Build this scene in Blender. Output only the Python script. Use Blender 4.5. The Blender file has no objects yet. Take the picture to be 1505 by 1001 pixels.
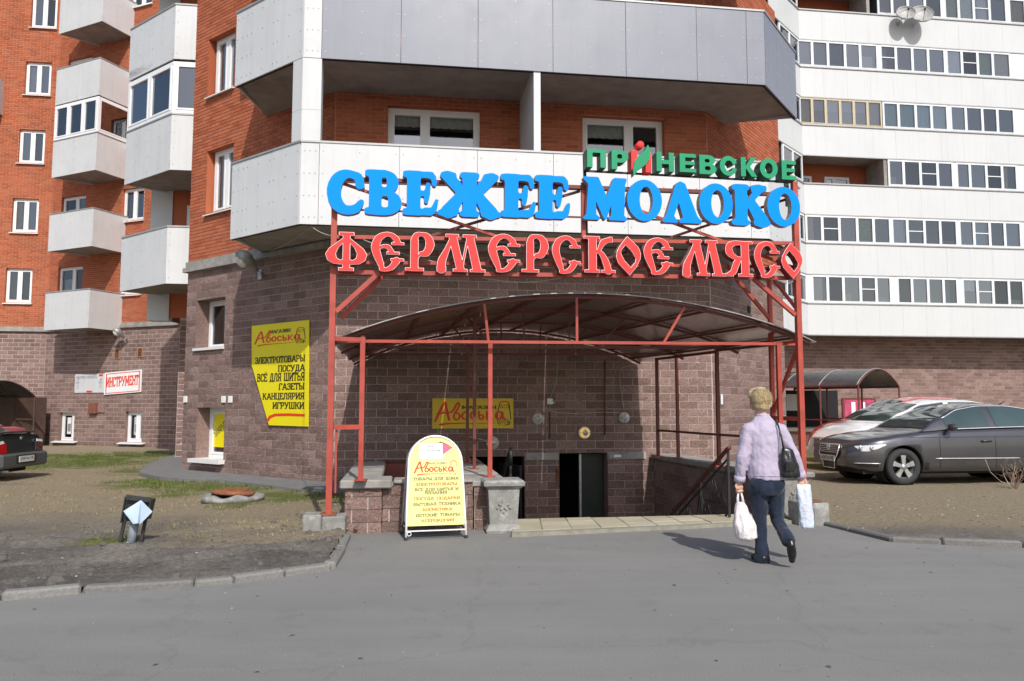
import bpy, bmesh, math, random
import numpy as np
from mathutils import Vector, Matrix
from mathutils.geometry import tessellate_polygon

# ------------------------------------------------------------------ scene, camera, light
SC = bpy.context.scene
COL = SC.collection
FPX, CAM_H, HZ = 1150.0, 1.5, 598.0
TILT = math.atan((HZ - 500.5) / FPX)
cam_d = bpy.data.cameras.new('camera'); cam = bpy.data.objects.new('camera', cam_d); COL.objects.link(cam)
cam_d.sensor_fit = 'HORIZONTAL'; cam_d.sensor_width = 36.0; cam_d.lens = FPX / 1505.0 * 36.0
cam_d.clip_start = 0.05; cam_d.clip_end = 2000
cam.location = (0, 0, CAM_H); cam.rotation_euler = (math.radians(90) + TILT, 0, 0)
SC.camera = cam

SUN_EL, SUN_AZ = math.radians(42.0), math.radians(162.5)       # azimuth clockwise from +Y
W = bpy.data.worlds.new('World'); SC.world = W; W.use_nodes = True
wn = W.node_tree.nodes; wl = W.node_tree.links; wn.clear()
wo = wn.new('ShaderNodeOutputWorld'); wb = wn.new('ShaderNodeBackground'); ws = wn.new('ShaderNodeTexSky')
ws.sky_type = 'NISHITA'; ws.sun_disc = False; ws.sun_elevation = SUN_EL; ws.sun_rotation = SUN_AZ
ws.air_density = 1.0; ws.dust_density = 2.0; ws.ozone_density = 1.0
wb.inputs[1].default_value = 0.15
wl.new(ws.outputs[0], wb.inputs[0]); wl.new(wb.outputs[0], wo.inputs[0])
sd = bpy.data.lights.new('sun', 'SUN'); sd.energy = 4.1; sd.angle = math.radians(0.55); sd.color = (1.0, 0.965, 0.91)
sun = bpy.data.objects.new('sun', sd); COL.objects.link(sun)
tosun = Vector((math.sin(SUN_AZ) * math.cos(SUN_EL), math.cos(SUN_AZ) * math.cos(SUN_EL), math.sin(SUN_EL)))
sun.rotation_euler = tosun.to_track_quat('Z', 'Y').to_euler(); sun.location = (10, -20, 30)
SC.view_settings.view_transform = 'Standard'; SC.view_settings.look = 'None'
SC.view_settings.exposure = -0.06; SC.view_settings.gamma = 1.0; SC.view_settings.use_curve_mapping = False
SC.render.resolution_x = 1024; SC.render.resolution_y = 681
SC.render.engine = 'CYCLES'
SC.cycles.max_bounces = 6; SC.cycles.transparent_max_bounces = 12

rnd = random.Random(7)
# ------------------------------------------------------------------ surveying helpers (photograph measurements -> metres)
_ct, _st = math.cos(TILT), math.sin(TILT)
def ray(px, py):
    u = px - 752.5; v = -(py - 500.5)
    return (u, FPX * _ct - v * _st, FPX * _st + v * _ct)
def atz(px, py, z):
    r = ray(px, py); k = (z - CAM_H) / r[2]
    return (r[0] * k, r[1] * k, z)
def project(p):
    x, y, z = p[0], p[1], p[2] - CAM_H
    d = y * _ct + z * _st; v = -y * _st + z * _ct
    return 752.5 + FPX * x / d, 500.5 - FPX * v / d, d

class Frame:
    """A vertical plane: u runs to the right along it, d outwards (towards the street), z up."""
    def __init__(s, x, y, deg):
        a = math.radians(deg); s.o = (x, y); s.deg = deg; s.a = a
        s.t = (math.cos(a), math.sin(a)); s.n = (math.sin(a), -math.cos(a))
    def w(s, u, d, z):
        return (s.o[0] + u * s.t[0] + d * s.n[0], s.o[1] + u * s.t[1] + d * s.n[1], z)
    def uz(s, px, py, d=0.0):
        r = ray(px, py); ox = s.o[0] + d * s.n[0]; oy = s.o[1] + d * s.n[1]
        den = r[0] * s.n[0] + r[1] * s.n[1]
        k = (ox * s.n[0] + oy * s.n[1]) / den
        x, y = r[0] * k, r[1] * k
        return ((x - s.o[0]) * s.t[0] + (y - s.o[1]) * s.t[1], CAM_H + r[2] * k)
    def u(s, px, py, d=0.0): return s.uz(px, py, d)[0]
    def z(s, px, py, d=0.0): return s.uz(px, py, d)[1]
    def shift(s, u, d):
        p = s.w(u, d, 0); return Frame(p[0], p[1], s.deg)

# ------------------------------------------------------------------ object helpers
def tag(o, label=None, cat=None, group=None, kind=None):
    if label: o['label'] = label
    if cat: o['category'] = cat
    if group: o['group'] = group
    if kind: o['kind'] = kind
    return o
def thing(name, label, cat, loc=(0, 0, 0), group=None, kind=None, rz=0.0):
    o = bpy.data.objects.new(name, None); COL.objects.link(o)
    o.empty_display_size = 0.2; o.location = loc; o.rotation_euler = (0, 0, rz)
    return tag(o, label, cat, group, kind)
def put(o, parent):
    """parent keeping the world placement of already-world-space meshes"""
    if parent is not None:
        o.parent = parent
    return o
def rootinv(parent):
    m = Matrix.Identity(4); p = parent
    while p is not None:
        m = Matrix.LocRotScale(p.location, p.rotation_euler, p.scale) @ m; p = p.parent
    return m.inverted()

class MB:
    """collects shapes in world space (or local) and links them as one mesh object"""
    def __init__(s): s.v = []; s.f = []; s.m = []; s.sm = []
    def add(s, vs, fs, mi=0, smooth=False):
        b = len(s.v); s.v.extend(vs)
        for f in fs: s.f.append([b + i for i in f]); s.m.append(mi); s.sm.append(smooth)
    def quad(s, a, b, c, d, mi=0): s.add([a, b, c, d], [(0, 1, 2, 3)], mi)
    def hexa(s, p, mi=0):
        """p: 8 points, bottom ring 0-3 then top ring 4-7"""
        s.add(p, [(3, 2, 1, 0), (4, 5, 6, 7), (0, 1, 5, 4), (1, 2, 6, 5), (2, 3, 7, 6), (3, 0, 4, 7)], mi)
    def fbox(s, F, u0, u1, d0, d1, z0, z1, mi=0, bev=0.0):
        """box in a wall frame (d1 > d0 outwards)"""
        if bev <= 0:
            s.hexa([F.w(u0, d1, z0), F.w(u1, d1, z0), F.w(u1, d0, z0), F.w(u0, d0, z0),
                    F.w(u0, d1, z1), F.w(u1, d1, z1), F.w(u1, d0, z1), F.w(u0, d0, z1)], mi)
        else:
            s.chbox(lambda x, y, z: F.w(x, -y, z), u0, u1, -d1, -d0, z0, z1, bev, mi)
    def chbox(s, T, x0, x1, y0, y1, z0, z1, b, mi=0):
        bm = bmesh.new()
        bmesh.ops.create_cube(bm, size=1)
        for v in bm.verts:
            v.co = Vector((x0 + (v.co.x + .5) * (x1 - x0), y0 + (v.co.y + .5) * (y1 - y0), z0 + (v.co.z + .5) * (z1 - z0)))
        b = min(b, abs(x1 - x0) * .45, abs(y1 - y0) * .45, abs(z1 - z0) * .45)
        bmesh.ops.bevel(bm, geom=bm.edges[:], offset=b, segments=1, affect='EDGES')
        bm.verts.index_update()
        s.add([T(*v.co) for v in bm.verts], [[v.index for v in f.verts] for f in bm.faces], mi)
        bm.free()
    def box(s, x0, x1, y0, y1, z0, z1, mi=0, bev=0.0):
        if bev > 0: s.chbox(lambda x, y, z: (x, y, z), x0, x1, y0, y1, z0, z1, bev, mi)
        else: s.hexa([(x0, y0, z0), (x1, y0, z0), (x1, y1, z0), (x0, y1, z0), (x0, y0, z1), (x1, y0, z1), (x1, y1, z1), (x0, y1, z1)], mi)
    def bar(s, a, b, w=0.05, h=None, mi=0, up=(0, 0, 1)):
        """rectangular bar from a to b"""
        h = h or w
        a = Vector(a); b = Vector(b); t = (b - a).normalized(); up = Vector(up)
        if abs(t.dot(up)) > .95: up = Vector((0, 1, 0))
        r = t.cross(up).normalized(); q = r.cross(t).normalized()
        r = r * (w / 2); q = q * (h / 2)
        s.hexa([tuple(a - r - q), tuple(a + r - q), tuple(b + r - q), tuple(b - r - q),
                tuple(a - r + q), tuple(a + r + q), tuple(b + r + q), tuple(b - r + q)], mi)
    def tube(s, pts, r, n=8, mi=0, cap=True):
        pts = [Vector(p) for p in pts]; rs = r if isinstance(r, (list, tuple)) else [r] * len(pts)
        vs = []; fs = []; prev = None
        for i, p in enumerate(pts):
            t = (pts[min(i + 1, len(pts) - 1)] - pts[max(i - 1, 0)])
            if t.length < 1e-9: t = Vector((0, 0, 1))
            t.normalize()
            if prev is None:
                x = t.orthogonal().normalized()
            else:
                x = (prev - t * prev.dot(t)).normalized()
            prev = x; y = t.cross(x)
            for k in range(n):
                a = 2 * math.pi * k / n
                vs.append(tuple(p + (x * math.cos(a) + y * math.sin(a)) * rs[i]))
        for i in range(len(pts) - 1):
            for k in range(n):
                a = i * n + k; b = i * n + (k + 1) % n
                fs.append((a, b, b + n, a + n))
        if cap:
            fs.append(tuple(range(n - 1, -1, -1))); fs.append(tuple(range((len(pts) - 1) * n, len(pts) * n)))
        s.add(vs, fs, mi, True)
    def lathe(s, prof, T=lambda x, y, z: (x, y, z), n=24, mi=0, smooth=True, caps=True):
        """prof: list of (r, h); axis local z, T maps to world"""
        vs = []; fs = []
        for r, h in prof:
            for k in range(n):
                a = 2 * math.pi * k / n; vs.append(T(r * math.cos(a), r * math.sin(a), h))
        for i in range(len(prof) - 1):
            for k in range(n):
                a = i * n + k; b = i * n + (k + 1) % n; fs.append((a, b, b + n, a + n))
        if caps and prof[0][0] > 1e-6: fs.append(tuple(range(n - 1, -1, -1)))
        if caps and prof[-1][0] > 1e-6: fs.append(tuple(range((len(prof) - 1) * n, len(prof) * n)))
        s.add(vs, fs, mi, smooth)
    def prism(s, poly, T, h0, h1, mi=0, caps=True, mside=None):
        """poly: 2D outline; T(x, y, h) -> world"""
        n = len(poly)
        vs = [T(x, y, h0) for x, y in poly] + [T(x, y, h1) for x, y in poly]
        s.add(vs, [(i, (i + 1) % n, n + (i + 1) % n, n + i) for i in range(n)], mi if mside is None else mside)
        if caps:
            tr = tessellate_polygon([[Vector((x, y, 0)) for x, y in poly]])
            s.add([T(x, y, h1) for x, y in poly], [tuple(t) for t in tr], mi)
            s.add([T(x, y, h0) for x, y in poly], [tuple(reversed(t)) for t in tr], mi)
    def grid(s, fn, nu, nv, mi=0, smooth=True):
        vs = [fn(i / nu, j / nv) for j in range(nv + 1) for i in range(nu + 1)]
        fs = [(j * (nu + 1) + i, j * (nu + 1) + i + 1, (j + 1) * (nu + 1) + i + 1, (j + 1) * (nu + 1) + i) for j in range(nv) for i in range(nu)]
        s.add(vs, fs, mi, smooth)
    def mesh(s, name, mats, inv=None):
        me = bpy.data.meshes.new(name)
        vs = s.v if inv is None else [tuple(inv @ Vector(v)) for v in s.v]
        me.from_pydata(vs, [], s.f)
        for m in (mats if isinstance(mats, (list, tuple)) else [mats]): me.materials.append(m)
        me.polygons.foreach_set('material_index', s.m); me.polygons.foreach_set('use_smooth', s.sm)
        me.validate(); me.update()
        return me
    def build(s, name, mats, parent=None, local=False, fixn=True):
        inv = None if (parent is None or local) else rootinv(parent)
        me = s.mesh(name, mats, inv)
        if fixn:
            bm = bmesh.new(); bm.from_mesh(me); bmesh.ops.recalc_face_normals(bm, faces=bm.faces); bm.to_mesh(me); bm.free()
        o = bpy.data.objects.new(name, me); COL.objects.link(o)
        if parent is not None: o.parent = parent
        return o

# ------------------------------------------------------------------ materials
def new_mat(name):
    m = bpy.data.materials.new(name); m.use_nodes = True
    nt = m.node_tree; return m, nt, nt.nodes['Principled BSDF']
def C4(c): return (c[0], c[1], c[2], 1)
def ramp(nt, stops):
    r = nt.nodes.new('ShaderNodeValToRGB'); e = r.color_ramp.elements
    e[0].position = stops[0][0]; e[0].color = C4(stops[0][1]); e[1].position = stops[-1][0]; e[1].color = C4(stops[-1][1])
    for p, c in stops[1:-1]:
        q = e.new(p); q.color = C4(c)
    return r
def noise(nt, scale, detail=4, rough=.55, obj=True, vec=None):
    n = nt.nodes.new('ShaderNodeTexNoise'); n.inputs['Scale'].default_value = scale
    n.inputs['Detail'].default_value = detail; n.inputs['Roughness'].default_value = rough
    if vec is None:
        g = nt.nodes.new('ShaderNodeNewGeometry'); nt.links.new(g.outputs['Position'], n.inputs['Vector'])
    else: nt.links.new(vec, n.inputs['Vector'])
    return n
def mixc(nt, fac, a, b, mode='MIX'):
    x = nt.nodes.new('ShaderNodeMix'); x.data_type = 'RGBA'; x.blend_type = mode
    for sock, val in ((x.inputs[0], fac), (x.inputs[6], a), (x.inputs[7], b)):
        if isinstance(val, (int, float)): sock.default_value = val
        elif isinstance(val, tuple): sock.default_value = C4(val)
        else: nt.links.new(val, sock)
    return x.outputs[2]
def math_n(nt, op, a, b=None):
    x = nt.nodes.new('ShaderNodeMath'); x.operation = op
    for i, v in enumerate((a, b)):
        if v is None: continue
        if isinstance(v, (int, float)): x.inputs[i].default_value = v
        else: nt.links.new(v, x.inputs[i])
    return x.outputs[0]
def bump(nt, bs, hsock, strength=.3, dist=.01):
    b = nt.nodes.new('ShaderNodeBump'); b.inputs['Strength'].default_value = strength; b.inputs['Distance'].default_value = dist
    nt.links.new(hsock, b.inputs['Height']); nt.links.new(b.outputs[0], bs.inputs['Normal'])
def plain(name, col, rough=.6, var=.12, scale=6.0, metal=0.0, bumpy=0.0, bscale=60.0, spec=None, dirt=None, dscale=1.2, coat=0.0, streak=0.0):
    m, nt, b = new_mat(name)
    n = noise(nt, scale, 5)
    lo = tuple(c * (1 - var) for c in col); hi = tuple(min(1, c * (1 + var)) for c in col)
    r = ramp(nt, [(.3, lo), (.7, hi)]); nt.links.new(n.outputs[0], r.inputs[0]); c = r.outputs[0]
    if dirt:
        n2 = noise(nt, dscale, 8, .7); r2 = ramp(nt, [(.5, (0, 0, 0)), (.72, (1, 1, 1))]); nt.links.new(n2.outputs[0], r2.inputs[0])
        c = mixc(nt, math_n(nt, 'MULTIPLY', r2.outputs[0], dirt[1]), c, dirt[0])
    if streak:
        g = nt.nodes.new('ShaderNodeNewGeometry'); mp = nt.nodes.new('ShaderNodeMapping'); mp.inputs['Scale'].default_value = (7, 7, .45); nt.links.new(g.outputs['Position'], mp.inputs['Vector'])
        n5 = noise(nt, 1.0, 6, .7, vec=mp.outputs[0]); r5 = ramp(nt, [(.50, (1, 1, 1)), (.74, (1 - streak, 1 - streak * 1.02, 1 - streak * 1.08))]); nt.links.new(n5.outputs[0], r5.inputs[0]); c = mixc(nt, 1.0, c, r5.outputs[0], 'MULTIPLY')
    nt.links.new(c, b.inputs['Base Color'])
    rr = ramp(nt, [(.3, (max(0, rough - .08),) * 3), (.7, (min(1, rough + .08),) * 3)]); nt.links.new(n.outputs[0], rr.inputs[0]); nt.links.new(rr.outputs[0], b.inputs['Roughness'])
    b.inputs['Metallic'].default_value = metal
    if spec is not None: b.inputs['Specular IOR Level'].default_value = spec
    if coat: b.inputs['Coat Weight'].default_value = coat; b.inputs['Coat Roughness'].default_value = .04
    if bumpy > 0:
        nb = noise(nt, bscale, 6, .65); bump(nt, b, nb.outputs[0], bumpy, .01)
    return m
def block_mat(name, stops, rough=.9, bumpy=.95, bscale=32, stain=None, grain=.55):
    """masonry unit: each block its own tone"""
    m, nt, b = new_mat(name)
    g = nt.nodes.new('ShaderNodeNewGeometry'); oi = nt.nodes.new('ShaderNodeObjectInfo')
    f = math_n(nt, 'FRACT', math_n(nt, 'ADD', g.outputs['Random Per Island'], oi.outputs['Random']))
    r = ramp(nt, stops); nt.links.new(f, r.inputs[0])
    n = noise(nt, 38, 6, .7); r2 = ramp(nt, [(.3, (1 - grain,) * 3), (.7, (1 + grain * .6,) * 3)]); nt.links.new(n.outputs[0], r2.inputs[0])
    c = mixc(nt, 1.0, r.outputs[0], r2.outputs[0], 'MULTIPLY')
    n3 = noise(nt, .7, 7, .68)
    r3 = ramp(nt, [(.34, (1.07, 1.07, 1.07)), (.5, (1, 1, 1)), (.72, (.80, .79, .77))]); nt.links.new(n3.outputs[0], r3.inputs[0])
    c = mixc(nt, 1.0, c, r3.outputs[0], 'MULTIPLY')
    nt.links.new(c, b.inputs['Base Color']); b.inputs['Roughness'].default_value = rough; b.inputs['Specular IOR Level'].default_value = .25
    nb = noise(nt, bscale, 8, .72); bump(nt, b, nb.outputs[0], bumpy, .03)
    return m

M = {}
M['stone'] = block_mat('split_face_stone', [(0, (.215, .143, .122)), (.35, (.26, .172, .150)), (.7, (.295, .198, .174)), (1, (.345, .236, .210))])
M['mortar'] = plain('pale_mortar', (.46, .38, .35), .95, .2, 30, bumpy=.4)
M['brick'] = block_mat('orange_brick', [(0, (.35, .098, .046)), (.4, (.43, .128, .062)), (.8, (.48, .152, .076)), (1, (.37, .122, .076))], .85, .25, 60, grain=.15)
M['brick_mortar'] = plain('brick_mortar', (.55, .28, .18), .95, .2, 25)
M['concrete'] = plain('weathered_concrete', (.30, .285, .262), .9, .22, 5, bumpy=.5, bscale=40, dirt=((.14, .13, .115), .75), dscale=3)
M['soffit'] = plain('concrete_soffit', (.30, .275, .25), .9, .18, 3, bumpy=.3, bscale=25, dirt=((.15, .13, .11), .7), dscale=1.1)
M['panel'] = plain('white_cladding_panel', (.585, .595, .605), .55, .03, 1.5, dirt=((.48, .48, .47), .35), dscale=.9, streak=.09)
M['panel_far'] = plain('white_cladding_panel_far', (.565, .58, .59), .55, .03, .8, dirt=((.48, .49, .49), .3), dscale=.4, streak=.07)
M['panel_grey'] = plain('lavender_grey_panel', (.225, .235, .28), .42, .03, 2, dirt=((.18, .19, .22), .3), dscale=1.2, streak=.08)
M['panel_edge'] = plain('panel_edge_metal', (.38, .38, .38), .5, .1, 8, metal=.4)
M['rivet'] = plain('rivet_head', (.30, .29, .28), .5, .1, 8)
M['rivet_pale'] = plain('rivet_pale', (.5, .5, .56), .4, .1, 8)
M['pvc'] = plain('white_window_plastic', (.80, .81, .82), .35, .03, 3)
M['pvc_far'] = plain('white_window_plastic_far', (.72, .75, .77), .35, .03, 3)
M['sill'] = plain('white_sill_metal', (.74, .73, .71), .5, .06, 6, dirt=((.45, .4, .35), .4), dscale=6)
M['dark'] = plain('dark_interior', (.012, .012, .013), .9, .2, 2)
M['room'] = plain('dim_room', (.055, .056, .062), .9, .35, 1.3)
M['curtain'] = plain('pale_curtain', (.62, .60, .55), .9, .12, 9)
M['beige'] = plain('beige_blind', (.52, .45, .32), .9, .06, 9)
M['teal'] = plain('teal_blind', (.42, .62, .62), .9, .05, 9)
M['greencurt'] = plain('green_curtain', (.42, .50, .28), .9, .2, 12)
M['ochre'] = plain('ochre_blind', (.48, .36, .13), .9, .1, 12)
M['redpaint'] = plain('red_oxide_paint', (.38, .058, .038), .5, .16, 5, dirt=((.20, .035, .025), .6), dscale=4)
M['redpaint_dark_shaded'] = plain('dark_and_shaded_red_paint', (.13, .028, .02), .55, .2, 6)  # red paint with canopy and letter shade painted in; also plain dark red parts
M['blackmetal'] = plain('black_wrought_iron', (.018, .018, .018), .5, .2, 8)
M['chrome'] = plain('chrome', (.75, .76, .78), .16, .05, 5, metal=1)
M['steel'] = plain('galvanised_steel', (.45, .46, .47), .4, .15, 9, metal=.7)
M['tin'] = plain('pale_blue_tin', (.55, .68, .84), .4, .08, 9, metal=.25)
M['rust'] = plain('rust', (.22, .085, .04), .9, .45, 14, bumpy=.7, bscale=50)
M['white'] = plain('white_paint', (.8, .8, .8), .5, .03, 5)
M['yellow'] = plain('yellow_banner', (.80, .68, .0), .45, .03, 2)
M['yellow_pale'] = plain('pale_yellow_board', (.83, .78, .28), .5, .03, 2)
M['yellow_deep'] = plain('deep_yellow_board', (.72, .50, .0), .45, .03, 2)
M['ink'] = plain('black_print', (.018, .016, .012), .6, .1, 5)
M['inkred'] = plain('red_print', (.70, .045, .01), .55, .05, 5)
M['inkbrown'] = plain('brown_print', (.42, .16, .05), .6, .05, 5)
M['inkolive'] = plain('olive_print', (.16, .15, .06), .6, .05, 5)
M['pink'] = plain('pink_arrow', (.80, .12, .25), .6, .05, 5)
M['greyprint'] = plain('grey_print', (.25, .25, .27), .7, .05, 5)
M['blueface'] = plain('blue_acrylic', (.0, .25, .98), .6, .01, 1, spec=.12)
M['letterside'] = plain('grey_letter_side', (.33, .29, .29), .5, .1, 4)
M['redface'] = plain('red_acrylic', (.86, .060, .055), .6, .01, 1, spec=.15)
M['redside'] = plain('dark_red_letter_side', (.20, .010, .012), .45, .1, 4)
M['greenface'] = plain('green_acrylic', (.0, .27, .115), .35, .02, 1)
M['greenside'] = plain('dark_green_letter_side', (.0, .085, .045), .45, .1, 4)
M['ventbrown'] = plain('vent_brown', (.35, .20, .12), .7, .2, 9)
M['rustbox'] = plain('brown_enamel', (.20, .075, .05), .6, .15, 6)
M['brownwall'] = plain('dark_brown_boarding', (.07, .04, .03), .8, .3, 5)
M['bumpergrey'] = plain('grey_bumper', (.07, .078, .08), .45, .1, 5)
M['cable'] = plain('pale_cable', (.45, .42, .36), .6, .1, 8)
M['rubber'] = plain('tyre_rubber', (.028, .028, .030), .8, .2, 20)
M['black'] = plain('black_plastic', (.015, .015, .016), .45, .2, 8)
M['alloy'] = plain('alloy_wheel', (.52, .53, .55), .3, .06, 6, metal=.75)
M['tile'] = block_mat('beige_paving_tile', [(0, (.36, .33, .24)), (.5, (.42, .385, .29)), (1, (.46, .43, .34))], .75, .15, 30, grain=.12)
M['kerb'] = block_mat('kerb_concrete', [(0, (.17, .165, .155)), (.5, (.21, .203, .19)), (1, (.25, .243, .23))], .9, .5, 30, grain=.25)

def glass_mat(name, tint=(.72, .78, .82), refl=.04):
    m = bpy.data.materials.new(name); m.use_nodes = True; nt = m.node_tree; nt.nodes.clear()
    o = nt.nodes.new('ShaderNodeOutputMaterial'); mx = nt.nodes.new('ShaderNodeMixShader')
    t = nt.nodes.new('ShaderNodeBsdfTransparent'); t.inputs[0].default_value = C4(tint)
    g = nt.nodes.new('ShaderNodeBsdfGlossy'); g.inputs['Roughness'].default_value = .03; g.inputs[0].default_value = (.95, .97, 1, 1)
    fr = nt.nodes.new('ShaderNodeFresnel'); fr.inputs[0].default_value = 1.5
    n = noise(nt, .9, 2); b = nt.nodes.new('ShaderNodeBump'); b.inputs['Strength'].default_value = .05; b.inputs['Distance'].default_value = .05
    nt.links.new(n.outputs[0], b.inputs['Height']); nt.links.new(b.outputs[0], g.inputs['Normal'])
    oi = nt.nodes.new('ShaderNodeObjectInfo')
    a = math_n(nt, 'ADD', math_n(nt, 'MULTIPLY', fr.outputs[0], 1.3), math_n(nt, 'ADD', math_n(nt, 'MULTIPLY', oi.outputs['Random'], .16), refl))
    a.node.use_clamp = True
    nt.links.new(a, mx.inputs[0]); nt.links.new(t.outputs[0], mx.inputs[1]); nt.links.new(g.outputs[0], mx.inputs[2]); nt.links.new(mx.outputs[0], o.inputs[0])
    return m
M['glass'] = glass_mat('window_glass')
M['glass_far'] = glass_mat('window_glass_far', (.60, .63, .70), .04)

# ------------------------------------------------------------------ masonry
class Masonry:
    """collects units for one thing; the largest 300 in the photo become objects, the rest one mesh"""
    def __init__(s, root, name, mat, front=(3, 2), jit=.012, stuff_name=None, limit=300):
        s.root = root; s.name = name; s.mat = mat; s.front = front; s.jit = jit; s.units = []; s.cache = {}; s.limit = limit
        s.stuff_name = stuff_name or name + 's'
    def wall(s, F, u0, u1, z0, z1, ops, pu, pz, joint, depth, d=0.0, off=0.0, big=False):
        row = 0; z = z0
        while z < z1 - .01:
            zt = min(z + pz, z1)
            if zt - z > joint * 2:
                st = (row % 2) * pu * .5 + off
                u = u0 - (st % pu)
                k = 0
                while u < u1 - .005:
                    a, b = max(u, u0), min(u + pu, u1)
                    if b - a > joint * 2.0:
                        rects = [(a + joint / 2, b - joint / 2, z + joint / 2, zt - joint / 2)]
                        for (a0, a1, b0, b1) in ops:
                            out = []
                            for (x0, x1, y0, y1) in rects:
                                if x1 <= a0 or x0 >= a1 or y1 <= b0 or y0 >= b1: out.append((x0, x1, y0, y1)); continue
                                if x0 < a0: out.append((x0, a0, y0, y1))
                                if x1 > a1: out.append((a1, x1, y0, y1))
                                xx0, xx1 = max(x0, a0), min(x1, a1)
                                if y0 < b0: out.append((xx0, xx1, y0, b0))
                                if y1 > b1: out.append((xx0, xx1, b1, y1))
                            rects = out
                        for (x0, x1, y0, y1) in rects:
                            if x1 - x0 > .02 and y1 - y0 > .015: s.units.append((F, x0, x1, y0, y1, depth, d))
                    u += pu
            z = zt; row += 1
    def unit_mesh(s, w, h, dep, mb, T, seed):
        """front face is rough; local x right, y back, z up, centred"""
        r = random.Random(seed); nx, nz = s.front
        if w < .12: nx = 1
        if h < .08: nz = 1
        e = min(.012, w * .1, h * .1) if nx * nz > 1 else 0.0
        vs = []; fs = []
        for j in range(nz + 1):
            for i in range(nx + 1):
                x = -w / 2 + w * i / nx; z = -h / 2 + h * j / nz
                edge = i in (0, nx) or j in (0, nz)
                y = -dep + (s.jit * .55 if edge and nx * nz > 1 else 0) + (r.uniform(-s.jit, s.jit) * (.5 if edge else 1.0))
                if not edge: x += r.uniform(-.2, .2) * w / nx; z += r.uniform(-.2, .2) * h / nz
                vs.append((x, y, z))
        for j in range(nz):
            for i in range(nx):
                a = j * (nx + 1) + i; fs.append((a, a + 1, a + nx + 2, a + nx + 1))
        ring = [i for i in range(nx + 1)] + [(j) * (nx + 1) + nx for j in range(1, nz + 1)] + [nz * (nx + 1) + i for i in range(nx - 1, -1, -1)] + [j * (nx + 1) for j in range(nz - 1, 0, -1)]
        b = len(vs)
        for i in ring: vs.append((vs[i][0], 0.0, vs[i][2]))
        n = len(ring)
        for k in range(n): fs.append((ring[(k + 1) % n], ring[k], b + k, b + (k + 1) % n))
        mb.add([T(*v) for v in vs], fs)
    def finish(s):
        def size(u):
            F, x0, x1, y0, y1, dep, d = u
            p = F.w((x0 + x1) / 2, d, (y0 + y1) / 2); q = project(p)
            a = project(F.w(x0, d, y0)); c = project(F.w(x1, d, y1))
            if q[2] < .3 or not (-20 < q[0] < 1525 and -20 < q[1] < 1020): return 0
            return abs((a[0] - c[0]) * (a[1] - c[1]))
        us = sorted(s.units, key=size, reverse=True)
        for i, (F, x0, x1, y0, y1, dep, d) in enumerate(us[:s.limit]):
            w = round(x1 - x0, 2); h = round(y1 - y0, 2) if y1 - y0 > .03 else round(y1 - y0, 3)
            key = (w, h, i % 7)
            if key not in s.cache:
                mb = MB(); s.unit_mesh(w, h, dep, mb, lambda x, y, z: (x, y, z), hash(key) & 0xffff)
                s.cache[key] = mb.mesh(s.name, s.mat)
            o = bpy.data.objects.new(s.name, s.cache[key]); COL.objects.link(o)
            p = F.w((x0 + x1) / 2, d, (y0 + y1) / 2)
            mw = Matrix.Translation(p) @ Matrix.Rotation(F.a, 4, 'Z')
            o.matrix_basis = rootinv(s.root) @ mw; o.parent = s.root
        rest = us[s.limit:]
        if rest:
            mb = MB()
            for i, (F, x0, x1, y0, y1, dep, d) in enumerate(rest):
                cx, cz = (x0 + x1) / 2, (y0 + y1) / 2
                s.unit_mesh(x1 - x0, y1 - y0, dep, mb, lambda x, y, z: F.w(cx + x, d - y, cz + z), i * 13 + 5)
            o = mb.build(s.stuff_name, s.mat, s.root, fixn=False); tag(o, kind='stuff')

def backing(mb, F, u0, u1, z0, z1, ops, d=0.0, thick=.3, mi=0, mr=0, close=False):
    """wall plane with rectangular openings and their reveals"""
    us = sorted(set([u0, u1] + [v for o in ops for v in o[:2] if u0 < v < u1])); zs = sorted(set([z0, z1] + [v for o in ops for v in o[2:4] if z0 < v < z1]))
    for i in range(len(us) - 1):
        for j in range(len(zs) - 1):
            cu, cz = (us[i] + us[i + 1]) / 2, (zs[j] + zs[j + 1]) / 2
            if any(o[0] < cu < o[1] and o[2] < cz < o[3] for o in ops): continue
            mb.quad(F.w(us[i], d, zs[j]), F.w(us[i + 1], d, zs[j]), F.w(us[i + 1], d, zs[j + 1]), F.w(us[i], d, zs[j + 1]), mi)
    for (a, b, c, e) in [o[:4] for o in ops]:
        q = d + .012
        mb.quad(F.w(a, q, c), F.w(a, d - thick, c), F.w(a, d - thick, e), F.w(a, q, e), mr)
        mb.quad(F.w(b, q, c), F.w(b, q, e), F.w(b, d - thick, e), F.w(b, d - thick, c), mr)
        mb.quad(F.w(a, q, e), F.w(a, d - thick, e), F.w(b, d - thick, e), F.w(b, q, e), mr)
        mb.quad(F.w(a, q, c), F.w(b, q, c), F.w(b, d - thick, c), F.w(a, d - thick, c), mr)

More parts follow.
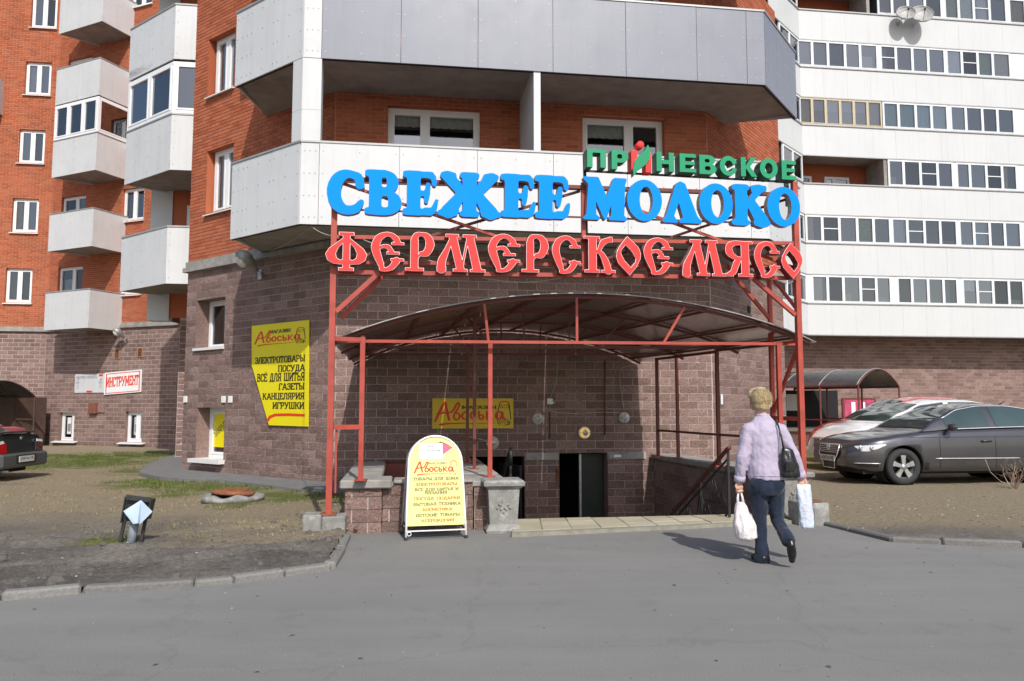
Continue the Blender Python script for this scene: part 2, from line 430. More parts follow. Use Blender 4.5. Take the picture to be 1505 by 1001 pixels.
def window(F, u0, u1, z0, z1, d, parent, cols=(0.5,), fw=.065, mat='pvc', glass='glass', sill=True, curtain=None, depth=.5, sill_out=.32, hbars=None, room='room', hbar=None, sill_over=.05, splay=.3):
    """part: frame mesh; sub-parts: pane, window_sill, room_back"""
    mb = MB()
    mb.fbox(F, u0, u1, d - .07, d, z0, z0 + fw); mb.fbox(F, u0, u1, d - .07, d, z1 - fw, z1)
    mb.fbox(F, u0, u0 + fw, d - .068, d - .002, z0 + fw, z1 - fw); mb.fbox(F, u1 - fw, u1, d - .068, d - .002, z0 + fw, z1 - fw)
    edges = [u0 + fw] + [u0 + (u1 - u0) * c for c in cols] + [u1 - fw]
    for c in cols:
        uc = u0 + (u1 - u0) * c; mb.fbox(F, uc - fw * .6, uc + fw * .6, d - .066, d + .006, z0 + fw, z1 - fw)
    for i in range(len(edges) - 1):                 # sash frames
        a, b = edges[i] + (0 if i == 0 else fw * .6), edges[i + 1] - (0 if i == len(edges) - 2 else fw * .6)
        s = fw * .55
        mb.fbox(F, a, b, d - .05, d + .012, z0 + fw, z0 + fw + s); mb.fbox(F, a, b, d - .05, d + .012, z1 - fw - s, z1 - fw)
        mb.fbox(F, a, a + s, d - .05, d + .012, z0 + fw + s, z1 - fw - s); mb.fbox(F, b - s, b, d - .05, d + .012, z0 + fw + s, z1 - fw - s)
        if hbar is not None and i in hbar: zc = z0 + (z1 - z0) * .52; mb.fbox(F, a + s, b - s, d - .045, d + .01, zc - .02, zc + .02)
    w = mb.build('window', M[mat], parent)
    for i in range(len(edges) - 1):
        g = MB(); g.quad(F.w(edges[i], d - .03, z0 + fw), F.w(edges[i + 1], d - .03, z0 + fw), F.w(edges[i + 1], d - .03, z1 - fw), F.w(edges[i], d - .03, z1 - fw))
        g.build('pane', M[glass], w, fixn=False)
    if sill:
        g = MB(); q = d + sill_out
        a = [F.w(u0 - sill_over, d + .002, z0 + .01), F.w(u1 + sill_over, d + .002, z0 + .01), F.w(u1 + sill_over, q, z0 - .05), F.w(u0 - sill_over, q, z0 - .05)]
        bq = [(x, y, z - .025) for x, y, z in a]
        g.hexa(bq + a); g.build('window_sill', M['sill'], w)
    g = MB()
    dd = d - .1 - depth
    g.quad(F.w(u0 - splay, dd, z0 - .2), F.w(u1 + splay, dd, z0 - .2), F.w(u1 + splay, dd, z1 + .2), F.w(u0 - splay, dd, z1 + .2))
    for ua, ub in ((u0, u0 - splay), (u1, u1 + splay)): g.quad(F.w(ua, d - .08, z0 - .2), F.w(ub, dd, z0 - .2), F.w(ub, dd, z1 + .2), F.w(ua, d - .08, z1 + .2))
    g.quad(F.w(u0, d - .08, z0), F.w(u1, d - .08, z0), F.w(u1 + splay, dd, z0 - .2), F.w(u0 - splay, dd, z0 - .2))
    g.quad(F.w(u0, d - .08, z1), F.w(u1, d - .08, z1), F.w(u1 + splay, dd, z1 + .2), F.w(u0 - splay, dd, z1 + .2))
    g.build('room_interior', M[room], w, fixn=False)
    for c in (curtain or []):
        a, b, e, f, mt = c
        uu0, uu1 = u0 + (u1 - u0) * a, u0 + (u1 - u0) * b; zz0, zz1 = z0 + (z1 - z0) * e, z0 + (z1 - z0) * f
        g = MB(); n = max(4, int((uu1 - uu0) / .05))
        g.grid(lambda s, t: F.w(uu0 + (uu1 - uu0) * s, d - .12 - .018 * math.sin(s * n * 2.1), zz0 + (zz1 - zz0) * t), n * 2, 1)
        g.build('curtain', M[mt], w, fixn=False)
    return w

_TMP = bpy.data.scenes.new('workbench')
def evaluated_mesh(ob):
    _TMP.collection.objects.link(ob); vl = _TMP.view_layers[0]; vl.update(); dg = vl.depsgraph
    me = bpy.data.meshes.new_from_object(ob.evaluated_get(dg)); _TMP.collection.objects.unlink(ob); return me
# ------------------------------------------------------------------ flat lettering from the built-in font
def text_mesh(s, T, x0, x1, y0, y1, bold=.0, italic=0.0):
    """triangulated text fitted in the box x0..x1, y0..y1; T(x, y) -> world. returns verts, faces"""
    cu = bpy.data.curves.new('t', 'FONT'); cu.body = s; cu.size = 1; cu.offset = bold; cu.shear = italic; cu.resolution_u = 3
    ob = bpy.data.objects.new('t', cu); me = evaluated_mesh(ob)
    vs = [v.co.copy() for v in me.vertices]; fs = [tuple(p.vertices) for p in me.polygons]
    bpy.data.objects.remove(ob); bpy.data.curves.remove(cu); bpy.data.meshes.remove(me)
    if not vs: return [], []
    ax, bx = min(v.x for v in vs), max(v.x for v in vs); ay, by = min(v.y for v in vs), max(v.y for v in vs)
    return [T(x0 + (v.x - ax) / (bx - ax) * (x1 - x0), y0 + (v.y - ay) / (by - ay) * (y1 - y0)) for v in vs], fs

# ------------------------------------------------------------------ signed-distance glyphs
def g_seg(X, Y, ax, ay, bx, by, ra, rb=None):
    rb = ra if rb is None else rb
    dx, dy = bx - ax, by - ay; L = dx * dx + dy * dy + 1e-9
    h = np.clip(((X - ax) * dx + (Y - ay) * dy) / L, 0, 1)
    return np.hypot(X - ax - dx * h, Y - ay - dy * h) - (ra + (rb - ra) * h)
def g_poly(X, Y, pts, r=0.0):
    d = np.full(X.shape, 1e9); s = np.ones(X.shape); n = len(pts); j = n - 1
    for i in range(n):
        xi, yi = pts[i]; xj, yj = pts[j]
        ex, ey = xj - xi, yj - yi; wx, wy = X - xi, Y - yi
        t = np.clip((wx * ex + wy * ey) / (ex * ex + ey * ey + 1e-12), 0, 1)
        d = np.minimum(d, (wx - ex * t) ** 2 + (wy - ey * t) ** 2)
        c1 = Y >= yi; c2 = Y < yj; c3 = ex * wy > ey * wx
        s = np.where((c1 & c2 & c3) | (~c1 & ~c2 & ~c3), -s, s); j = i
    return s * np.sqrt(d) - r
def g_ell(X, Y, cx, cy, rx, ry):
    k0 = np.hypot((X - cx) / rx, (Y - cy) / ry); k1 = np.hypot((X - cx) / rx ** 2, (Y - cy) / ry ** 2) + 1e-9
    return k0 * (k0 - 1) / k1
def g_box(X, Y, x0, y0, x1, y1, r=0.0):
    qx = np.abs(X - (x0 + x1) / 2) - (x1 - x0) / 2 + r; qy = np.abs(Y - (y0 + y1) / 2) - (y1 - y0) / 2 + r
    return np.hypot(np.maximum(qx, 0), np.maximum(qy, 0)) + np.minimum(np.maximum(qx, qy), 0) - r
def g_spl(X, Y, pts, rs):
    """smooth stroke through pts with radii rs"""
    P = []
    n = len(pts)
    for i in range(n - 1):
        p0 = pts[max(i - 1, 0)]; p1 = pts[i]; p2 = pts[i + 1]; p3 = pts[min(i + 2, n - 1)]
        for k in range(6):
            t = k / 6; t2 = t * t; t3 = t2 * t
            q = [.5 * (2 * p1[c] + (p2[c] - p0[c]) * t + (2 * p0[c] - 5 * p1[c] + 4 * p2[c] - p3[c]) * t2 + (3 * p1[c] - p0[c] - 3 * p2[c] + p3[c]) * t3) for c in (0, 1)]
            P.append((q[0], q[1], rs[i] + (rs[i + 1] - rs[i]) * t))
    P.append((pts[-1][0], pts[-1][1], rs[-1]))
    d = np.full(X.shape, 1e9)
    for a, b in zip(P[:-1], P[1:]): d = np.minimum(d, g_seg(X, Y, a[0], a[1], b[0], b[1], a[2], b[2]))
    return d
def glyph_field(ops, w, res=64, pad=.12, k=.0):
    nx = int((w + 2 * pad) * res); ny = int((1 + 2 * pad) * res)
    X, Y = np.meshgrid(np.linspace(-pad, w + pad, nx), np.linspace(-pad, 1 + pad, ny))
    d = np.full(X.shape, 1.0)
    fn = {'s': g_seg, 'p': g_poly, 'e': g_ell, 'b': g_box, 'c': g_spl}
    for op in ops:
        e = fn[op[1]](X, Y, *op[2:])
        if op[0] == '+':
            if k > 0:
                h = np.clip(.5 + .5 * (d - e) / k, 0, 1); d = d * (1 - h) + e * h - k * h * (1 - h)
            else: d = np.minimum(d, e)
        else: d = np.maximum(d, -e)
    return X, Y, d
def contours(X, Y, D, lev):
    """marching squares -> closed loops"""
    V = D - lev; ny, nx = V.shape; seg = {}
    def ip(a, b):
        (j0, i0), (j1, i1) = a, b; t = V[a] / (V[a] - V[b])
        return (X[a] + (X[b] - X[a]) * t, Y[a] + (Y[b] - Y[a]) * t)
    nxt = {}; pos = {}
    ins = V < 0
    act = np.argwhere((ins[:-1, :-1] != ins[1:, 1:]) | (ins[:-1, 1:] != ins[1:, :-1]) | (ins[:-1, :-1] != ins[:-1, 1:]))
    for j, i in act:
        c = [(j, i), (j, i + 1), (j + 1, i + 1), (j + 1, i)]
        b = [bool(ins[q]) for q in c]
        ed = []
        for q in range(4):
            if b[q] != b[(q + 1) % 4]: ed.append((q, b[q]))
        outs = [q for q, s in ed if s]; inn = [q for q, s in ed if not s]
        for o in outs:
            # pair the leaving edge with the next entering edge going round
            q = min(inn, key=lambda t: (t - o) % 4)
            def key(q):
                a, e = c[q], c[(q + 1) % 4]; return (min(a, e), max(a, e))
            ka, kb = key(o), key(q)
            pos[ka] = ip(*ka); pos[kb] = ip(*kb); nxt[ka] = kb
    loops = []; seen = set()
    for k0 in list(nxt):
        if k0 in seen: continue
        lp = []; k = k0
        while k not in seen and k in nxt:
            seen.add(k); lp.append(pos[k]); k = nxt[k]
        if len(lp) > 5: loops.append(lp)
    return loops
def simplify(lp, eps):
    n = len(lp)
    if n < 8: return lp
    def rdp(a, b):
        ax, ay = lp[a]; bx, by = lp[b % n]; m = 0; mi = None
        L = math.hypot(bx - ax, by - ay) + 1e-12
        for i in range(a + 1, b):
            x, y = lp[i]; d = abs((bx - ax) * (y - ay) - (by - ay) * (x - ax)) / L if L > 1e-9 else math.hypot(x - ax, y - ay)
            if d > m: m = d; mi = i
        if m > eps: return rdp(a, mi) + rdp(mi, b)
        return [lp[a]]
    h = n // 2
    return rdp(0, h) + rdp(h, n)
def glyph_mesh(mb, X, Y, D, lev, T, h0, h1, mi_face, mi_side, eps=.004, back=True):
    """extrude the region D<lev; T(x, y, h) -> world"""
    loops = [simplify(l, eps) for l in contours(X, Y, D, lev)]
    loops = [l for l in loops if len(l) > 2]
    def area(l): return .5 * sum(l[i][0] * l[(i + 1) % len(l)][1] - l[(i + 1) % len(l)][0] * l[i][1] for i in range(len(l)))
    def inside(p, l):
        c = False; n = len(l)
        for i in range(n):
            x1, y1 = l[i]; x2, y2 = l[(i + 1) % n]
            if (y1 > p[1]) != (y2 > p[1]) and p[0] < (x2 - x1) * (p[1] - y1) / (y2 - y1) + x1: c = not c
        return c
    dep = [sum(inside(l[0], m) for m in loops if m is not l) for l in loops]
    for i, l in enumerate(loops):
        n = len(l)
        mb.add([T(x, y, h0) for x, y in l] + [T(x, y, h1) for x, y in l], [(k, (k + 1) % n, n + (k + 1) % n, n + k) for k in range(n)], mi_side)
        if dep[i] % 2 == 0:
            group = [l] + [m for j, m in enumerate(loops) if dep[j] == dep[i] + 1 and inside(m[0], l)]
            flat = [p for g in group for p in g]
            tr = tessellate_polygon([[Vector((x, y, 0)) for x, y in g] for g in group])
            mb.add([T(x, y, h1) for x, y in flat], [tuple(t) for t in tr], mi_face)
            if back: mb.add([T(x, y, h0) for x, y in flat], [tuple(reversed(t)) for t in tr], mi_side)

# ------------------------------------------------------------------ slab-serif stroke alphabet for the printed signs
_W = .62
AB = {
 'А': (.74, [[(.1, 0), (.34, 1), (.40, 1), (.64, 0)], [(.20, .30), (.54, .30)]], [(.1, 0), (.64, 0)]),
 'Б': (.62, [[(.12, 0), (.12, 1), (.52, 1), (.52, .84)], [(.12, .56), (.38, .56), (.52, .42), (.52, .16), (.38, 0), (.12, 0)]], [(.1, 0)]),
 'В': (.62, [[(.12, 0), (.12, 1), (.38, 1), (.48, .88), (.48, .66), (.36, .54), (.12, .54)], [(.36, .54), (.52, .40), (.52, .14), (.38, 0), (.12, 0)]], [(.1, 0), (.1, 1)]),
 'Г': (.54, [[(.12, 0), (.12, 1), (.48, 1), (.48, .80)]], [(.12, 0)]),
 'Д': (.72, [[(.08, -.14), (.08, 0), (.62, 0), (.62, -.14)], [(.18, 0), (.26, 1), (.52, 1), (.52, 0)]], []),
 'Е': (.58, [[(.50, .82), (.50, 1), (.12, 1), (.12, 0), (.50, 0), (.50, .18)], [(.12, .52), (.38, .52)]], [(.1, 0), (.1, 1)]),
 'Ж': (.92, [[(.45, 0), (.45, 1)], [(.08, 1), (.18, 1), (.34, .52), (.56, .52), (.72, 1), (.82, 1)], [(.10, 0), (.34, .52)], [(.80, 0), (.56, .52)]], [(.45, 0), (.45, 1), (.1, 0), (.8, 0)]),
 'З': (.56, [[(.08, .82), (.14, .96), (.34, 1), (.46, .88), (.46, .66), (.34, .54), (.22, .54)], [(.34, .54), (.48, .42), (.48, .14), (.34, 0), (.14, .02), (.08, .18)]], []),
 'И': (.68, [[(.12, 1), (.12, 0), (.56, 1), (.56, 0)]], [(.12, 1), (.12, 0), (.56, 0), (.56, 1)]),
 'К': (.66, [[(.12, 0), (.12, 1)], [(.54, 1), (.46, .92), (.30, .54), (.12, .50)], [(.30, .54), (.56, 0)]], [(.12, 0), (.12, 1), (.56, 0)]),
 'Л': (.66, [[(.06, 0), (.14, .04), (.24, 1), (.54, 1), (.54, 0)]], [(.54, 0), (.08, 0)]),
 'М': (.84, [[(.12, 0), (.12, 1), (.40, .24), (.68, 1), (.68, 0)]], [(.12, 0), (.12, 1), (.68, 0), (.68, 1)]),
 'Н': (.66, [[(.12, 0), (.12, 1)], [(.54, 0), (.54, 1)], [(.12, .52), (.54, .52)]], [(.12, 0), (.12, 1), (.54, 0), (.54, 1)]),
 'О': (.64, [[(.22, 1), (.42, 1), (.54, .84), (.54, .16), (.42, 0), (.22, 0), (.10, .16), (.10, .84), (.22, 1)]], []),
 'П': (.66, [[(.12, 0), (.12, 1), (.54, 1), (.54, 0)]], [(.12, 0), (.12, 1), (.54, 0), (.54, 1)]),
 'Р': (.60, [[(.12, 0), (.12, 1), (.38, 1), (.50, .86), (.50, .58), (.38, .44), (.12, .44)]], [(.12, 0), (.1, 1)]),
 'С': (.60, [[(.50, .74), (.50, .88), (.38, 1), (.22, 1), (.10, .84), (.10, .16), (.22, 0), (.38, 0), (.50, .16)]], []),
 'Т': (.62, [[(.06, .80), (.06, 1), (.54, 1), (.54, .80)], [(.30, 0), (.30, 1)]], [(.30, 0)]),
 'У': (.66, [[(.08, 1), (.32, .36)], [(.56, 1), (.26, .04), (.12, 0)]], [(.08, 1), (.56, 1)]),
 'Х': (.66, [[(.08, 0), (.56, 1)], [(.08, 1), (.56, 0)]], [(.08, 0), (.08, 1), (.56, 0), (.56, 1)]),
 'Ц': (.70, [[(.12, 1), (.12, 0), (.62, 0), (.62, -.15)], [(.54, 1), (.54, 0)]], [(.12, 1), (.54, 1)]),
 'Ш': (.92, [[(.12, 1), (.12, 0), (.78, 0), (.78, 1)], [(.45, 0), (.45, 1)]], [(.12, 1), (.45, 1), (.78, 1)]),
 'Ы': (.84, [[(.12, 1), (.12, 0), (.36, 0), (.48, .14), (.48, .42), (.36, .54), (.12, .54)], [(.70, 0), (.70, 1)]], [(.12, 1), (.70, 0), (.70, 1)]),
 'Ь': (.60, [[(.12, 1), (.12, 0), (.38, 0), (.50, .14), (.50, .42), (.38, .54), (.12, .54)]], [(.12, 1)]),
 'Э': (.60, [[(.10, .80), (.18, 1), (.38, 1), (.50, .84), (.50, .16), (.38, 0), (.18, 0), (.10, .18)], [(.24, .52), (.50, .52)]], []),
 'Я': (.64, [[(.50, 0), (.50, 1), (.24, 1), (.12, .86), (.12, .60), (.24, .46), (.50, .46)], [(.28, .46), (.10, 0)]], [(.50, 0), (.50, 1), (.1, 0)]),
 '.': (.26, [[(.10, 0), (.11, 0)]], []), ' ': (.40, [], []),
}
_AC = {}
def stroke_text(mb, s, T, x0, x1, y0, y1, mi=0, weight=.085, h=.0008):
    """bold slab lettering fitted in the box; T(x, y, h) -> world"""
    s = s.upper(); dia = 'Ё' in s; tot = sum(AB.get(c.replace('Ё', 'Е').replace('Й', 'И'), AB['О'])[0] for c in s); x = 0
    kx = (x1 - x0) / tot; ky = (y1 - y0)
    for c in s:
        b = 'Е' if c == 'Ё' else 'И' if c == 'Й' else c
        w, pl, sf = AB.get(b, AB['О'])
        if pl:
            key = (c, weight)
            if key not in _AC:
                X, Y = np.meshgrid(np.linspace(-.12, w + .1, int((w + .22) * 44)), np.linspace(-.28, 1.4, 74)); D = np.full(X.shape, 1.0)
                for p in pl:
                    for a, e in zip(p[:-1], p[1:]): D = np.minimum(D, g_seg(X, Y, a[0], a[1], e[0], e[1], weight))
                for (u, v) in sf: D = np.minimum(D, g_box(X, Y, u - .15, v - (weight if v == 0 else -weight + .10), u + .15, v + (-weight + .10 if v == 0 else weight), .01))
                if c == 'Ё':
                    for u in (.2, .42): D = np.minimum(D, g_seg(X, Y, u, 1.24, u + .001, 1.24, .07))
                _AC[key] = (X, Y, D)
            X, Y, D = _AC[key]
            glyph_mesh(mb, X, Y, D, 0, lambda a, e, hh, x=x: T(x0 + (x + a) * kx, y0 + e * ky, hh), 0, h, mi, mi, .012, back=False)
        x += w

# ------------------------------------------------------------------ organic shapes (voxel-remeshed)
_SPH = {}
def _sphere(n):
    if n not in _SPH:
        m = max(6, n - 4); vs = [(0, 0, -1)]; fs = []
        for j in range(1, m):
            a = -math.pi / 2 + math.pi * j / m
            for k in range(n): t = 2 * math.pi * k / n; vs.append((math.cos(a) * math.cos(t), math.cos(a) * math.sin(t), math.sin(a)))
        vs.append((0, 0, 1)); L = len(vs) - 1
        for k in range(n): fs.append((0, 1 + (k + 1) % n, 1 + k)); fs.append((L, L - n + k, L - n + (k + 1) % n))
        for j in range(m - 2):
            for k in range(n): a = 1 + j * n + k; b = 1 + j * n + (k + 1) % n; fs.append((a, b, b + n, a + n))
        _SPH[n] = (vs, fs)
    return _SPH[n]
class Blob:
    def __init__(s): s.v = []; s.f = []
    def ball(s, c, r, seg=14):
        r = (r, r, r) if isinstance(r, (int, float)) else r
        vs, fs = _sphere(seg); b = len(s.v)
        s.v += [(c[0] + x * r[0], c[1] + y * r[1], c[2] + z * r[2]) for x, y, z in vs]; s.f += [[b + i for i in f] for f in fs]
    def limb(s, pts, rs, flat=1.0, n=12):
        P = [Vector(p) for p in pts]
        for i in range(len(P) - 1):
            m = max(2, int((P[i + 1] - P[i]).length / max(.006, min(rs[i], rs[i + 1]) * .45)))
            for k in range(m + (1 if i == len(P) - 2 else 0)):
                t = k / m; p = P[i].lerp(P[i + 1], t); r = rs[i] + (rs[i + 1] - rs[i]) * (3 * t * t - 2 * t ** 3); s.ball(p, (r, r * flat, r), 10)
    def solid(s, rings):
        """closed loft of elliptical rings: (x, y, z, rx, ry)"""
        n = 20; b = len(s.v)
        for (x, y, z, rx, ry) in rings: s.v += [(x + rx * math.cos(2 * math.pi * k / n), y + ry * math.sin(2 * math.pi * k / n), z) for k in range(n)]
        for j in range(len(rings) - 1):
            for k in range(n): a = b + j * n + k; c = b + j * n + (k + 1) % n; s.f.append([a, c, c + n, a + n])
        s.f.append([b + k for k in range(n - 1, -1, -1)]); e = b + (len(rings) - 1) * n; s.f.append([e + k for k in range(n)])
    def build(s, name, mat, parent, vox=.014, smooth=4, disp=None):
        me = bpy.data.meshes.new(name); me.from_pydata(s.v, [], s.f); me.update()
        o = bpy.data.objects.new(name, me)
        m = o.modifiers.new('r', 'REMESH'); m.mode = 'VOXEL'; m.voxel_size = vox
        if smooth: q = o.modifiers.new('s', 'SMOOTH'); q.iterations = smooth; q.factor = .5
        me2 = evaluated_mesh(o); COL.objects.link(o)
        o.modifiers.clear(); o.data = me2; me2.name = name; me2.materials.clear(); me2.materials.append(mat)
        if disp:
            for v in me2.vertices: v.co += v.normal * disp(v.co)
        for p in me2.polygons: p.use_smooth = True
        if parent is not None: o.parent = parent
        return o
# ================================================================== THE NEAR TOWER
WX, WY = -3.336, 14.35
TF = Frame(WX, WY, 8.0)                    # front wall
_a = math.radians(-37)
TC_L = -Frame(WX, WY, -37.0).u(271, 560)
TC = Frame(WX - TC_L * math.cos(_a), WY - TC_L * math.sin(_a), -37.0)   # left slanting wall, u 0..TC_L
FL = TF.u(1047, 560)
_e = TF.w(FL, 0, 0)
TR = Frame(_e[0], _e[1], 53.0)                   # right slanting wall
TR_L = TR.u(1154, 560)
tower = thing('apartment_tower', 'near orange brick tower on a purple stone ground floor, right behind the big letters', 'building', (0.5, 17, 0))
LEDGE = TC.z(272, 399)
TOPZ = 11.4
# openings (u0, u1, z0, z1)
def op(F, pl, pt, pr, pb, pad=0):
    """opening from the left px, top y, right px, bottom y read at their own edges"""
    cx = (pl + pr) / 2
    return (F.u(pl, (pt + pb) / 2), F.u(pr, (pt + pb) / 2), F.z(pr, pb), F.z(pr, pt))
w_mid = op(TC, 289, 436, 331, 510); w_low = op(TC, 289, 599, 330, 677)
bw_low = op(TC, 304, 210, 343, 304); bw_top = op(TC, 307, 40, 346, 126)
DOOR1 = (TF.u(822, 700), TF.u(893, 700), -1.55, TF.z(850, 666)); DOOR2 = (TF.u(690, 700), TF.u(771, 700), -1.55, TF.z(730, 671))
LT = DOOR1[3]
bwf1 = (TF.u(570, 190), TF.u(706, 190), 5.0, TF.z(640, 159)); bwf2 = (TF.u(856, 190), TF.u(976, 190), 5.0, TF.z(915, 173))
bwf3 = (TF.u(770, 5), TF.u(972, 5), 7.9, 9.9)
mb = MB()
backing(mb, TC, 0, TC_L, -.3, LEDGE, [w_mid, w_low], thick=.38, mi=0, mr=1)
backing(mb, TF, 0, FL, -1.6, LEDGE, [DOOR1, DOOR2], thick=.35, mi=0, mr=1)
backing(mb, TR, 0, TR_L, -.3, LEDGE, [], thick=.3)
mb.build('stone_wall_core', [M['mortar'], M['stone']], tower, fixn=False)
mb = MB()
backing(mb, TC, 0, TC_L, LEDGE, TOPZ, [bw_low, bw_top], thick=.22, mr=1)
backing(mb, TF, 0, FL, LEDGE, TOPZ, [bwf1, bwf2, bwf3], thick=.22, mr=1)
backing(mb, TR, 0, TR_L, LEDGE, TOPZ, [], thick=.3)
p0 = TC.w(0, 0, 0); p1 = TR.w(TR_L, 0, 0)
BACK = Frame(p0[0], p0[1], 98.0)
# the tower's hidden sides, so that it is a closed body
mb.quad((p0[0], p0[1], -.3), (p0[0] + .9, p0[1] + 9, -.3), (p0[0] + .9, p0[1] + 9, TOPZ), (p0[0], p0[1], TOPZ))
mb.quad((p1[0], p1[1], -.3), (p1[0] - .3, p1[1] + 8, -.3), (p1[0] - .3, p1[1] + 8, TOPZ), (p1[0], p1[1], TOPZ))
mb.quad((p0[0] + .9, p0[1] + 9, -.3), (p1[0] - .3, p1[1] + 8, -.3), (p1[0] - .3, p1[1] + 8, TOPZ), (p0[0] + .9, p0[1] + 9, TOPZ))
mb.build('brick_wall_core', [M['brick_mortar'], M['brick']], tower, fixn=False)
ms = Masonry(tower, 'stone_block', M['stone'], (4, 2), .007)
ms.wall(TC, .0, TC_L, -.06, LEDGE - .06, [w_mid, w_low], .375, .151, .011, .009)
ms.wall(TF, .012, FL - .012, -1.56, LEDGE - .06, [DOOR1, DOOR2, (DOOR1[1], DOOR1[1] + .77, LT - .13, LT + .015), (DOOR2[1], DOOR1[0], LT - .13, LT + .015), (FL - .001, FL - .1, LT - .13, LT + .015)], .375, .151, .011, .009, off=.1)
ms.wall(TR, .0, TR_L, -.06, LEDGE - .06, [], .375, .151, .011, .009, off=.17)
ms.finish()
bk = Masonry(tower, 'brick', M['brick'], (1, 1), .0)
bk.wall(TC, 0, TC_L, LEDGE + .18, TOPZ, [bw_low, bw_top], .26, .077, .014, .012)
bk.wall(TF, .01, FL - .01, LEDGE + .18, TOPZ, [bwf1, bwf2, bwf3], .26, .077, .014, .012)
bk.wall(TR, 0, TR_L, LEDGE + .18, TOPZ, [], .26, .077, .014, .012)
bk.finish()
# ledge between stone and brick
mb = MB()
mb.fbox(TC, -.05, TC_L + .03, -.05, .11, LEDGE - .055, LEDGE + .04); mb.fbox(TC, -.03, TC_L, -.05, .05, LEDGE + .04, LEDGE + .18)
mb.fbox(TF, -.03, FL + .03, -.048, .108, LEDGE - .053, LEDGE + .038); mb.fbox(TR, -.03, TR_L, -.046, .106, LEDGE - .051, LEDGE + .036)
mb.fbox(TF, 0, FL, -.05, .048, LEDGE + .038, LEDGE + .178); mb.fbox(TR, 0, TR_L, -.05, .046, LEDGE + .036, LEDGE + .176)
mb.build('ledge', M['concrete'], tower)
# lintel strip above the basement doors
for a, b in ((DOOR2[1] + .02, DOOR1[0] - .02), (DOOR1[1] + .02, DOOR1[1] + .75)):
    mb = MB(); mb.fbox(TF, a, b, -.02, .035, LT - .125, LT + .01, bev=.008); mb.build('lintel', M['concrete'], tower)
# windows
wt = window(TC, w_mid[0], w_mid[1], w_mid[2], w_mid[3], -.30, tower, cols=(), sill_out=.0, sill=False, fw=.07)
g = MB(); g.fbox(TC, w_mid[0] - .02, w_mid[1] + .0, -.29, .07, w_mid[2] - .04, w_mid[2] + .012); g.build('window_sill', M['sill'], tower)
wl_ = window(TC, w_low[0], w_low[1], w_low[2], w_low[3], -.30, tower, cols=(), sill=False, fw=.09)
g = MB(); g.fbox(TC, w_low[0] - .06, w_low[1] + .04, -.29, .16, w_low[2] - .07, w_low[2] + .012); g.build('window_sill', M['sill'], tower)
# yellow paper taped inside the lowest window
g = MB(); a, b = w_low[0] + .16, w_low[1] - .16
g.fbox(TC, a, b, -.322, -.317, w_low[2] + .24, w_low[3] - .13)
stroke_text(g, 'Закрыто', lambda x, y, h: TC.w(a + .05 + x * .7 * (b - a) - y * .09, -.316 + h, w_low[2] + .45 + x * .34 + y * .08), 0, 1, 0, 1, 1, .07)
g.build('window_notice', [M['yellow'], M['inkolive']], wl_)
for bw in (bw_low, bw_top):
    w_ = window(TC, bw[0] + .06, bw[1] - .02, bw[2], bw[3], -.15, tower, cols=(.5,), sill=True, sill_out=.24, fw=.075, curtain=[(0, .45, 0, 1, 'curtain')])
window(TF, bwf1[0], bwf1[1], bwf1[2], bwf1[3], -.12, tower, cols=(.40,), sill=False, curtain=[(0, 1, .86, 1, 'curtain')], fw=.08)
window(TF, bwf2[0], bwf2[1], bwf2[2], bwf2[3], -.12, tower, cols=(.58,), sill=False, curtain=[(0, .6, .84, 1, 'curtain')], fw=.08)
window(TF, bwf3[0], bwf3[1], bwf3[2], bwf3[3], -.12, tower, cols=(.45, .7), sill=False, fw=.08)

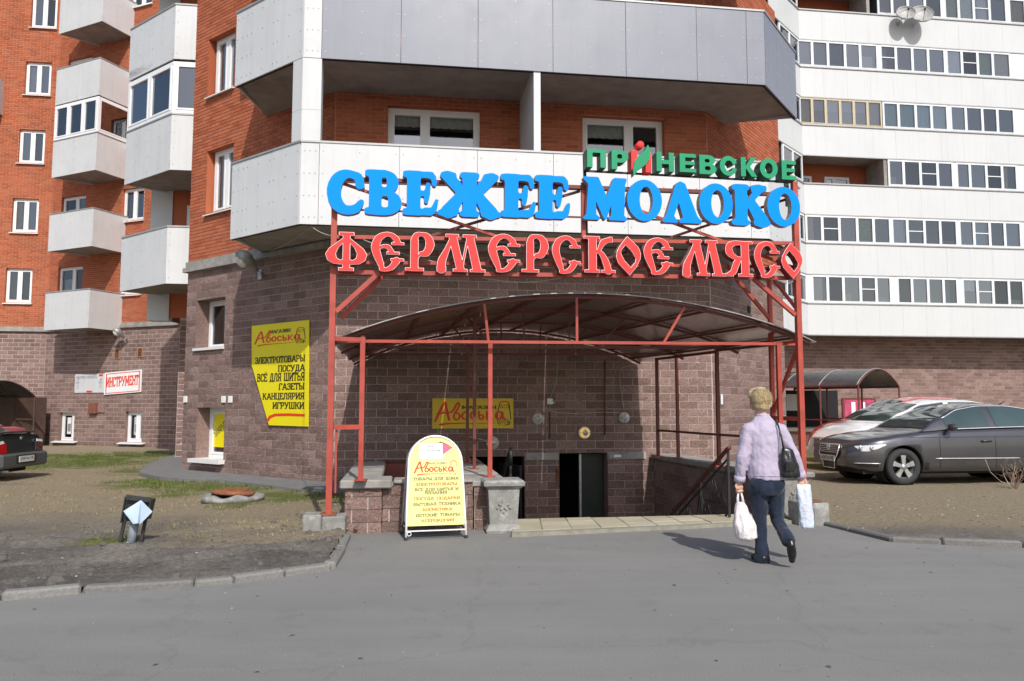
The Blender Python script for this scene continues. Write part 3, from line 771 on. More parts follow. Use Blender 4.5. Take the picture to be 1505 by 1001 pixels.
# ---- balconies round the tower
BF = Frame(-3.5, 12.66, 8.0); BF_L = 8.2
BL = Frame(-5.07, 13.87, math.degrees(math.atan2(12.66 - 13.87, -3.5 + 5.07))); BL_L = math.hypot(1.57, 1.21)
_q = BF.w(BF_L, 0, 0)
BR = Frame(_q[0], _q[1], 55.0); BR_L = 2.06
_r = BR.w(BR_L, 0, 0)
def end_left(z): return TC.w(TC.u(383, 366) , .0, z)
LW = TC.w(TC.u(386, 366), 0, 0)                                  # where the balcony's left end meets the wall
RW = TR.w(.9, 0, 0)
def tower_balcony(k):
    z0 = 4.5 + 2.84 * k; z1 = z0 + 1.38
    grey = k >= 1
    b = thing_part('balcony', tower)
    # slab
    def ins(F, u, d): return F.w(u, d, 0)[:2]
    poly = [(LW[0], LW[1]), (BL.w(0, -.04, 0)[0] + .03, BL.w(0, -.04, 0)[1]), BF.w(.02, -.05, 0)[:2], BF.w(BF_L - .02, -.05, 0)[:2], BR.w(BR_L, -.04, 0)[:2], (RW[0], RW[1]), TF.w(FL - .02, .02, 0)[:2], TF.w(.02, .02, 0)[:2]]
    g = MB(); g.prism(poly, lambda x, y, h: (x, y, h), z0 + .10, z0 + .32); g.build('slab', M['soffit'], b)
    g = MB()
    def panels(F, L, cuts, mat, d0=0.0):
        for a, c in zip(cuts[:-1], cuts[1:]):
            q = MB(); q.fbox(F, a + .004, c - .004, -.03, d0 + rnd.uniform(0, .003), z0, z1); q.build('parapet_panel', M[mat], b)
    rv = MB(); rw_ = MB()
    def rivets(F, cuts, mbx):
        for a, c in zip(cuts[:-1], cuts[1:]):
            if c - a < .2: cols = [a + .05]
            else: cols = [a + .06, (a + c) / 2, c - .06]
            for uu in cols:
                for zz in (z0 + .12, z0 + .48, z0 + .86, z1 - .14):
                    p = F.w(uu, .006, zz); mbx.fbox(F, uu - .008, uu + .008, .002, .007, zz - .008, zz + .008)
    cf = [0, .30] + [.30 + 1.32 * i for i in range(1, 6)] + [BF_L - .35, BF_L]
    cl = [0, .42, 1.2, BL_L - .02]
    cr = [.02, .75, 1.45, BR_L]
    panels(BL, BL_L, cl, 'panel'); rivets(BL, cl, rv)
    panels(BF, BF_L, cf[:2], 'panel'); rivets(BF, cf[:2], rv)
    panels(BF, BF_L, cf[1:], 'panel_grey' if grey else 'panel', 0.002); rivets(BF, cf[1:], rw_ if grey else rv)
    panels(BR, BR_L, cr, 'panel_grey' if grey else 'panel'); rivets(BR, cr, rw_ if grey else rv)
    if rv.v: tag(rv.build('rivets', M['rivet'], b), kind='stuff')
    if rw_.v: tag(rw_.build('rivets', M['rivet_pale'], b), kind='stuff')
    # returns to the wall at both ends
    A2 = BL.w(0, 0, 0); g = MB(); g.hexa([(A2[0], A2[1], z0 + .02), (A2[0] + .03, A2[1] + .01, z0 + .02), (LW[0] + .03, LW[1], z0 + .12), (LW[0], LW[1], z0 + .12), (A2[0], A2[1], z1), (A2[0] + .03, A2[1] + .01, z1), (LW[0] + .03, LW[1], z1), (LW[0], LW[1], z1)]); g.build('end_panel', M['panel'], b)
    A3 = BR.w(BR_L, 0, 0); g = MB(); g.hexa([(A3[0] - .03, A3[1], z0 + .02), (A3[0], A3[1], z0 + .02), (RW[0], RW[1], z0 + .12), (RW[0] - .03, RW[1] - .01, z0 + .12), (A3[0] - .03, A3[1], z1), (A3[0], A3[1], z1), (RW[0], RW[1], z1), (RW[0] - .03, RW[1] - .01, z1)]); g.build('end_panel', M['panel'], b)
    # capping rail and bottom drip
    g = MB()
    for F, L in ((BL, BL_L), (BF, BF_L), (BR, BR_L)):
        g.fbox(F, -.01, L + .01, -.05, .018, z1 + .002, z1 + .035)
    g.build('rail_cap', M['panel_edge'], b)
    g = MB()
    for F, L in ((BL, BL_L), (BF, BF_L), (BR, BR_L)): g.fbox(F, .0, L, -.06, -.034, z0 - .012, z0 + .11)
    g.build('bottom_angle', M['dark'], b)
    return b
def thing_part(name, parent):
    o = bpy.data.objects.new(name, None); COL.objects.link(o); o.empty_display_size = .1; o.parent = parent
    o.matrix_basis = rootinv(parent); return o
for k in (0, 1, 2): tower_balcony(k)
# white clad column at the balcony corner and the partition between flats
for k in (0, 1):
    z0 = 5.92 + 2.84 * k; z1 = z0 + 1.41
    for a, b_ in ((z0, z0 + .52), (z0 + .524, z1)):
        g = MB(); g.fbox(BF, .0, .31, -.03, .0, a, b_); g.fbox(BL, BL_L - .26, BL_L - .02, -.03, .0, a, b_)
        q = BF.w(.31, 0, 0); g.fbox(BF, .28, .31, -.28, -.03, a, b_); g.build('column_panel', M['panel'], tower)
    g = MB(); p = BF.w(3.98, 0, 0); PF = Frame(p[0], p[1], 98.0)
    g.fbox(PF, .02, 1.72, -.06, .06, z0 - .3, z1 + .27); g.build('partition', M['panel'], tower)
g = MB(); g.lathe([(.001, .10), (.12, .09), (.2, .04), (.24, 0)], lambda x, y, z: BF.w(4.42 + x * 1.1, -.3 + y, 5.88 + z * 1.1), 14); g.lathe([(.19, 0), (.22, .05), (.19, 0)], lambda x, y, z: BF.w(4.42 + x * 1.1, -.3 + y, 5.89 + z), 14)
tag(g.build('straw_hat', M['beige'], None), 'pale rounded bundle lying behind the rail of the first white balcony beside the partition', 'bundle')
# basement rooms behind the open doors
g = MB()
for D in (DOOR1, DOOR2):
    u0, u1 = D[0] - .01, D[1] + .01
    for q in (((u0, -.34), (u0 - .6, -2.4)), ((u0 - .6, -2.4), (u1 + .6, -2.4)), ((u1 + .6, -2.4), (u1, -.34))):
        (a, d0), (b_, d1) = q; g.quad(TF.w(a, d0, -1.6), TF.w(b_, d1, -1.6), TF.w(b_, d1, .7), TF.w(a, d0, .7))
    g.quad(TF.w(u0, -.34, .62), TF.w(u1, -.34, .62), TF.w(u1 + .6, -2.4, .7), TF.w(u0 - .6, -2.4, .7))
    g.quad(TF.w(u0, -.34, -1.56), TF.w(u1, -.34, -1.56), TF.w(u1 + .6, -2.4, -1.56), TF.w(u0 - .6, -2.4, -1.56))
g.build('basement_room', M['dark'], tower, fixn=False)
M['greendoor'] = plain('dark_green_door', (.010, .018, .013), .45, .1, 5)
g = MB(); g.fbox(TF, DOOR1[1] - .46, DOOR1[1] - .02, -.30, -.26, -1.5, LT - .03); dr = g.build('basement_door', M['greendoor'], tower)
g = MB(); g.fbox(TF, DOOR1[1] - .50, DOOR1[1] - .46, -.31, -.22, -1.5, LT - .03); g.build('door_edge', M['steel'], dr)
g = MB(); g.fbox(TF, DOOR1[1] - .40, DOOR1[1] - .08, -.262, -.252, -1.4, LT - .1); g.build('door_panel', M['greendoor'], dr)
dl = TF.shift(DOOR2[1] - .32, 0.0); DL = Frame(dl.o[0], dl.o[1], -62.0)
g = MB(); g.fbox(DL, -.32, .56, .0, .05, -1.5, .44, bev=.006); d2 = g.build('basement_door', M['black'], tower)
g = MB(); g.fbox(DL, .14, .30, .05, .056, -.22, .22); g.fbox(DL, .10, .26, .05, .056, -.62, -.34); g.build('paper_notice', M['panel'], d2)
g = MB(); g.fbox(TF, DOOR1[0] - .06, DOOR1[0] - .01, .01, .05, .10, .34); g.build('number_plate', M['rust'], tower)
g = MB(); g.fbox(TF, DOOR1[1] + .12, DOOR1[1] + .26, .035, .042, LT - .08, LT - .035); g.build('paper_label', M['white'], tower)
g = MB(); u_, z_ = TR.uz(1062, 577); g.fbox(TR, .35, .44, .02, .03, 1.55, 1.75); g.build('paper_label', M['white'], tower)
# stone bay over the side doorway on the far left of the tower
BAY = TC.shift(0, 0)
g = MB()
SB = Frame(TC.w(-1.0, -1.0, 0)[0], TC.w(-1.0, -1.0, 0)[1], -20.0)
sb_m = Masonry(tower, 'bay_stone_block', M['stone'], (3, 2), .007, limit=60, stuff_name='bay_stone_blocks')
backing(g, SB, 0, 1.25, 1.52, LEDGE, [], thick=.1); backing(g, SB, .0, 1.25, -.2, 1.52, [], d=-.55); g.quad(SB.w(0, 0, 1.52), SB.w(1.25, 0, 1.52), SB.w(1.25, -.55, 1.52), SB.w(0, -.55, 1.52), 1)
backing(g, Frame(SB.w(0, -1.2, 0)[0], SB.w(0, -1.2, 0)[1], 70 - 90 - 20 + 20 + 90 - 20), 0, .01, 1.5, 1.6, [])
g.build('bay_wall_core', [M['mortar'], M['stone']], tower, fixn=False)
sb_m.wall(SB, 0, 1.25, 1.56, LEDGE - .06, [], .375, .151, .011, .009); sb_m.wall(SB, 0, 1.25, -.06, 1.5, [], .375, .151, .011, .009, d=-.55); sb_m.finish()
g = MB(); g.fbox(SB, .05, .95, -.52, -.1, -.05, .16, bev=.01); g.build('door_step', M['concrete'], tower)
# small plates flanking the low window
for px in (267 + 7, 330, 340):
    u_, z_ = TC.uz(px, 587); g = MB(); g.fbox(TC, u_ - .07, u_ + .07, .015, .035, z_ - .07, z_ + .07, bev=.005); g.build('number_plate', M['white'], tower)
# broken holes in the stone of the right wall
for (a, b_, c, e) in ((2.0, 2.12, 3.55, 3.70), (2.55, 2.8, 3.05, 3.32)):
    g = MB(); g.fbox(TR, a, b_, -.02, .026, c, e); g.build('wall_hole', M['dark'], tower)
# ================================================================== GROUND
def poly_y(pts, x):
    if x <= pts[0][0]: return pts[0][1]
    for a, b in zip(pts[:-1], pts[1:]):
        if x <= b[0]: return a[1] + (b[1] - a[1]) * (x - a[0]) / (b[0] - a[0])
    return pts[-1][1]
KL = [atz(x, y, 0)[:2] for x, y in ((-500, 905), (0, 884), (120, 873), (285, 863), (345, 858), (420, 848), (488, 838))]
KL_END = atz(517, 790, 0)[:2]
KR0 = atz(1192, 768, 0)[:2]
KR = [atz(x, y, 0)[:2] for x, y in ((1309, 797), (1385, 801), (1505, 806), (2200, 822))]
# pit outline (world x, y)
PW_L = Frame(-.42, 9.62, 98.0)      # planter wall runs back from the planter; u back along it
PIT = [(.02, 10.30), (3.28, 11.02), (3.22, 12.1), (2.60, 15.72), (-.72, 15.25)]
def tfy(x): return WY + (x - WX) * math.tan(math.radians(8)) + .004
PIT = [(.02, 10.30), (3.42, 10.82), (2.72, tfy(2.72)), (-.62, tfy(-.62))]
LAREA = [(-1.98, 9.5), (-.35, 9.75), (-1.0, 14.7), (-2.8, 14.7)]
def asphalt():
    m, nt, b = new_mat('dusty_asphalt')
    n1 = noise(nt, .35, 6, .6); r1 = ramp(nt, [(.3, (.192, .190, .181)), (.55, (.214, .211, .201)), (.8, (.233, .230, .219))]); nt.links.new(n1.outputs[0], r1.inputs[0])
    n2 = noise(nt, 110, 4, .85); r2 = ramp(nt, [(.28, (.55, .55, .55)), (.5, (1, 1, 1)), (.74, (1.35, 1.34, 1.32))]); nt.links.new(n2.outputs[0], r2.inputs[0])
    c = mixc(nt, 1.0, r1.outputs[0], r2.outputs[0], 'MULTIPLY')
    n3 = noise(nt, 2.3, 8, .75); r3 = ramp(nt, [(.56, (1, 1, 1)), (.75, (.72, .72, .73))]); nt.links.new(n3.outputs[0], r3.inputs[0])
    c = mixc(nt, .8, c, r3.outputs[0], 'MULTIPLY')
    # drag marks stretched along the road
    g = nt.nodes.new('ShaderNodeNewGeometry'); mp = nt.nodes.new('ShaderNodeMapping'); mp.inputs['Scale'].default_value = (.35, 3.2, 1)
    nt.links.new(g.outputs['Position'], mp.inputs['Vector']); n4 = noise(nt, 1.0, 5, .6, vec=mp.outputs[0]); r4 = ramp(nt, [(.35, (.94, .94, .94)), (.65, (1.04, 1.04, 1.04))]); nt.links.new(n4.outputs[0], r4.inputs[0])
    c = mixc(nt, .8, c, r4.outputs[0], 'MULTIPLY')
    vo = nt.nodes.new('ShaderNodeTexVoronoi'); vo.feature = 'DISTANCE_TO_EDGE'; vo.inputs['Scale'].default_value = .33
    nw = noise(nt, 2.2, 5, .6); va = nt.nodes.new('ShaderNodeVectorMath'); va.operation = 'MULTIPLY_ADD'; va.inputs[1].default_value = (.55, .55, .55)
    nt.links.new(nw.outputs['Color'], va.inputs[0]); nt.links.new(g.outputs['Position'], va.inputs[2]); nt.links.new(va.outputs[0], vo.inputs['Vector'])
    r5 = ramp(nt, [(.0, (.62, .62, .62)), (.006, (1, 1, 1))]); nt.links.new(vo.outputs['Distance'], r5.inputs[0])
    c = mixc(nt, .28, c, r5.outputs[0], 'MULTIPLY')
    nt.links.new(c, b.inputs['Base Color']); b.inputs['Roughness'].default_value = .9; b.inputs['Specular IOR Level'].default_value = .3
    h = math_n(nt, 'ADD', n2.outputs[0], math_n(nt, 'MULTIPLY', n3.outputs[0], .8)); bump(nt, b, h, .5, .006)
    return m
M['asphalt'] = asphalt()
M['asphalt_path'] = plain('grey_path_asphalt', (.165, .165, .162), .92, .15, 4, bumpy=.5, bscale=70)
M['slab_joint'] = plain('slab_joint', (.25, .235, .19), .95, .2, 10)
M['tile_base'] = plain('pit_concrete', (.13, .12, .11), .95, .25, 4)
# flat far ground to the horizon with the road surface cut round the stair pit
g = MB()
outer = [(-300, -60), (300, -60), (300, 400), (-300, 400)]
hole = [PIT[0], PIT[1], (PIT[2][0] + .1, PIT[2][1]), (PIT[2][0] + .1, PIT[2][1] + 3), (PIT[3][0] - .1, PIT[3][1] + 3), (PIT[3][0] - .1, PIT[3][1])]
tr = tessellate_polygon([[Vector((x, y, 0)) for x, y in outer], [Vector((x, y, 0)) for x, y in reversed(hole)]])
fl = outer + list(reversed(hole)); g.add([(x, y, 0) for x, y in fl], [tuple(t) for t in tr])
tag(g.build('road', M['asphalt'], None), kind='structure')
def subdiv_note(): pass
# yards: one sheet each side, soil with bumps, grass and mud as point attributes
def yard_mat():
    m, nt, b = new_mat('yard_soil')
    at = nt.nodes.new('ShaderNodeAttribute'); at.attribute_name = 'zones'
    sep = nt.nodes.new('ShaderNodeSeparateColor'); nt.links.new(at.outputs['Color'], sep.inputs[0])
    n1 = noise(nt, 2.2, 8, .7); n2 = noise(nt, 18, 8, .75); n3 = noise(nt, 90, 4, .8)
    straw = ramp(nt, [(.32, (.26, .205, .14)), (.5, (.36, .295, .20)), (.7, (.47, .40, .285))]); nt.links.new(n2.outputs[0], straw.inputs[0])
    mud = ramp(nt, [(.3, (.145, .131, .116)), (.5, (.215, .196, .174)), (.72, (.31, .285, .255))]); nt.links.new(n2.outputs[0], mud.inputs[0])
    grn = ramp(nt, [(.3, (.075, .10, .022)), (.48, (.14, .175, .042)), (.62, (.24, .22, .10))]); nt.links.new(n2.outputs[0], grn.inputs[0])
    def soft(ch, lo, hi):
        a = math_n(nt, 'ADD', ch, math_n(nt, 'MULTIPLY', math_n(nt, 'SUBTRACT', n1.outputs[0], .5), .9))
        a = math_n(nt, 'ADD', a, math_n(nt, 'MULTIPLY', math_n(nt, 'SUBTRACT', n2.outputs[0], .5), .5))
        r = ramp(nt, [(lo, (0, 0, 0)), (hi, (1, 1, 1))]); nt.links.new(a, r.inputs[0]); return r.outputs[0]
    nbig = noise(nt, 1.1, 6, .65); rbig = ramp(nt, [(.38, (.66, .65, .64)), (.5, (.95, .95, .95)), (.64, (1.3, 1.28, 1.25))]); nt.links.new(nbig.outputs[0], rbig.inputs[0])
    mudc = mixc(nt, 1.0, mud.outputs[0], rbig.outputs[0], 'MULTIPLY')
    c = mixc(nt, soft(sep.outputs[0], .30, .78), straw.outputs[0], mudc)
    c = mixc(nt, soft(sep.outputs[1], .36, .80), c, grn.outputs[0])
    r3 = ramp(nt, [(.35, (.72, .72, .72)), (.68, (1.25, 1.25, 1.25))]); nt.links.new(n3.outputs[0], r3.inputs[0])
    c = mixc(nt, 1.0, c, r3.outputs[0], 'MULTIPLY')
    nt.links.new(c, b.inputs['Base Color']); b.inputs['Roughness'].default_value = .95; b.inputs['Specular IOR Level'].default_value = .2
    h = math_n(nt, 'ADD', n2.outputs[0], math_n(nt, 'MULTIPLY', n3.outputs[0], .35)); bump(nt, b, h, 1.0, .06)
    return m
M['soil'] = yard_mat()
from mathutils import noise as mnoise
def fbm(x, y, s, o=4):
    v = 0; a = 1; t = 0
    for i in range(o): v += a * mnoise.noise((x * s, y * s, 3.7 * i)); t += a; a *= .5; s *= 2.1
    return v / t
def yard_z_left(x, y):
    e = min(1.0, max(0.0, (y - poly_y(KL, x)) / .5))
    z = .075 + .035 * fbm(x, y, .5) + .04 * max(0, min(1, (y - 9) / 4))
    front = max(0, min(1, 1.25 - (y - poly_y(KL, x)) / 3.2))
    z += front * (.09 * fbm(x * .6, y, 1.6) + .075 * abs(fbm(x * .35, y * 1.8, 1.1)) + .035 * fbm(x * .8, y * 1.3, 4.5))
    z += .010 * fbm(x, y, 6)
    for yo, w_, a_ in ((.75, .10, .05), (1.25, .12, .045), (2.0, .10, .05), (2.75, .13, .04)):
        yc = poly_y(KL, x) + yo + .25 * math.sin(x * .7 + yo * 3) + .12 * fbm(x, yo, 1.2); q = abs(y - yc)
        if q < .5: z += -a_ * math.exp(-(q / w_) ** 2) + a_ * .6 * math.exp(-((q - w_ * 2.0) / (w_ * .7)) ** 2)
    far = max(0, min(1, (y - 12) / 8)); z = z * (1 - far) + (.03 + .015 * fbm(x, y, .8)) * far
    return .03 + (z - .03) * e if e < 1 else z
def yard_z_right(x, y):
    z = .10 + .02 * fbm(x, y, .6) + .012 * fbm(x, y, 4)
    e = min(1.0, max(0.0, (y - poly_y(KR, x)) / .6)); d = line_dist((x, y), KR0, KR[0]); e = min(e, max(0, d - .1) / .7)
    return .045 + (z - .045) * e
def line_dist(p, a, b):
    ax, ay = a; bx, by = b; t = max(0, min(1, ((p[0] - ax) * (bx - ax) + (p[1] - ay) * (by - ay)) / ((bx - ax) ** 2 + (by - ay) ** 2)))
    return math.hypot(p[0] - ax - t * (bx - ax), p[1] - ay - t * (by - ay))
GREEN_L = [atz(x, y, .05)[:2] for x, y in ((150, 672), (235, 678), (215, 700), (260, 718), (330, 722), (440, 733))]
GREEN_PTS = [(atz(270, 712, .05)[:2], .7), (atz(350, 722, .05)[:2], .45), (atz(440, 736, .05)[:2], .35), (atz(130, 680, .05)[:2], 1.1), (atz(158, 798, .08)[:2], .22), (atz(300, 722, .05)[:2], .55), (atz(225, 712, .05)[:2], .6), (atz(395, 735, .05)[:2], .35), (atz(500, 740, .05)[:2], .3), (atz(150, 671, .05)[:2], 1.2), (atz(235, 690, .05)[:2], .7), (atz(90, 674, .05)[:2], .8), (atz(335, 748, .05)[:2], .22)]
def zones_left(x, y):
    k = y - poly_y(KL, x)
    leftness = max(0, min(1, (-3.1 - x) / 1.2))
    mud = max(0, 1.3 - k / max(.8, 2.3 + 2.4 * leftness + 1.3 * fbm(x, y, .9) + 1.6 * fbm(x * .6, y, .35)))
    mud = max(mud, .75 * max(0, 1 - math.hypot((x + 10) / 2.2, (y - 14.6) / .8)))
    grn = 0
    for (p, r) in GREEN_PTS: grn = max(grn, 1.25 - math.hypot(x - p[0], (y - p[1]) / 1.7) / (r * 1.9))
    pb = TC.uz  # base of walls: more green
    d = line_dist((x, y), (-14.5, 24.0), (-8.3, 24.0)); grn = max(grn, 1 - d / 1.8)
    grn *= .80 + .9 * max(-.5, min(.5, fbm(x, y, 1.6) * 1.6 + .12))
    return min(1, max(0, mud)), min(1, max(0, grn))
def zones_right(x, y):
    k = y - poly_y(KR, x); mud = max(0, 1.0 - k / 1.6)
    grn = max(0, 1 - math.hypot((x - 7.2) / 2.6, (y - 19.0) / 2.6)) * .9
    grn = max(grn, 1.0 - math.hypot((x - 9.0), (y - 24)) / 5); grn = max(grn, .8 - math.hypot((x - 8.3), (y - 12.0) * 1.5) / .9)
    return min(1, max(0, mud)), min(1, max(0, grn))
def sheet(name, fn_xy, nu, nv, zf, zones, mat):
    me = bpy.data.meshes.new(name); vs = []; cols = []
    for j in range(nv + 1):
        for i in range(nu + 1):
            x, y = fn_xy(i / nu, j / nv); vs.append((x, y, zf(x, y))); a, b = zones(x, y); cols += [a, b, 0, 1]
    fs = [(j * (nu + 1) + i, j * (nu + 1) + i + 1, (j + 1) * (nu + 1) + i + 1, (j + 1) * (nu + 1) + i) for j in range(nv) for i in range(nu)]
    me.from_pydata(vs, [], fs); me.materials.append(mat)
    at = me.color_attributes.new('zones', 'FLOAT_COLOR', 'POINT'); at.data.foreach_set('color', cols)
    for p in me.polygons: p.use_smooth = True
    o = bpy.data.objects.new(name, me); COL.objects.link(o); tag(o, kind='structure'); return o
def xy_left(s, t):
    # s 0 -> far left, 1 -> right edge ; t 0 -> kerb, 1 -> back
    x0 = KL[-1][0] - 36 * (1 - s) ** 2.2
    y0 = poly_y(KL, x0) + .10
    y = y0 + (30 - y0) * (t ** 1.8)
    wright = max(0, 1 - (KL[-1][0] - x0) / 1.5)
    sh = (KL_END[0] - KL[-1][0]) / (KL_END[1] - KL[-1][1])
    x = x0 + wright * (sh * min(y - KL[-1][1], 3.0) - .0 + (-.12 * max(0, min(y, 14.5) - 9.5)))
    return x - .06 * wright, y
sheet('yard_ground', xy_left, 190, 210, yard_z_left, zones_left, M['soil'])
def xy_right(s, t):
    x0 = KR[0][0] + 36 * (s ** 2.0); y0 = poly_y(KR, x0) + .08
    y = y0 + (34 - y0) * (t ** 1.7); wl_ = max(0, 1 - (x0 - KR[0][0]) / 1.2)
    sh = (KR0[0] - KR[0][0]) / (KR0[1] - KR[0][1])
    x = x0 + wl_ * (sh * max(0, min(y - KR[0][1], KR0[1] - KR[0][1])) - .22 * max(0, min(y, 16) - KR0[1])) + .05 * wl_
    return x, y
sheet('yard_ground', xy_right, 130, 150, yard_z_right, zones_right, M['soil'])
# asphalt path hugging the tower on the left
g = MB()
pth = [atz(x, y, .09)[:2] for x, y in ((481, 729), (440, 724), (380, 716), (330, 710), (280, 708), (235, 705), (204, 698), (212, 688), (238, 676), (215, 668), (300, 662), (500, 700))]
pth = [(-1.95, 13.2)] + [(p[0], p[1]) for p in pth[:9]] + [(-9.6, 22.5), (-8.2, 22.8), (-6.6, 17.2), (-2.6, 14.2)]
g.prism(pth, lambda x, y, h: (x, y, h), .0, .145, 0)
tag(g.build('path', M['asphalt_path'], None), kind='structure')
# kerbs
kerb = thing('kerb', None, None); tag(kerb, kind='structure')
def kerb_run(pts, L=1.0, w=.12, h=.062, d0=0.0):
    for a, b in zip(pts[:-1], pts[1:]):
        dx, dy = b[0] - a[0], b[1] - a[1]; D = math.hypot(dx, dy); n = max(1, round(D / L)); ang = math.degrees(math.atan2(dy, dx))
        for i in range(n):
            p = (a[0] + dx * i / n, a[1] + dy * i / n); F = Frame(p[0], p[1], ang + rnd.uniform(-1.0, 1.0))
            q = MB(); hh = h + rnd.uniform(-.012, .008); q.fbox(F, .006, D / n - .006, -w, 0, -.1, hh, bev=.018); q.build('kerb_stone', M['kerb'], kerb)
kerb_run(KL, .95); 
kerb_run([(KL[-1][0] + .02, KL[-1][1] + .05), (KL_END[0] - .0, KL_END[1])], 1.0)
kerb_run([KR0, KR[0]][::1], .95, w=.12, h=.055); kerb_run(KR, 1.0)
# tiled slab strip in front of the stairs
slab = thing('threshold_slab', None, None, (1.8, 10.2, 0)); tag(slab, kind='structure')
SF0 = atz(752, 790, 0)[:2]; SF1 = atz(1165, 770, 0)[:2]
b0, b1 = (.02, 10.30), (3.42, 10.82)
g = MB(); g.prism([SF0, SF1, (b1[0] + .02, b1[1]), b0], lambda x, y, h: (x, y, h), -.05, .044); g.build('slab_core', M['slab_joint'], slab)
cols, rows = 10, 3
for j in range(rows):
    for i in range(cols):
        def P(s, t):
            ax, ay = SF0[0] + (SF1[0] - SF0[0]) * s, SF0[1] + (SF1[1] - SF0[1]) * s; bx, by = b0[0] + (b1[0] - b0[0]) * s, b0[1] + (b1[1] - b0[1]) * s
            return (ax + (bx - ax) * t, ay + (by - ay) * t)
        e = .0022; t0, t1 = .13 + .87 * j / rows, .13 + .87 * (j + 1) / rows
        q = [P(i / cols + e, t0 + e), P((i + 1) / cols - e, t0 + e), P((i + 1) / cols - e, t1 - e), P(i / cols + e, t1 - e)]
        zt = .052 + rnd.uniform(-.004, .003); m_ = MB(); m_.hexa([(x, y, .034) for x, y in q] + [(x, y, zt) for x, y in q]); m_.build('tile', M['tile'], slab)
# the pit: floor, side walls below ground, steps
pit = thing('stairwell', None, None, (1.4, 13, -1.5)); tag(pit, kind='structure')
g = MB(); g.add([(x, y, -1.55) for x, y in PIT], [(0, 1, 2, 3)]); g.build('pit_floor', M['concrete'], pit, fixn=False)
g = MB(); g.quad((*PIT[0], -1.55), (*PIT[1], -1.55), (*PIT[1], .0), (*PIT[0], .0)); g.build('pit_front', M['tile_base'], pit, fixn=False)
for i in range(9):
    z = -.17 * (i + 1) + .0; F = Frame(.02, 10.30, 8.7); y0 = -.0 - .30 * i
    g = MB(); g.fbox(F, -.1 - .02 * i, 3.42 - .02 * i, -.30 * (i + 1), -.30 * i, -1.55, z, bev=.01); g.build('step', M['concrete'], pit)
# loose stones, litter and clods
def pebble(x, y, z, r, seed, mb, mi=0):
    q = random.Random(seed); vs = []
    for k in range(8):
        a = 2 * math.pi * k / 8; rr = r * q.uniform(.7, 1.2); vs.append((x + rr * math.cos(a), y + rr * math.sin(a), z))
    t = [(x + (v[0] - x) * .55, y + (v[1] - y) * .55, z + r * q.uniform(.35, .7)) for v in vs]
    mb.add(vs + t, [(i, (i + 1) % 8, 8 + (i + 1) % 8, 8 + i) for i in range(8)] + [tuple(range(8, 16))], mi)
g = MB(); q = random.Random(3)
for i in range(520):
    x = -1.8 - 9 * q.random() ** 1.2; y = poly_y(KL, x) + .15 + q.random() * 3.6; r_ = q.uniform(.012, .05) * (1 if q.random() < .85 else 1.7); pebble(x, y, yard_z_left(x, y) - r_ * .25, r_, i + 5000, g, 0)
for i in range(900):
    x = -1.7 - 9 * q.random() ** 1.3; y = poly_y(KL, x) + .2 + q.random() ** 1.4 * 5; pebble(x, y, yard_z_left(x, y) - .003, q.uniform(.005, .017), i, g, q.choice((0, 0, 0, 0, 0, 0, 0, 1)))
for i in range(500):
    x = 4.2 + 6 * q.random(); y = poly_y(KR, x) + .2 + q.random() * 4; pebble(x, y, yard_z_right(x, y) - .003, q.uniform(.006, .02), i, g, q.choice((0, 0, 0, 1)))
for i in range(260):
    x = q.uniform(-6, 6); y = q.uniform(3, 9); pebble(x, y, 0, q.uniform(.003, .008), i, g, q.choice((0, 0, 1)))
M['clod'] = plain('soil_clod', (.10, .09, .08), .95, .3, 20); M['palestone'] = plain('pale_pebble', (.34, .32, .29), .9, .3, 20)
for i in range(90):
    x = q.uniform(-7, 7); y = q.uniform(2.6, 8.6)
    if y > poly_y(KL, x) - .1 and x < -1.6: continue
    a = q.uniform(0, 6.28); l = q.uniform(.008, .03); w_ = l * q.uniform(.2, .6); c_, s_ = math.cos(a), math.sin(a)
    g.add([(x + (u * c_ - v_ * s_), y + (u * s_ + v_ * c_), z_) for u, v_, z_ in ((-l, 0, .002), (0, -w_, .006), (l, 0, .003), (0, w_, .008))], [(0, 1, 2, 3)], 0)
tag(g.build('gravel', [M['clod'], M['palestone']], None), 'loose pebbles and clods scattered over the bare soil and the road', 'gravel', kind='stuff')
# grass: real blades
def blades(name, label, spots, zf, mat, hmin, hmax, seed, n):
    q = random.Random(seed); vs = []; fs = []
    tot = sum(s[2] for s in spots)
    for (cx, cy, wgt, rx, ry) in spots:
        for i in range(int(n * wgt / tot)):
            a = q.uniform(0, 2 * math.pi); r = math.sqrt(q.random()) * q.choice((1, 1, 1.25)); x = cx + rx * r * math.cos(a); y = cy + ry * r * math.sin(a)
            if fbm(x, y, 2.2) < -.05 + .12 * q.random() or fbm(x, y, .9) < -.18: continue
            if TC_side(x, y) or (x > -2.0 and x < 3.9): continue
            z = zf(x, y) - .005; h = q.uniform(hmin, hmax); t = q.uniform(0, 2 * math.pi); w = q.uniform(.003, .007); l = q.uniform(.1, .9) * h; t2 = q.uniform(0, 6.28)
            b = len(vs); vs += [(x - w * math.cos(t), y - w * math.sin(t), z), (x + w * math.cos(t), y + w * math.sin(t), z), (x + l * math.cos(t2), y + l * math.sin(t2), z + h)]; fs.append((b, b + 1, b + 2))
    me = bpy.data.meshes.new(name); me.from_pydata(vs, [], fs); me.materials.append(mat); o = bpy.data.objects.new(name, me); COL.objects.link(o)
    tag(o, label, 'grass', kind='stuff'); return o
def TC_side(x, y):
    dx, dy = x - TC.o[0], y - TC.o[1]
    u = dx * TC.t[0] + dy * TC.t[1]; d = dx * TC.n[0] + dy * TC.n[1]
    if d < .02 and u > -2: return True
    # the asphalt path strip
    return u > -1.6 and d < .95 - (.0 if u > .5 else .0) and u < 6
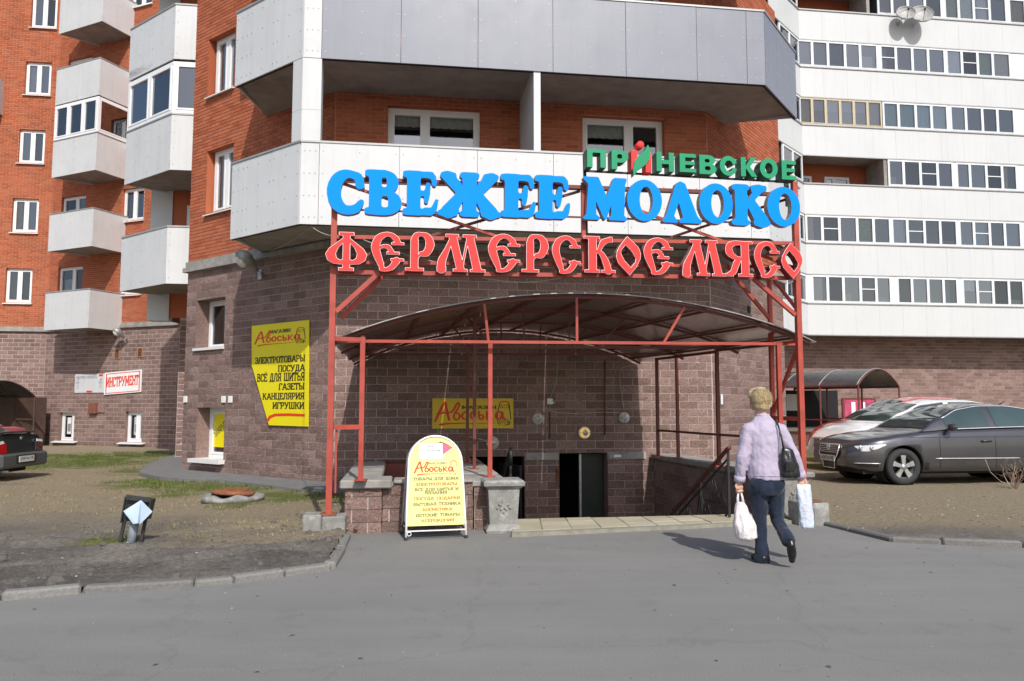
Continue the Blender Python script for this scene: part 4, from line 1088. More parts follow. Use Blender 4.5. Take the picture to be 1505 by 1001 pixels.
M['blade'] = block_mat('grass_blade', [(0, (.055, .085, .015)), (.5, (.10, .15, .03)), (1, (.20, .21, .06))], .7, .0)
M['straw'] = block_mat('dry_grass_blade', [(0, (.22, .17, .09)), (.5, (.32, .26, .15)), (1, (.42, .36, .22))], .8, .0)
sp = [(p[0], p[1], r * r * 3, r * 1.5, r * 2.1) for p, r in GREEN_PTS] + [(-10.5, 23.6, 3, 3.0, .8), (-12.8, 23.8, 2, 2.5, .7)]
blades('grass', 'green spring grass growing by the wall and the path on the left yard', sp, yard_z_left, M['blade'], .025, .085, 5, 42000)
blades('dry_grass', 'flattened dry straw coloured grass covering the left yard', [(-5.2, 12.2, 6, 3.2, 1.6), (-9, 15, 6, 4.0, 3.0), (-3.3, 9.2, 2, 1.4, .7), (-11, 20, 4, 4, 3)], yard_z_left, M['straw'], .01, .04, 6, 42000)
blades('grass', 'thin green grass round the parked cars on the right', [(7.4, 19, 3, 2.4, 2.2), (8.4, 12.3, .8, .8, .35), (9.5, 24, 2, 3, 2.5), (6.2, 15.2, .6, 1.2, .5)], yard_z_right, M['blade'], .02, .06, 8, 9000)
blades('dry_grass', 'flattened dry straw coloured grass in front of the grey sedan', [(6.8, 12.2, 4, 2.8, .9), (9.6, 12.4, 3, 2.0, 1.2), (5.6, 14.5, 1, 1.2, 2)], yard_z_right, M['straw'], .01, .035, 9, 22000)
# ================================================================== LEFT WING (far, behind the tower's left side)
LWF = Frame(-18.5, 30.96, -22.0)                      # slanting wall from px 65 rightwards
LW_L = LWF.u(262, 560)
_l = Frame(-18.5, 30.96, 8.0).w(-6, 0, 0)
LLF = Frame(_l[0], _l[1], 8.0)                        # frontal wall at the far left, u 0..6
left = thing('apartment_wing', 'far left orange brick wing with small white balconies above the tool banner', 'building', (-17, 31, -.2))
LZ = 4.52; GZ = -.45; LT_ = 19.0
lw_ops = [op(LWF, 87, 606, 109, 648), op(LWF, 184, 605, 209, 650)]
win_l = [op(LLF, 10, 395, 49, 445)]; z0w, z1w = win_l[0][2], win_l[0][3]
lf_w = [(LLF.u(9 + 4.2 * k, 400), LLF.u(48 + 4.2 * k, 400), z0w + 2.84 * k, z1w + 2.84 * k) for k in range(5)]
ca = op(LWF, 180, 274, 212, 322)
lc_w = [(ca[0], ca[1], ca[2] + 2.84 * k, ca[3] + 2.84 * k) for k in (-1, 0, 1, 2, 3)]
da = op(LWF, 90, 286, 126, 335)
ld_w = [(da[0], da[1], 5.2 + 2.84 * k, da[3] + 2.84 * (k - 1)) for k in range(5)]
g = MB()
backing(g, LWF, 0, LW_L, GZ, LZ, lw_ops, thick=.25, mr=1); backing(g, LLF, 0, 6.0, GZ, LZ, [], thick=.3)
g.build('stone_wall_core', [M['mortar'], M['stone']], left, fixn=False)
g = MB()
backing(g, LWF, 0, LW_L, LZ, LT_, lc_w + ld_w, thick=.18, mr=1); backing(g, LLF, 0, 6.0, LZ, LT_, lf_w, thick=.18, mr=1)
a = LWF.w(LW_L, 0, 0); b = LLF.w(0, 0, 0)
for (x0, y0, x1, y1) in ((a[0], a[1], a[0] + 2, a[1] + 9), (b[0], b[1], b[0] - 1, b[1] + 9), (a[0] + 2, a[1] + 9, b[0] - 1, b[1] + 9)):
    g.quad((x0, y0, GZ), (x1, y1, GZ), (x1, y1, LT_), (x0, y0, LT_))
g.build('brick_wall_core', [M['brick_mortar'], M['brick']], left, fixn=False)
ms = Masonry(left, 'stone_block', M['stone'], (3, 2), .006)
ms.wall(LWF, 0, LW_L, GZ, LZ - .05, lw_ops, .40, .16, .016, .009); ms.wall(LLF, 0, 6.0, GZ, LZ - .05, [], .40, .16, .016, .009)
ms.finish()
bk = Masonry(left, 'brick', M['brick'], (1, 1), 0, limit=0)
bk.wall(LWF, 0, LW_L, LZ + .14, LT_, lc_w + ld_w, .26, .077, .016, .012); bk.wall(LLF, 2.5, 6.0, LZ + .14, LT_, lf_w, .26, .077, .016, .012)
bk.finish()
g = MB(); g.fbox(LWF, -.02, LW_L, -.05, .10, LZ - .05, LZ + .03); g.fbox(LWF, -.02, LW_L, -.05, .05, LZ + .03, LZ + .14); g.fbox(LLF, 0, 6.0, -.048, .098, LZ - .048, LZ + .032); g.fbox(LLF, 0, 6, -.05, .048, LZ + .032, LZ + .14)
g.build('ledge', M['concrete'], left)
for i, o_ in enumerate(lf_w):
    window(LLF, o_[0], o_[1], o_[2], o_[3], -.10, left, cols=(.5,), sill_out=.2, fw=.075, glass='glass_far', room='room', curtain=[(.05, .32, 0, 1, 'ochre')] if i == 1 else ([(0, .45, 0, 1, 'curtain')] if i in (3,) else None), depth=.4)
for i, o_ in enumerate(lc_w):
    window(LWF, o_[0], o_[1], o_[2], o_[3], -.10, left, cols=(.5,), sill_out=.2, fw=.075, glass='glass_far', curtain=[(0, 1, 0, 1, 'greencurt')] if i == 4 else [(0, .5, 0, 1, 'curtain')] if i == 1 else None, depth=.4)
for i, o_ in enumerate(ld_w):
    window(LWF, o_[0], o_[1], o_[2], o_[3], -.10, left, cols=(.58,), sill=False, fw=.075, glass='glass_far', curtain=[(.1, .5, 0, .75, 'curtain')], depth=.4)
for i, o_ in enumerate(lw_ops):
    w_ = window(LWF, o_[0], o_[1], o_[2], o_[3], -.12, left, cols=((.62,) if i else (.8,)), sill_out=.30, fw=.085, glass='glass_far', sill_over=.22)
    g = MB(); uu = o_[0] + (.28 if i else .25); g.fbox(LWF, uu, uu + .22, -.155, -.15, o_[2] + .25, o_[3] - .2); g.fbox(LWF, uu + .03, uu + .2, -.149, -.147, o_[2] + .35, o_[2] + .65, 1); g.build('window_notice', [M['white'], M['greyprint']], w_)
# balconies: outline points (world), closed to the wall
def ring_balcony(parent, pts, wall_pts, z0, hgt=1.38, glazed=False, mat='panel', hang=.0, open_top=2.84, gl_cols=(3, 1)):
    b = thing_part('balcony', parent)
    g = MB(); g.prism([p for p in pts] + [p for p in reversed(wall_pts)], lambda x, y, h: (x, y, h), z0 + .05, z0 + .24); g.build('slab', M['soffit'], b)
    for i, (p, q) in enumerate(zip(pts[:-1], pts[1:])):
        L = math.hypot(q[0] - p[0], q[1] - p[1]); F = Frame(p[0], p[1], math.degrees(math.atan2(q[1] - p[1], q[0] - p[0])))
        n = max(1, round(L / 1.15))
        for k in range(n):
            m_ = MB(); m_.fbox(F, L * k / n + .005, L * (k + 1) / n - .005, -.03, rnd.uniform(0, .004), z0, z0 + hgt); m_.build('parapet_panel', M[mat], b)
        m_ = MB(); m_.fbox(F, -.01, L + .01, -.05, .02, z0 + hgt + .002, z0 + hgt + .04); m_.build('rail_cap', M['panel_edge'], b)
        m_ = MB()
        for k in range(n):
            for uu in (L * k / n + .07, L * (k + .5) / n, L * (k + 1) / n - .07):
                for zz in (.14, .55, .95, 1.25): m_.fbox(F, uu - .009, uu + .009, .003, .008, z0 + zz - .009, z0 + zz + .009)
        tag(m_.build('rivets', M['rivet'], b), kind='stuff')
        if glazed and L > .3:
            zz0 = z0 + hgt + .05; zz1 = z0 + open_top - .03
            window(F, 0, L, zz0, zz1, .0, b, cols=[(k + 1) / gl_cols[min(i, len(gl_cols) - 1)] for k in range(gl_cols[min(i, len(gl_cols) - 1)] - 1)], sill=False, fw=.085, glass='glass_far', room='room', depth=.35, splay=-.25)
    g = MB()
    for p, q in ((pts[0], wall_pts[0]), (pts[-1], wall_pts[-1])):
        L = math.hypot(q[0] - p[0], q[1] - p[1]); F = Frame(p[0], p[1], math.degrees(math.atan2(q[1] - p[1], q[0] - p[0]))); m_ = MB(); m_.fbox(F, .0, L, -.012, .012, z0, z0 + hgt); m_.build('end_panel', M[mat], b)
    return b
CB = (-15.3, 28.1)
lb = [(CB[0] - .905 * 2.45, CB[1] + .425 * 2.45), CB, (CB[0] + .36 * 1.55, CB[1] + .933 * 1.55)]
def on_wall(F, p):
    dx, dy = p[0] - F.o[0], p[1] - F.o[1]; u = dx * F.t[0] + dy * F.t[1]; q = F.w(u, .0, 0); return (q[0], q[1])
lbw = [on_wall(LWF, (lb[0][0] + .65, lb[0][1])), on_wall(LWF, lb[2])]
for k in range(5):
    ring_balcony(left, lb, lbw, 4.5 + 2.84 * k - (.15 if k == 0 else 0), 1.40, glazed=(k == 2), open_top=2.82, gl_cols=(3, 1))
# sliver of another balcony at the picture's left edge
e0 = LLF.w(LLF.u(-60, 100, .9), .9, 0); e1 = LLF.w(LLF.u(-10, 100, .9), .9, 0); e2 = on_wall(LLF, e1); e3 = on_wall(LLF, e0)
ring_balcony(left, [(e0[0], e0[1]), (e1[0], e1[1])], [e3, e2], 13.2, 1.38); 
# ---- rear bay of the tower with its own balconies
rear = thing('apartment_bay', 'orange brick bay with white corner balconies between the far left wing and the near tower', 'building', (-9, 21, 0))
RBF = Frame(-9.85, 21.0, 8.0)
g = MB()
backing(g, RBF, 0.05, 3.4, 3.9, 16.5, [], thick=.2); x0 = RBF.w(.05, 0, 0)
g.quad((x0[0], x0[1], 3.9), (x0[0] + .8, x0[1] + 6, 3.9), (x0[0] + .8, x0[1] + 6, 16.5), (x0[0], x0[1], 16.5))
g.build('brick_wall_core', [M['brick'], M['brick']], rear, fixn=False)
g = MB(); g.fbox(RBF, .0, .56, -.3, .05, 3.82, 16.4); g.build('column_panel', M['panel'], rear)
g = MB(); g.quad(RBF.w(.85, 0.01, -.4), RBF.w(3.4, .01, -.4), RBF.w(3.4, .01, 3.9), RBF.w(.85, .01, 3.9)); g.quad(RBF.w(.85, 0.01, -.4), RBF.w(.85, -5, -.4), RBF.w(.85, -5, 3.9), RBF.w(.85, .01, 3.9)); g.build('stone_wall_core', M['mortar'], rear, fixn=False)
ms = Masonry(rear, 'stone_block', M['stone'], (3, 2), .010, limit=200); ms.wall(RBF, .85, 3.4, -.3, 3.85, [], .40, .16, .016, .009, d=.01); ms.finish()
for k in range(3):
    window(RBF, .95, 1.75, 5.3 + 2.84 * k, 7.0 + 2.84 * k, .08, rear, cols=(.5,), sill=False, glass='glass_far')
cx, cy = atz(243, 416.6, 4.5)[:2]
rb = [(cx - 1.78, cy + 1.34), (cx, cy), (cx + 2.6, cy + .36)]
rbw = [(cx - 1.0, cy + 2.1), (cx + 2.55, cy + 1.9)]
for k in range(4):
    ring_balcony(rear, rb, rbw, 4.5 + 2.84 * k, 1.40, glazed=(k == 1), open_top=2.80, gl_cols=(2, 2))

# ================================================================== RIGHT WING
RWF = Frame(13.51, 35.52, 7.6); RW_P = 2.80; RW_Z = 4.8
right = thing('apartment_block', 'far right apartment block with long white balcony bands above the parked cars', 'building', (18, 37, 0))
RL = 16.5
BAYW = RWF.u(1305, 420)
# chamfer at the left end: comes towards the street
_p = RWF.w(0, 0, 0); CH = Frame(_p[0] - 3.4 * math.cos(math.radians(48.5)), _p[1] - 3.4 * math.sin(math.radians(48.5)), 48.5); CH_L = 3.4
WB = RWF.shift(0, -1.5)                               # the wall behind the balconies
g = MB(); wy = RWF.shift(0, -1.55)
g.quad(wy.w(-9, 0, -.3), wy.w(RL, 0, -.3), wy.w(RL, 0, RW_Z + .2), wy.w(-9, 0, RW_Z + .2))
g.build('stone_wall_core', M['mortar'], right, fixn=False)
ms = Masonry(right, 'stone_block', M['stone'], (2, 1), .003); ms.wall(wy, -3.6, RL, -.05, RW_Z + .1, [], .40, .16, .014, .012); ms.finish()
g = MB(); g.quad(wy.w(-9, 0, RW_Z + .2), wy.w(RL, 0, RW_Z + .2), wy.w(RL, 0, 24), wy.w(-9, 0, 24))
for a in (-9, RL):
    p = wy.w(a, 0, 0); q = wy.w(a, -9, 0); g.quad((p[0], p[1], -.3), (q[0], q[1], -.3), (q[0], q[1], 24), (p[0], p[1], 24))
p = wy.w(-9, -9, 0); q = wy.w(RL, -9, 0); g.quad((p[0], p[1], -.3), (q[0], q[1], -.3), (q[0], q[1], 24), (p[0], p[1], 24))
g.build('brick_wall_core', M['brick'], right, fixn=False)
glz = {
 0: [((1194, 1311), [1194.5, 1218, 1241, 1266, 1289, 1311], (3,), None), ((1320, 1409), [1320, 1342, 1365.5, 1388, 1409], (), None), ((1416, 1506), [1416, 1438, 1461, 1484, 1506], (1,), 'white0')],
 1: [((1185, 1310), [1185.5, 1210, 1235, 1261, 1285, 1310], (1,), None), ((1312, 1408), [1312, 1335, 1360, 1383, 1408], (1,), None), ((1411, 1502), [1411, 1433, 1456, 1478, 1502], (1,), None)],
 2: [((1307, 1402), [1307, 1329.5, 1354, 1379, 1402], (2,), None), ((1407, 1496), [1407, 1427, 1451, 1474, 1496], (2,), None)],
 3: [((1174, 1298), [1174.5, 1195, 1215, 1236, 1256, 1276, 1297], (), 'beige'), ((1299, 1394), [1299, 1322, 1347, 1370, 1394], (), 'teal'), ((1398, 1492), [1398, 1421, 1445, 1467, 1492], (), None)],
 4: [((1171, 1291), [1172, 1195, 1218, 1243, 1265, 1291], (), 'blue'), ((1295, 1390), [1295, 1318, 1342, 1365, 1390], (0,), None), ((1392, 1486), [1392, 1415, 1438, 1460, 1486], (1,), 'mix')],
 5: [((1291, 1385), [1291, 1312, 1335, 1360, 1385], (), None), ((1389, 1480), [1389, 1410, 1432, 1455, 1480], (2,), 'green'), ((1484, 1580), [1484, 1508, 1532, 1556, 1580], (), 'ochre')],
}
M['greyblind'] = plain('grey_blind', (.22, .21, .23), .8, .1, 6)
M['blueblind'] = plain('blue_reflective_blind', (.16, .24, .32), .5, .1, 3)
for k in range(7):
    z0 = RW_Z + RW_P * k; z1 = z0 + 1.40
    b = thing_part('balcony_band', right)
    # parapet panels
    n = 14; step = (RL + .0) / n
    for i in range(n):
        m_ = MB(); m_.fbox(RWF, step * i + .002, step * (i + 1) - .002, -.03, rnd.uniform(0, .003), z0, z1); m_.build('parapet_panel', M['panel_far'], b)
    for i in range(3):
        m_ = MB(); m_.fbox(CH, CH_L * i / 3 + .005, CH_L * (i + 1) / 3 - .005, -.03, rnd.uniform(0, .004), z0, z1); m_.build('parapet_panel', M['panel_far'], b)
    g = MB(); g.fbox(RWF, 0, RL, -1.5, -.035, z0 + .04, z0 + .24)
    c0 = CH.w(0, -.035, 0); c1 = CH.w(CH_L, -.035, 0); g.prism([(c0[0], c0[1]), (c1[0], c1[1]), RWF.w(0, -1.5, 0)[:2], RWF.w(-4.5, -1.5, 0)[:2]], lambda x, y, h: (x, y, h), z0 + .041, z0 + .239)
    g.build('slab', M['soffit'], b)
    g = MB(); g.fbox(RWF, -.02, RL, -.06, .05, z1 + .004, z1 + .06); g.fbox(CH, 0, CH_L, -.06, .048, z1 + .004, z1 + .06); g.fbox(RWF, 0, RL, -.05, .02, z0 - .05, z0 - .002); g.fbox(CH, 0, CH_L, -.05, .018, z0 - .05, z0 - .002)
    tag(g.build('sill_strip', M['panel_edge'], b), kind='stuff')
    zz0 = z1 + .065; zz1 = z0 + RW_P - .055
    if k in glz:
        e_ = [0.02] + [RWF.u(v, project(RWF.w(8, 0, (zz0 + zz1) / 2))[1]) for (xa, xb), _, _, _ in glz[k] for v in (xa, xb)] + [RL]
        for j in range(0, len(e_) - 1, 2):
            if e_[j + 1] - e_[j] > .06 and not (k in (2, 5) and j == 0):
                g = MB(); g.fbox(RWF, e_[j] - .03, e_[j + 1] + .02, -.075, -.01, zz0, zz1); g.build('corner_post', M['pvc_far'], b)
        for (xa, xb), cuts, hb, spec in glz[k]:
            ym = 578 - 0.0
            ymid = project(RWF.w(RWF.u((xa + xb) / 2, 400), 0, (zz0 + zz1) / 2))[1]
            uu = [RWF.u(c, ymid) for c in cuts]
            cols = [(c - uu[0]) / (uu[-1] - uu[0]) for c in uu[1:-1]]
            cur = None
            if spec == 'beige': cur = [(0, .17, 0, 1, 'beige'), (.83, 1, 0, 1, 'beige'), (.17, .83, .55, 1, 'greyblind')]
            elif spec == 'teal': cur = [(0, 1, 0, 1, 'teal')]
            elif spec == 'blue': cur = [(0, .6, 0, 1, 'blueblind'), (.8, .95, 0, .55, 'curtain')]
            elif spec == 'mix': cur = [(0, .23, 0, 1, 'curtain'), (.5, .74, 0, 1, 'greencurt'), (.76, 1, 0, 1, 'ochre')]
            elif spec == 'green': cur = [(0, .5, 0, 1, 'greencurt'), (.55, .7, 0, 1, 'curtain')]
            elif spec == 'ochre': cur = [(0, .6, 0, 1, 'ochre')]
            elif spec == 'white0': cur = [(0, .22, .55, 1, 'white'), (.8, 1, 0, .25, 'beige')]
            else:
                cur = []; n_ = len(cuts) - 1
                for j in range(n_):
                    t_ = rnd.random()
                    if t_ < .25: cur.append((j / n_, (j + rnd.uniform(.4, 1)) / n_, 0, 1, rnd.choice(('curtain', 'greyblind', 'greencurt', 'blueblind', 'beige'))))
                    elif t_ < .5: cur.append(((j + rnd.uniform(0, .3)) / n_, (j + rnd.uniform(.5, 1)) / n_, 0, rnd.uniform(.12, .4), rnd.choice(('curtain', 'greyblind', 'ochre', 'greyblind'))))
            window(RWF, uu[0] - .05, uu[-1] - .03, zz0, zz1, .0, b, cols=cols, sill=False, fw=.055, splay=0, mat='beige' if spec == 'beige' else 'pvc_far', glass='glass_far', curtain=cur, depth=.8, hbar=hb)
        window(CH, 1.1, CH_L - .02, zz0, zz1, .0, b, cols=(.5,), splay=-.1, sill=False, fw=.06, mat='pvc_far', glass='glass_far', depth=.7, curtain=[(.5, .9, 0, 1, 'greencurt')] if k == 1 else None)
    if k in (2, 5):      # open loggia: orange wall, balcony door, side partition
        g = MB(); uw = RWF.u(1306 if k == 2 else 1290, 250)
        g.fbox(RWF, uw - .22, uw - .06, -1.5, -.04, z1 - .1, z0 + RW_P + .04); g.build('loggia_partition', M['soffit'], b)
        window(WB, WB.u(1211 if k == 2 else 1196, 250), WB.u(1247 if k == 2 else 1232, 250), z0 + .3, z0 + 2.25, .03, b, cols=(.38,), sill=False, fw=.08, mat='pvc_far', glass='glass_far')
        window(WB, WB.u(1175, 250), WB.u(1192, 250), z0 + .3, z0 + 2.25, .03, b, cols=(), sill=False, fw=.08, mat='pvc_far', glass='glass_far')
# satellite dishes
for i, (px, py, r, side) in enumerate(((1331, 20, .42, -1), (1354, 22, .52, 1))):
    if 'dishgrey' not in M: M['dishgrey'] = plain('dish_grey', (.42, .42, .41), .5, .08, 8)
    d = .55; u_, z_ = RWF.uz(px, py, d)
    root = thing('satellite_dish', 'smaller left satellite dish on the top white balcony band' if i == 0 else 'larger right satellite dish on the top white balcony band', 'satellite dish', RWF.w(u_, d, z_), group='satellite dishes on the right block')
    nrm = Vector((-.15, -.9, .42)).normalized(); R = nrm.to_track_quat('Z', 'Y').to_matrix(); c = Vector(RWF.w(u_, d, z_))
    T = lambda x, y, z: tuple(c + R @ Vector((x, y, z)))
    g = MB(); g.lathe([(r * t, .16 * r * t * t * 2 - .1) for t in (0.001, .3, .55, .8, 1.0)] + [(r * 1.02, .22 * r), (r * .99, .20 * r - .1)], T, 28); g.build('reflector', M['dishgrey'], root)
    g = MB(); g.tube([T(0, -r * .9, .02), T(0, -r * .35, r * .9)], .012); g.tube([T(-r * .8, 0, .05), T(0, -r * .35, r * .9)], .006); g.tube([T(r * .8, 0, .05), T(0, -r * .35, r * .9)], .006); g.lathe([(.03, -.03), (.045, 0), (.045, .07), (.02, .09)], lambda x, y, z: T(x, y - r * .35, z + r * .82), 10); g.build('feed_arm', M['blackmetal'], root)
    g = MB(); g.tube([T(0, 0, -.1), RWF.w(u_ - .05, .12, z_ - .25), RWF.w(u_ - .05, .0, z_ - .25)], .02); g.fbox(RWF, u_ - .12, u_ + .02, 0, .02, z_ - .35, z_ - .15); g.build('bracket', M['steel'], root)
SF = Frame(-2.12, 9.18, 10.0)
SF_FOOT = SF.w(SF.u(1176, 560), 0, 0)
# ================================================================== STAIR PARAPETS
def coping(parent, F, u0, u1, d0, d1, z0, z1, n=1, name='coping_slab'):
    for i in range(n):
        q = MB(); q.fbox(F, u0 + (u1 - u0) * i / n + .004, u0 + (u1 - u0) * (i + 1) / n - .004, d0, d1, z0, z1 + rnd.uniform(-.004, .004), bev=.014); q.build(name, M['concrete'], parent)
def stone_parapet(root, F, L, th, z0, z1, seed=0, name='stone_block'):
    """F: outer face frame (d=0), thickness inwards"""
    g = MB(); g.fbox(F, .01, L - .01, -th, -.02, z0, z1); g.build('wall_core', M['mortar'], root)
    m = Masonry(root, name, M['stone'], (4, 2), .007)
    m.wall(F, 0, L, z0, z1, [], .375, .150, .014, .009, d=-.009, off=.1)
    R = F.w(L, -th, 0); B = Frame(R[0], R[1], F.deg + 180); m.wall(B, 0, L, z0, z1, [], .375, .150, .014, .009, d=-.009, off=.2)
    e = F.w(L, 0, 0); E1 = Frame(e[0], e[1], F.deg + 90); m.wall(E1, .0, th, z0, z1, [], .375, .150, .014, .009, d=-.009)
    e = F.w(0, -th, 0); E2 = Frame(e[0], e[1], F.deg - 90); m.wall(E2, .0, th, z0, z1, [], .375, .150, .014, .009, d=-.009)
    m.finish()
# low wall at the left of the stairs
lowF = Frame(-1.99, 9.42, 8.0)
low = thing('parapet_wall', 'low purple stone wall with grey coping behind the yellow sandwich board', 'wall', (-1.2, 9.5, 0))
stone_parapet(low, lowF, .44, .42, -.02, .53)
seg2 = lowF.shift(.44, -.05); stone_parapet(low, seg2, 1.10, .32, -.02, .57)
coping(low, lowF, -.06, .56, -.50, .06, .53, .635)
coping(low, seg2, .13, 1.10, -.36, .03, .575, .62, 3)
lsf = Frame(-1.99 + .02 - .14 * .4, 9.42 + .4, 98.0)
lside = Frame(lowF.w(.34, -.42, 0)[0], lowF.w(.34, -.42, 0)[1], 98.0)
stone_parapet(low, lside, 2.9, .32, -.02, .53, name='side_stone_block'); coping(low, lside, .08, 2.9, -.40, .08, .53, .62, 3)
# rusty red sheet covering the well behind the low wall
g = MB(); cvF = lowF.shift(.30, -3.0); g.fbox(cvF, 0, 1.65, -.9, 0, .40, .60); 
for i in range(5): g.fbox(cvF, .1 + .36 * i, .13 + .36 * i, -.9, 0, .601, .625)
tag(g.build('well_cover', M['redpaint_dark_shaded'], None), 'dark red painted sheet metal cover behind the low stone wall', 'cover')
# planter wall: from the front planter back to the tower
pl = thing('parapet_wall', 'purple stone wall with grey coping running back from the front left planter to the tower', 'wall', (-.3, 9.7, 0))
PWF = Frame(-.46, 9.72, 98.0)            # its left face looks towards -x ; u runs back
plw_L = 4.2
RF_ = Frame(PWF.w(plw_L, 0, 0)[0], PWF.w(plw_L, 0, 0)[1], 98.0 + 180)
e = PWF.w(0, 0, 0)
stone_parapet(pl, Frame(e[0] + .34 * math.cos(math.radians(8)), e[1] + .34 * math.sin(math.radians(8)), 98.0), plw_L, .34, -.02, .52)
g = MB(); q = Frame(e[0] + .34 * math.cos(math.radians(8)), e[1] + .34 * math.sin(math.radians(8)), 98.0)
g.fbox(q, .0, plw_L, -.02, -.0, -1.55, -.02); g.build('pit_side', M['tile_base'], pl)
coping(pl, q, -.02, plw_L, -.42, .08, .52, .60, 4)
# right pit wall
rp = thing('parapet_wall', 'purple stone wall with sloping grey coping on the right side of the basement stairs', 'wall', (3.1, 12.5, 0))
ra = (3.52, 10.86); rb_ = (2.72, tfy(2.72) - .05); RPF = Frame(rb_[0], rb_[1], math.degrees(math.atan2(ra[1] - rb_[1], ra[0] - rb_[0])))   # face looks into the pit; u runs towards the street
RPL = math.hypot(ra[0] - rb_[0], ra[1] - rb_[1])
RPI = Frame(ra[0], ra[1], RPF.deg + 180)
# RPF.n points to the left (into the pit)
stone_parapet(rp, RPF, RPL, .34, -1.5, .52)
coping(rp, RPF, -.0, RPL, -.42, .07, .52, .61, 4)

# ---- cast concrete planters
def planter(x, y, label, tilt=0):
    root = thing('concrete_planter', label, 'planter', (x, y, 0), group='cast concrete planters at the stairs', rz=math.radians(8 + tilt))
    M_ = root
    def ring(hw, hd, z): return [(-hw, -hd, z), (hw, -hd, z), (hw, hd, z), (-hw, hd, z)]
    def stack(rs, name, mat):
        g = MB()
        vs = [p for r in rs for p in ring(*r)]; n = len(rs)
        fs = [(i * 4 + k, i * 4 + (k + 1) % 4, (i + 1) * 4 + (k + 1) % 4, (i + 1) * 4 + k) for i in range(n - 1) for k in range(4)] + [(3, 2, 1, 0), tuple((n - 1) * 4 + k for k in range(4))]
        g.add(vs, fs); o = g.build(name, mat, M_, local=True)
        return o
    body = stack([(.165, .15, .08), (.165, .15, .10), (.185, .17, .45), (.19, .175, .53)], 'planter_body', M['planter'])
    stack([(.205, .19, .0), (.215, .20, .03), (.195, .18, .07), (.17, .155, .10)], 'plinth', M['planter'])
    stack([(.20, .185, .525), (.245, .23, .56), (.25, .235, .60), (.225, .21, .625)], 'rim', M['planter'])
    g = MB(); yf = -.178                                  # raised floral ornament
    def disc(cx, cz, rx, rz, a):
        pts = []
        for k in range(12):
            t = 2 * math.pi * k / 12; px_, pz_ = rx * math.cos(t), rz * math.sin(t); pts.append((cx + px_ * math.cos(a) - pz_ * math.sin(a), cz + px_ * math.sin(a) + pz_ * math.cos(a)))
        g.prism(pts, lambda x, y, h: (x, yf + .010 - (.32 - y) * .05 * -1 - h, y), -.02, .012)
    for a in (0, 72, 144, 216, 288):
        t = math.radians(a + 90); disc(.04 * math.cos(t), .33 + .04 * math.sin(t), .032, .018, t)
    disc(0, .33, .014, .014, 0); disc(-.075, .30, .02, .012, .6); disc(.075, .30, .02, .012, -.6); disc(0, .25, .013, .0094, 0)
    g.build('ornament', M['planter'], M_, local=True)
    return root
M['planter'] = plain('worn_cast_concrete', (.235, .23, .215), .92, .22, 8, bumpy=.7, bscale=35, dirt=((.50, .49, .47), .8), dscale=7)
planter(-.12, 9.66, 'weathered concrete planter with flower relief beside the sandwich board, left of the stairs')
planter(3.80, 10.84, 'weathered concrete planter at the right of the stairs, behind the woman')
# concrete foot blocks of the sign frame
def foot(x, y, label, w=.24, h=.27, rz=8):
    root = thing('concrete_footing', label, 'footing', (x, y, 0), group='concrete footings of the sign frame', rz=math.radians(rz))
    g = MB(); g.box(-w, -w * .12, -.14, .16, -.05, h, bev=.015); g.build('block', M['planter'], root, local=True)
    g = MB(); g.box(-w * .10, w, -.17, .18, -.05, h - .02, bev=.015); g.build('block', M['planter'], root, local=True)
    g = MB(); g.box(-.05, .13, -.12, .1, h - .015, h + .002); g.build('base_plate', M['rust'], root, local=True)
foot(-2.17, 9.22, 'pale split concrete footing under the left red post, in the yard by the kerb')
_fr = SF_FOOT
foot(_fr[0] + .06, _fr[1] + .02, 'pale concrete footing under the right red post, behind the woman with the white bag', w=.2, h=.30)
# stair railing
rl = thing('stair_railing', 'dark red handrail with wrought iron scrolls going down the basement stairs', 'railing', (2.9, 10.8, 0))
A = Vector((2.86, 10.45, 0)); Bv = Vector((2.42, 13.3, 0)); dirv = (Bv - A)
def rp_(t, h): p = A + dirv * t; return (p.x, p.y, h - 1.52 * t)
g = MB(); g.tube([rp_(-.02, .93), rp_(0, .95), rp_(1, .95)], .028, 8); g.build('handrail', M['redpaint_dark_shaded'], rl)
g = MB(); g.bar(rp_(0, .82), rp_(1, .82), .02); g.bar(rp_(0, .12), rp_(1, .12), .02); g.build('rail', M['blackmetal'], rl)
for t in (0, .33, .66, 1.0):
    g = MB(); p = rp_(t, 0); g.bar((p[0], p[1], p[2] - .02), rp_(t, .93), .03); g.build('post', M['blackmetal'], rl)
for k in range(6):
    t0 = .02 + k * .163; g = MB()
    for s in (0, 1):
        pts = [rp_(t0 + .145 * (u if s == 0 else 1 - u), .16 + .6 * u + .06 * math.sin(u * 6.28)) for u in [i / 10 for i in range(11)]]; g.tube(pts, .008, 6)
    c = rp_(t0 + .0725, .46)
    g.tube([(c[0] + .0, c[1] + .12 * math.cos(a) * .9, c[2] + .09 * math.sin(a)) for a in [i * 2 * math.pi / 14 for i in range(15)]], .007, 6)
    g.build('scroll', M['blackmetal'], rl)
lr = thing('stair_railing', 'black handrail end beside the open black basement door on the left', 'railing', (.25, 12.2, 0))
A2 = Vector((-.02, 12.0, 0)); B2 = Vector((-.22, 13.8, 0))
g = MB(); g.tube([(A2.x, A2.y, .62), (A2.x - .0, A2.y - .05, .80), (A2.x, A2.y, .86), (B2.x, B2.y, .1)], .03, 8); g.build('handrail', M['blackmetal'], lr)
g = MB(); g.bar((A2.x, A2.y, -.6), (A2.x, A2.y, .8), .035); g.bar((B2.x, B2.y, -1.5), (B2.x, B2.y, .1), .035); g.build('post', M['blackmetal'], lr)

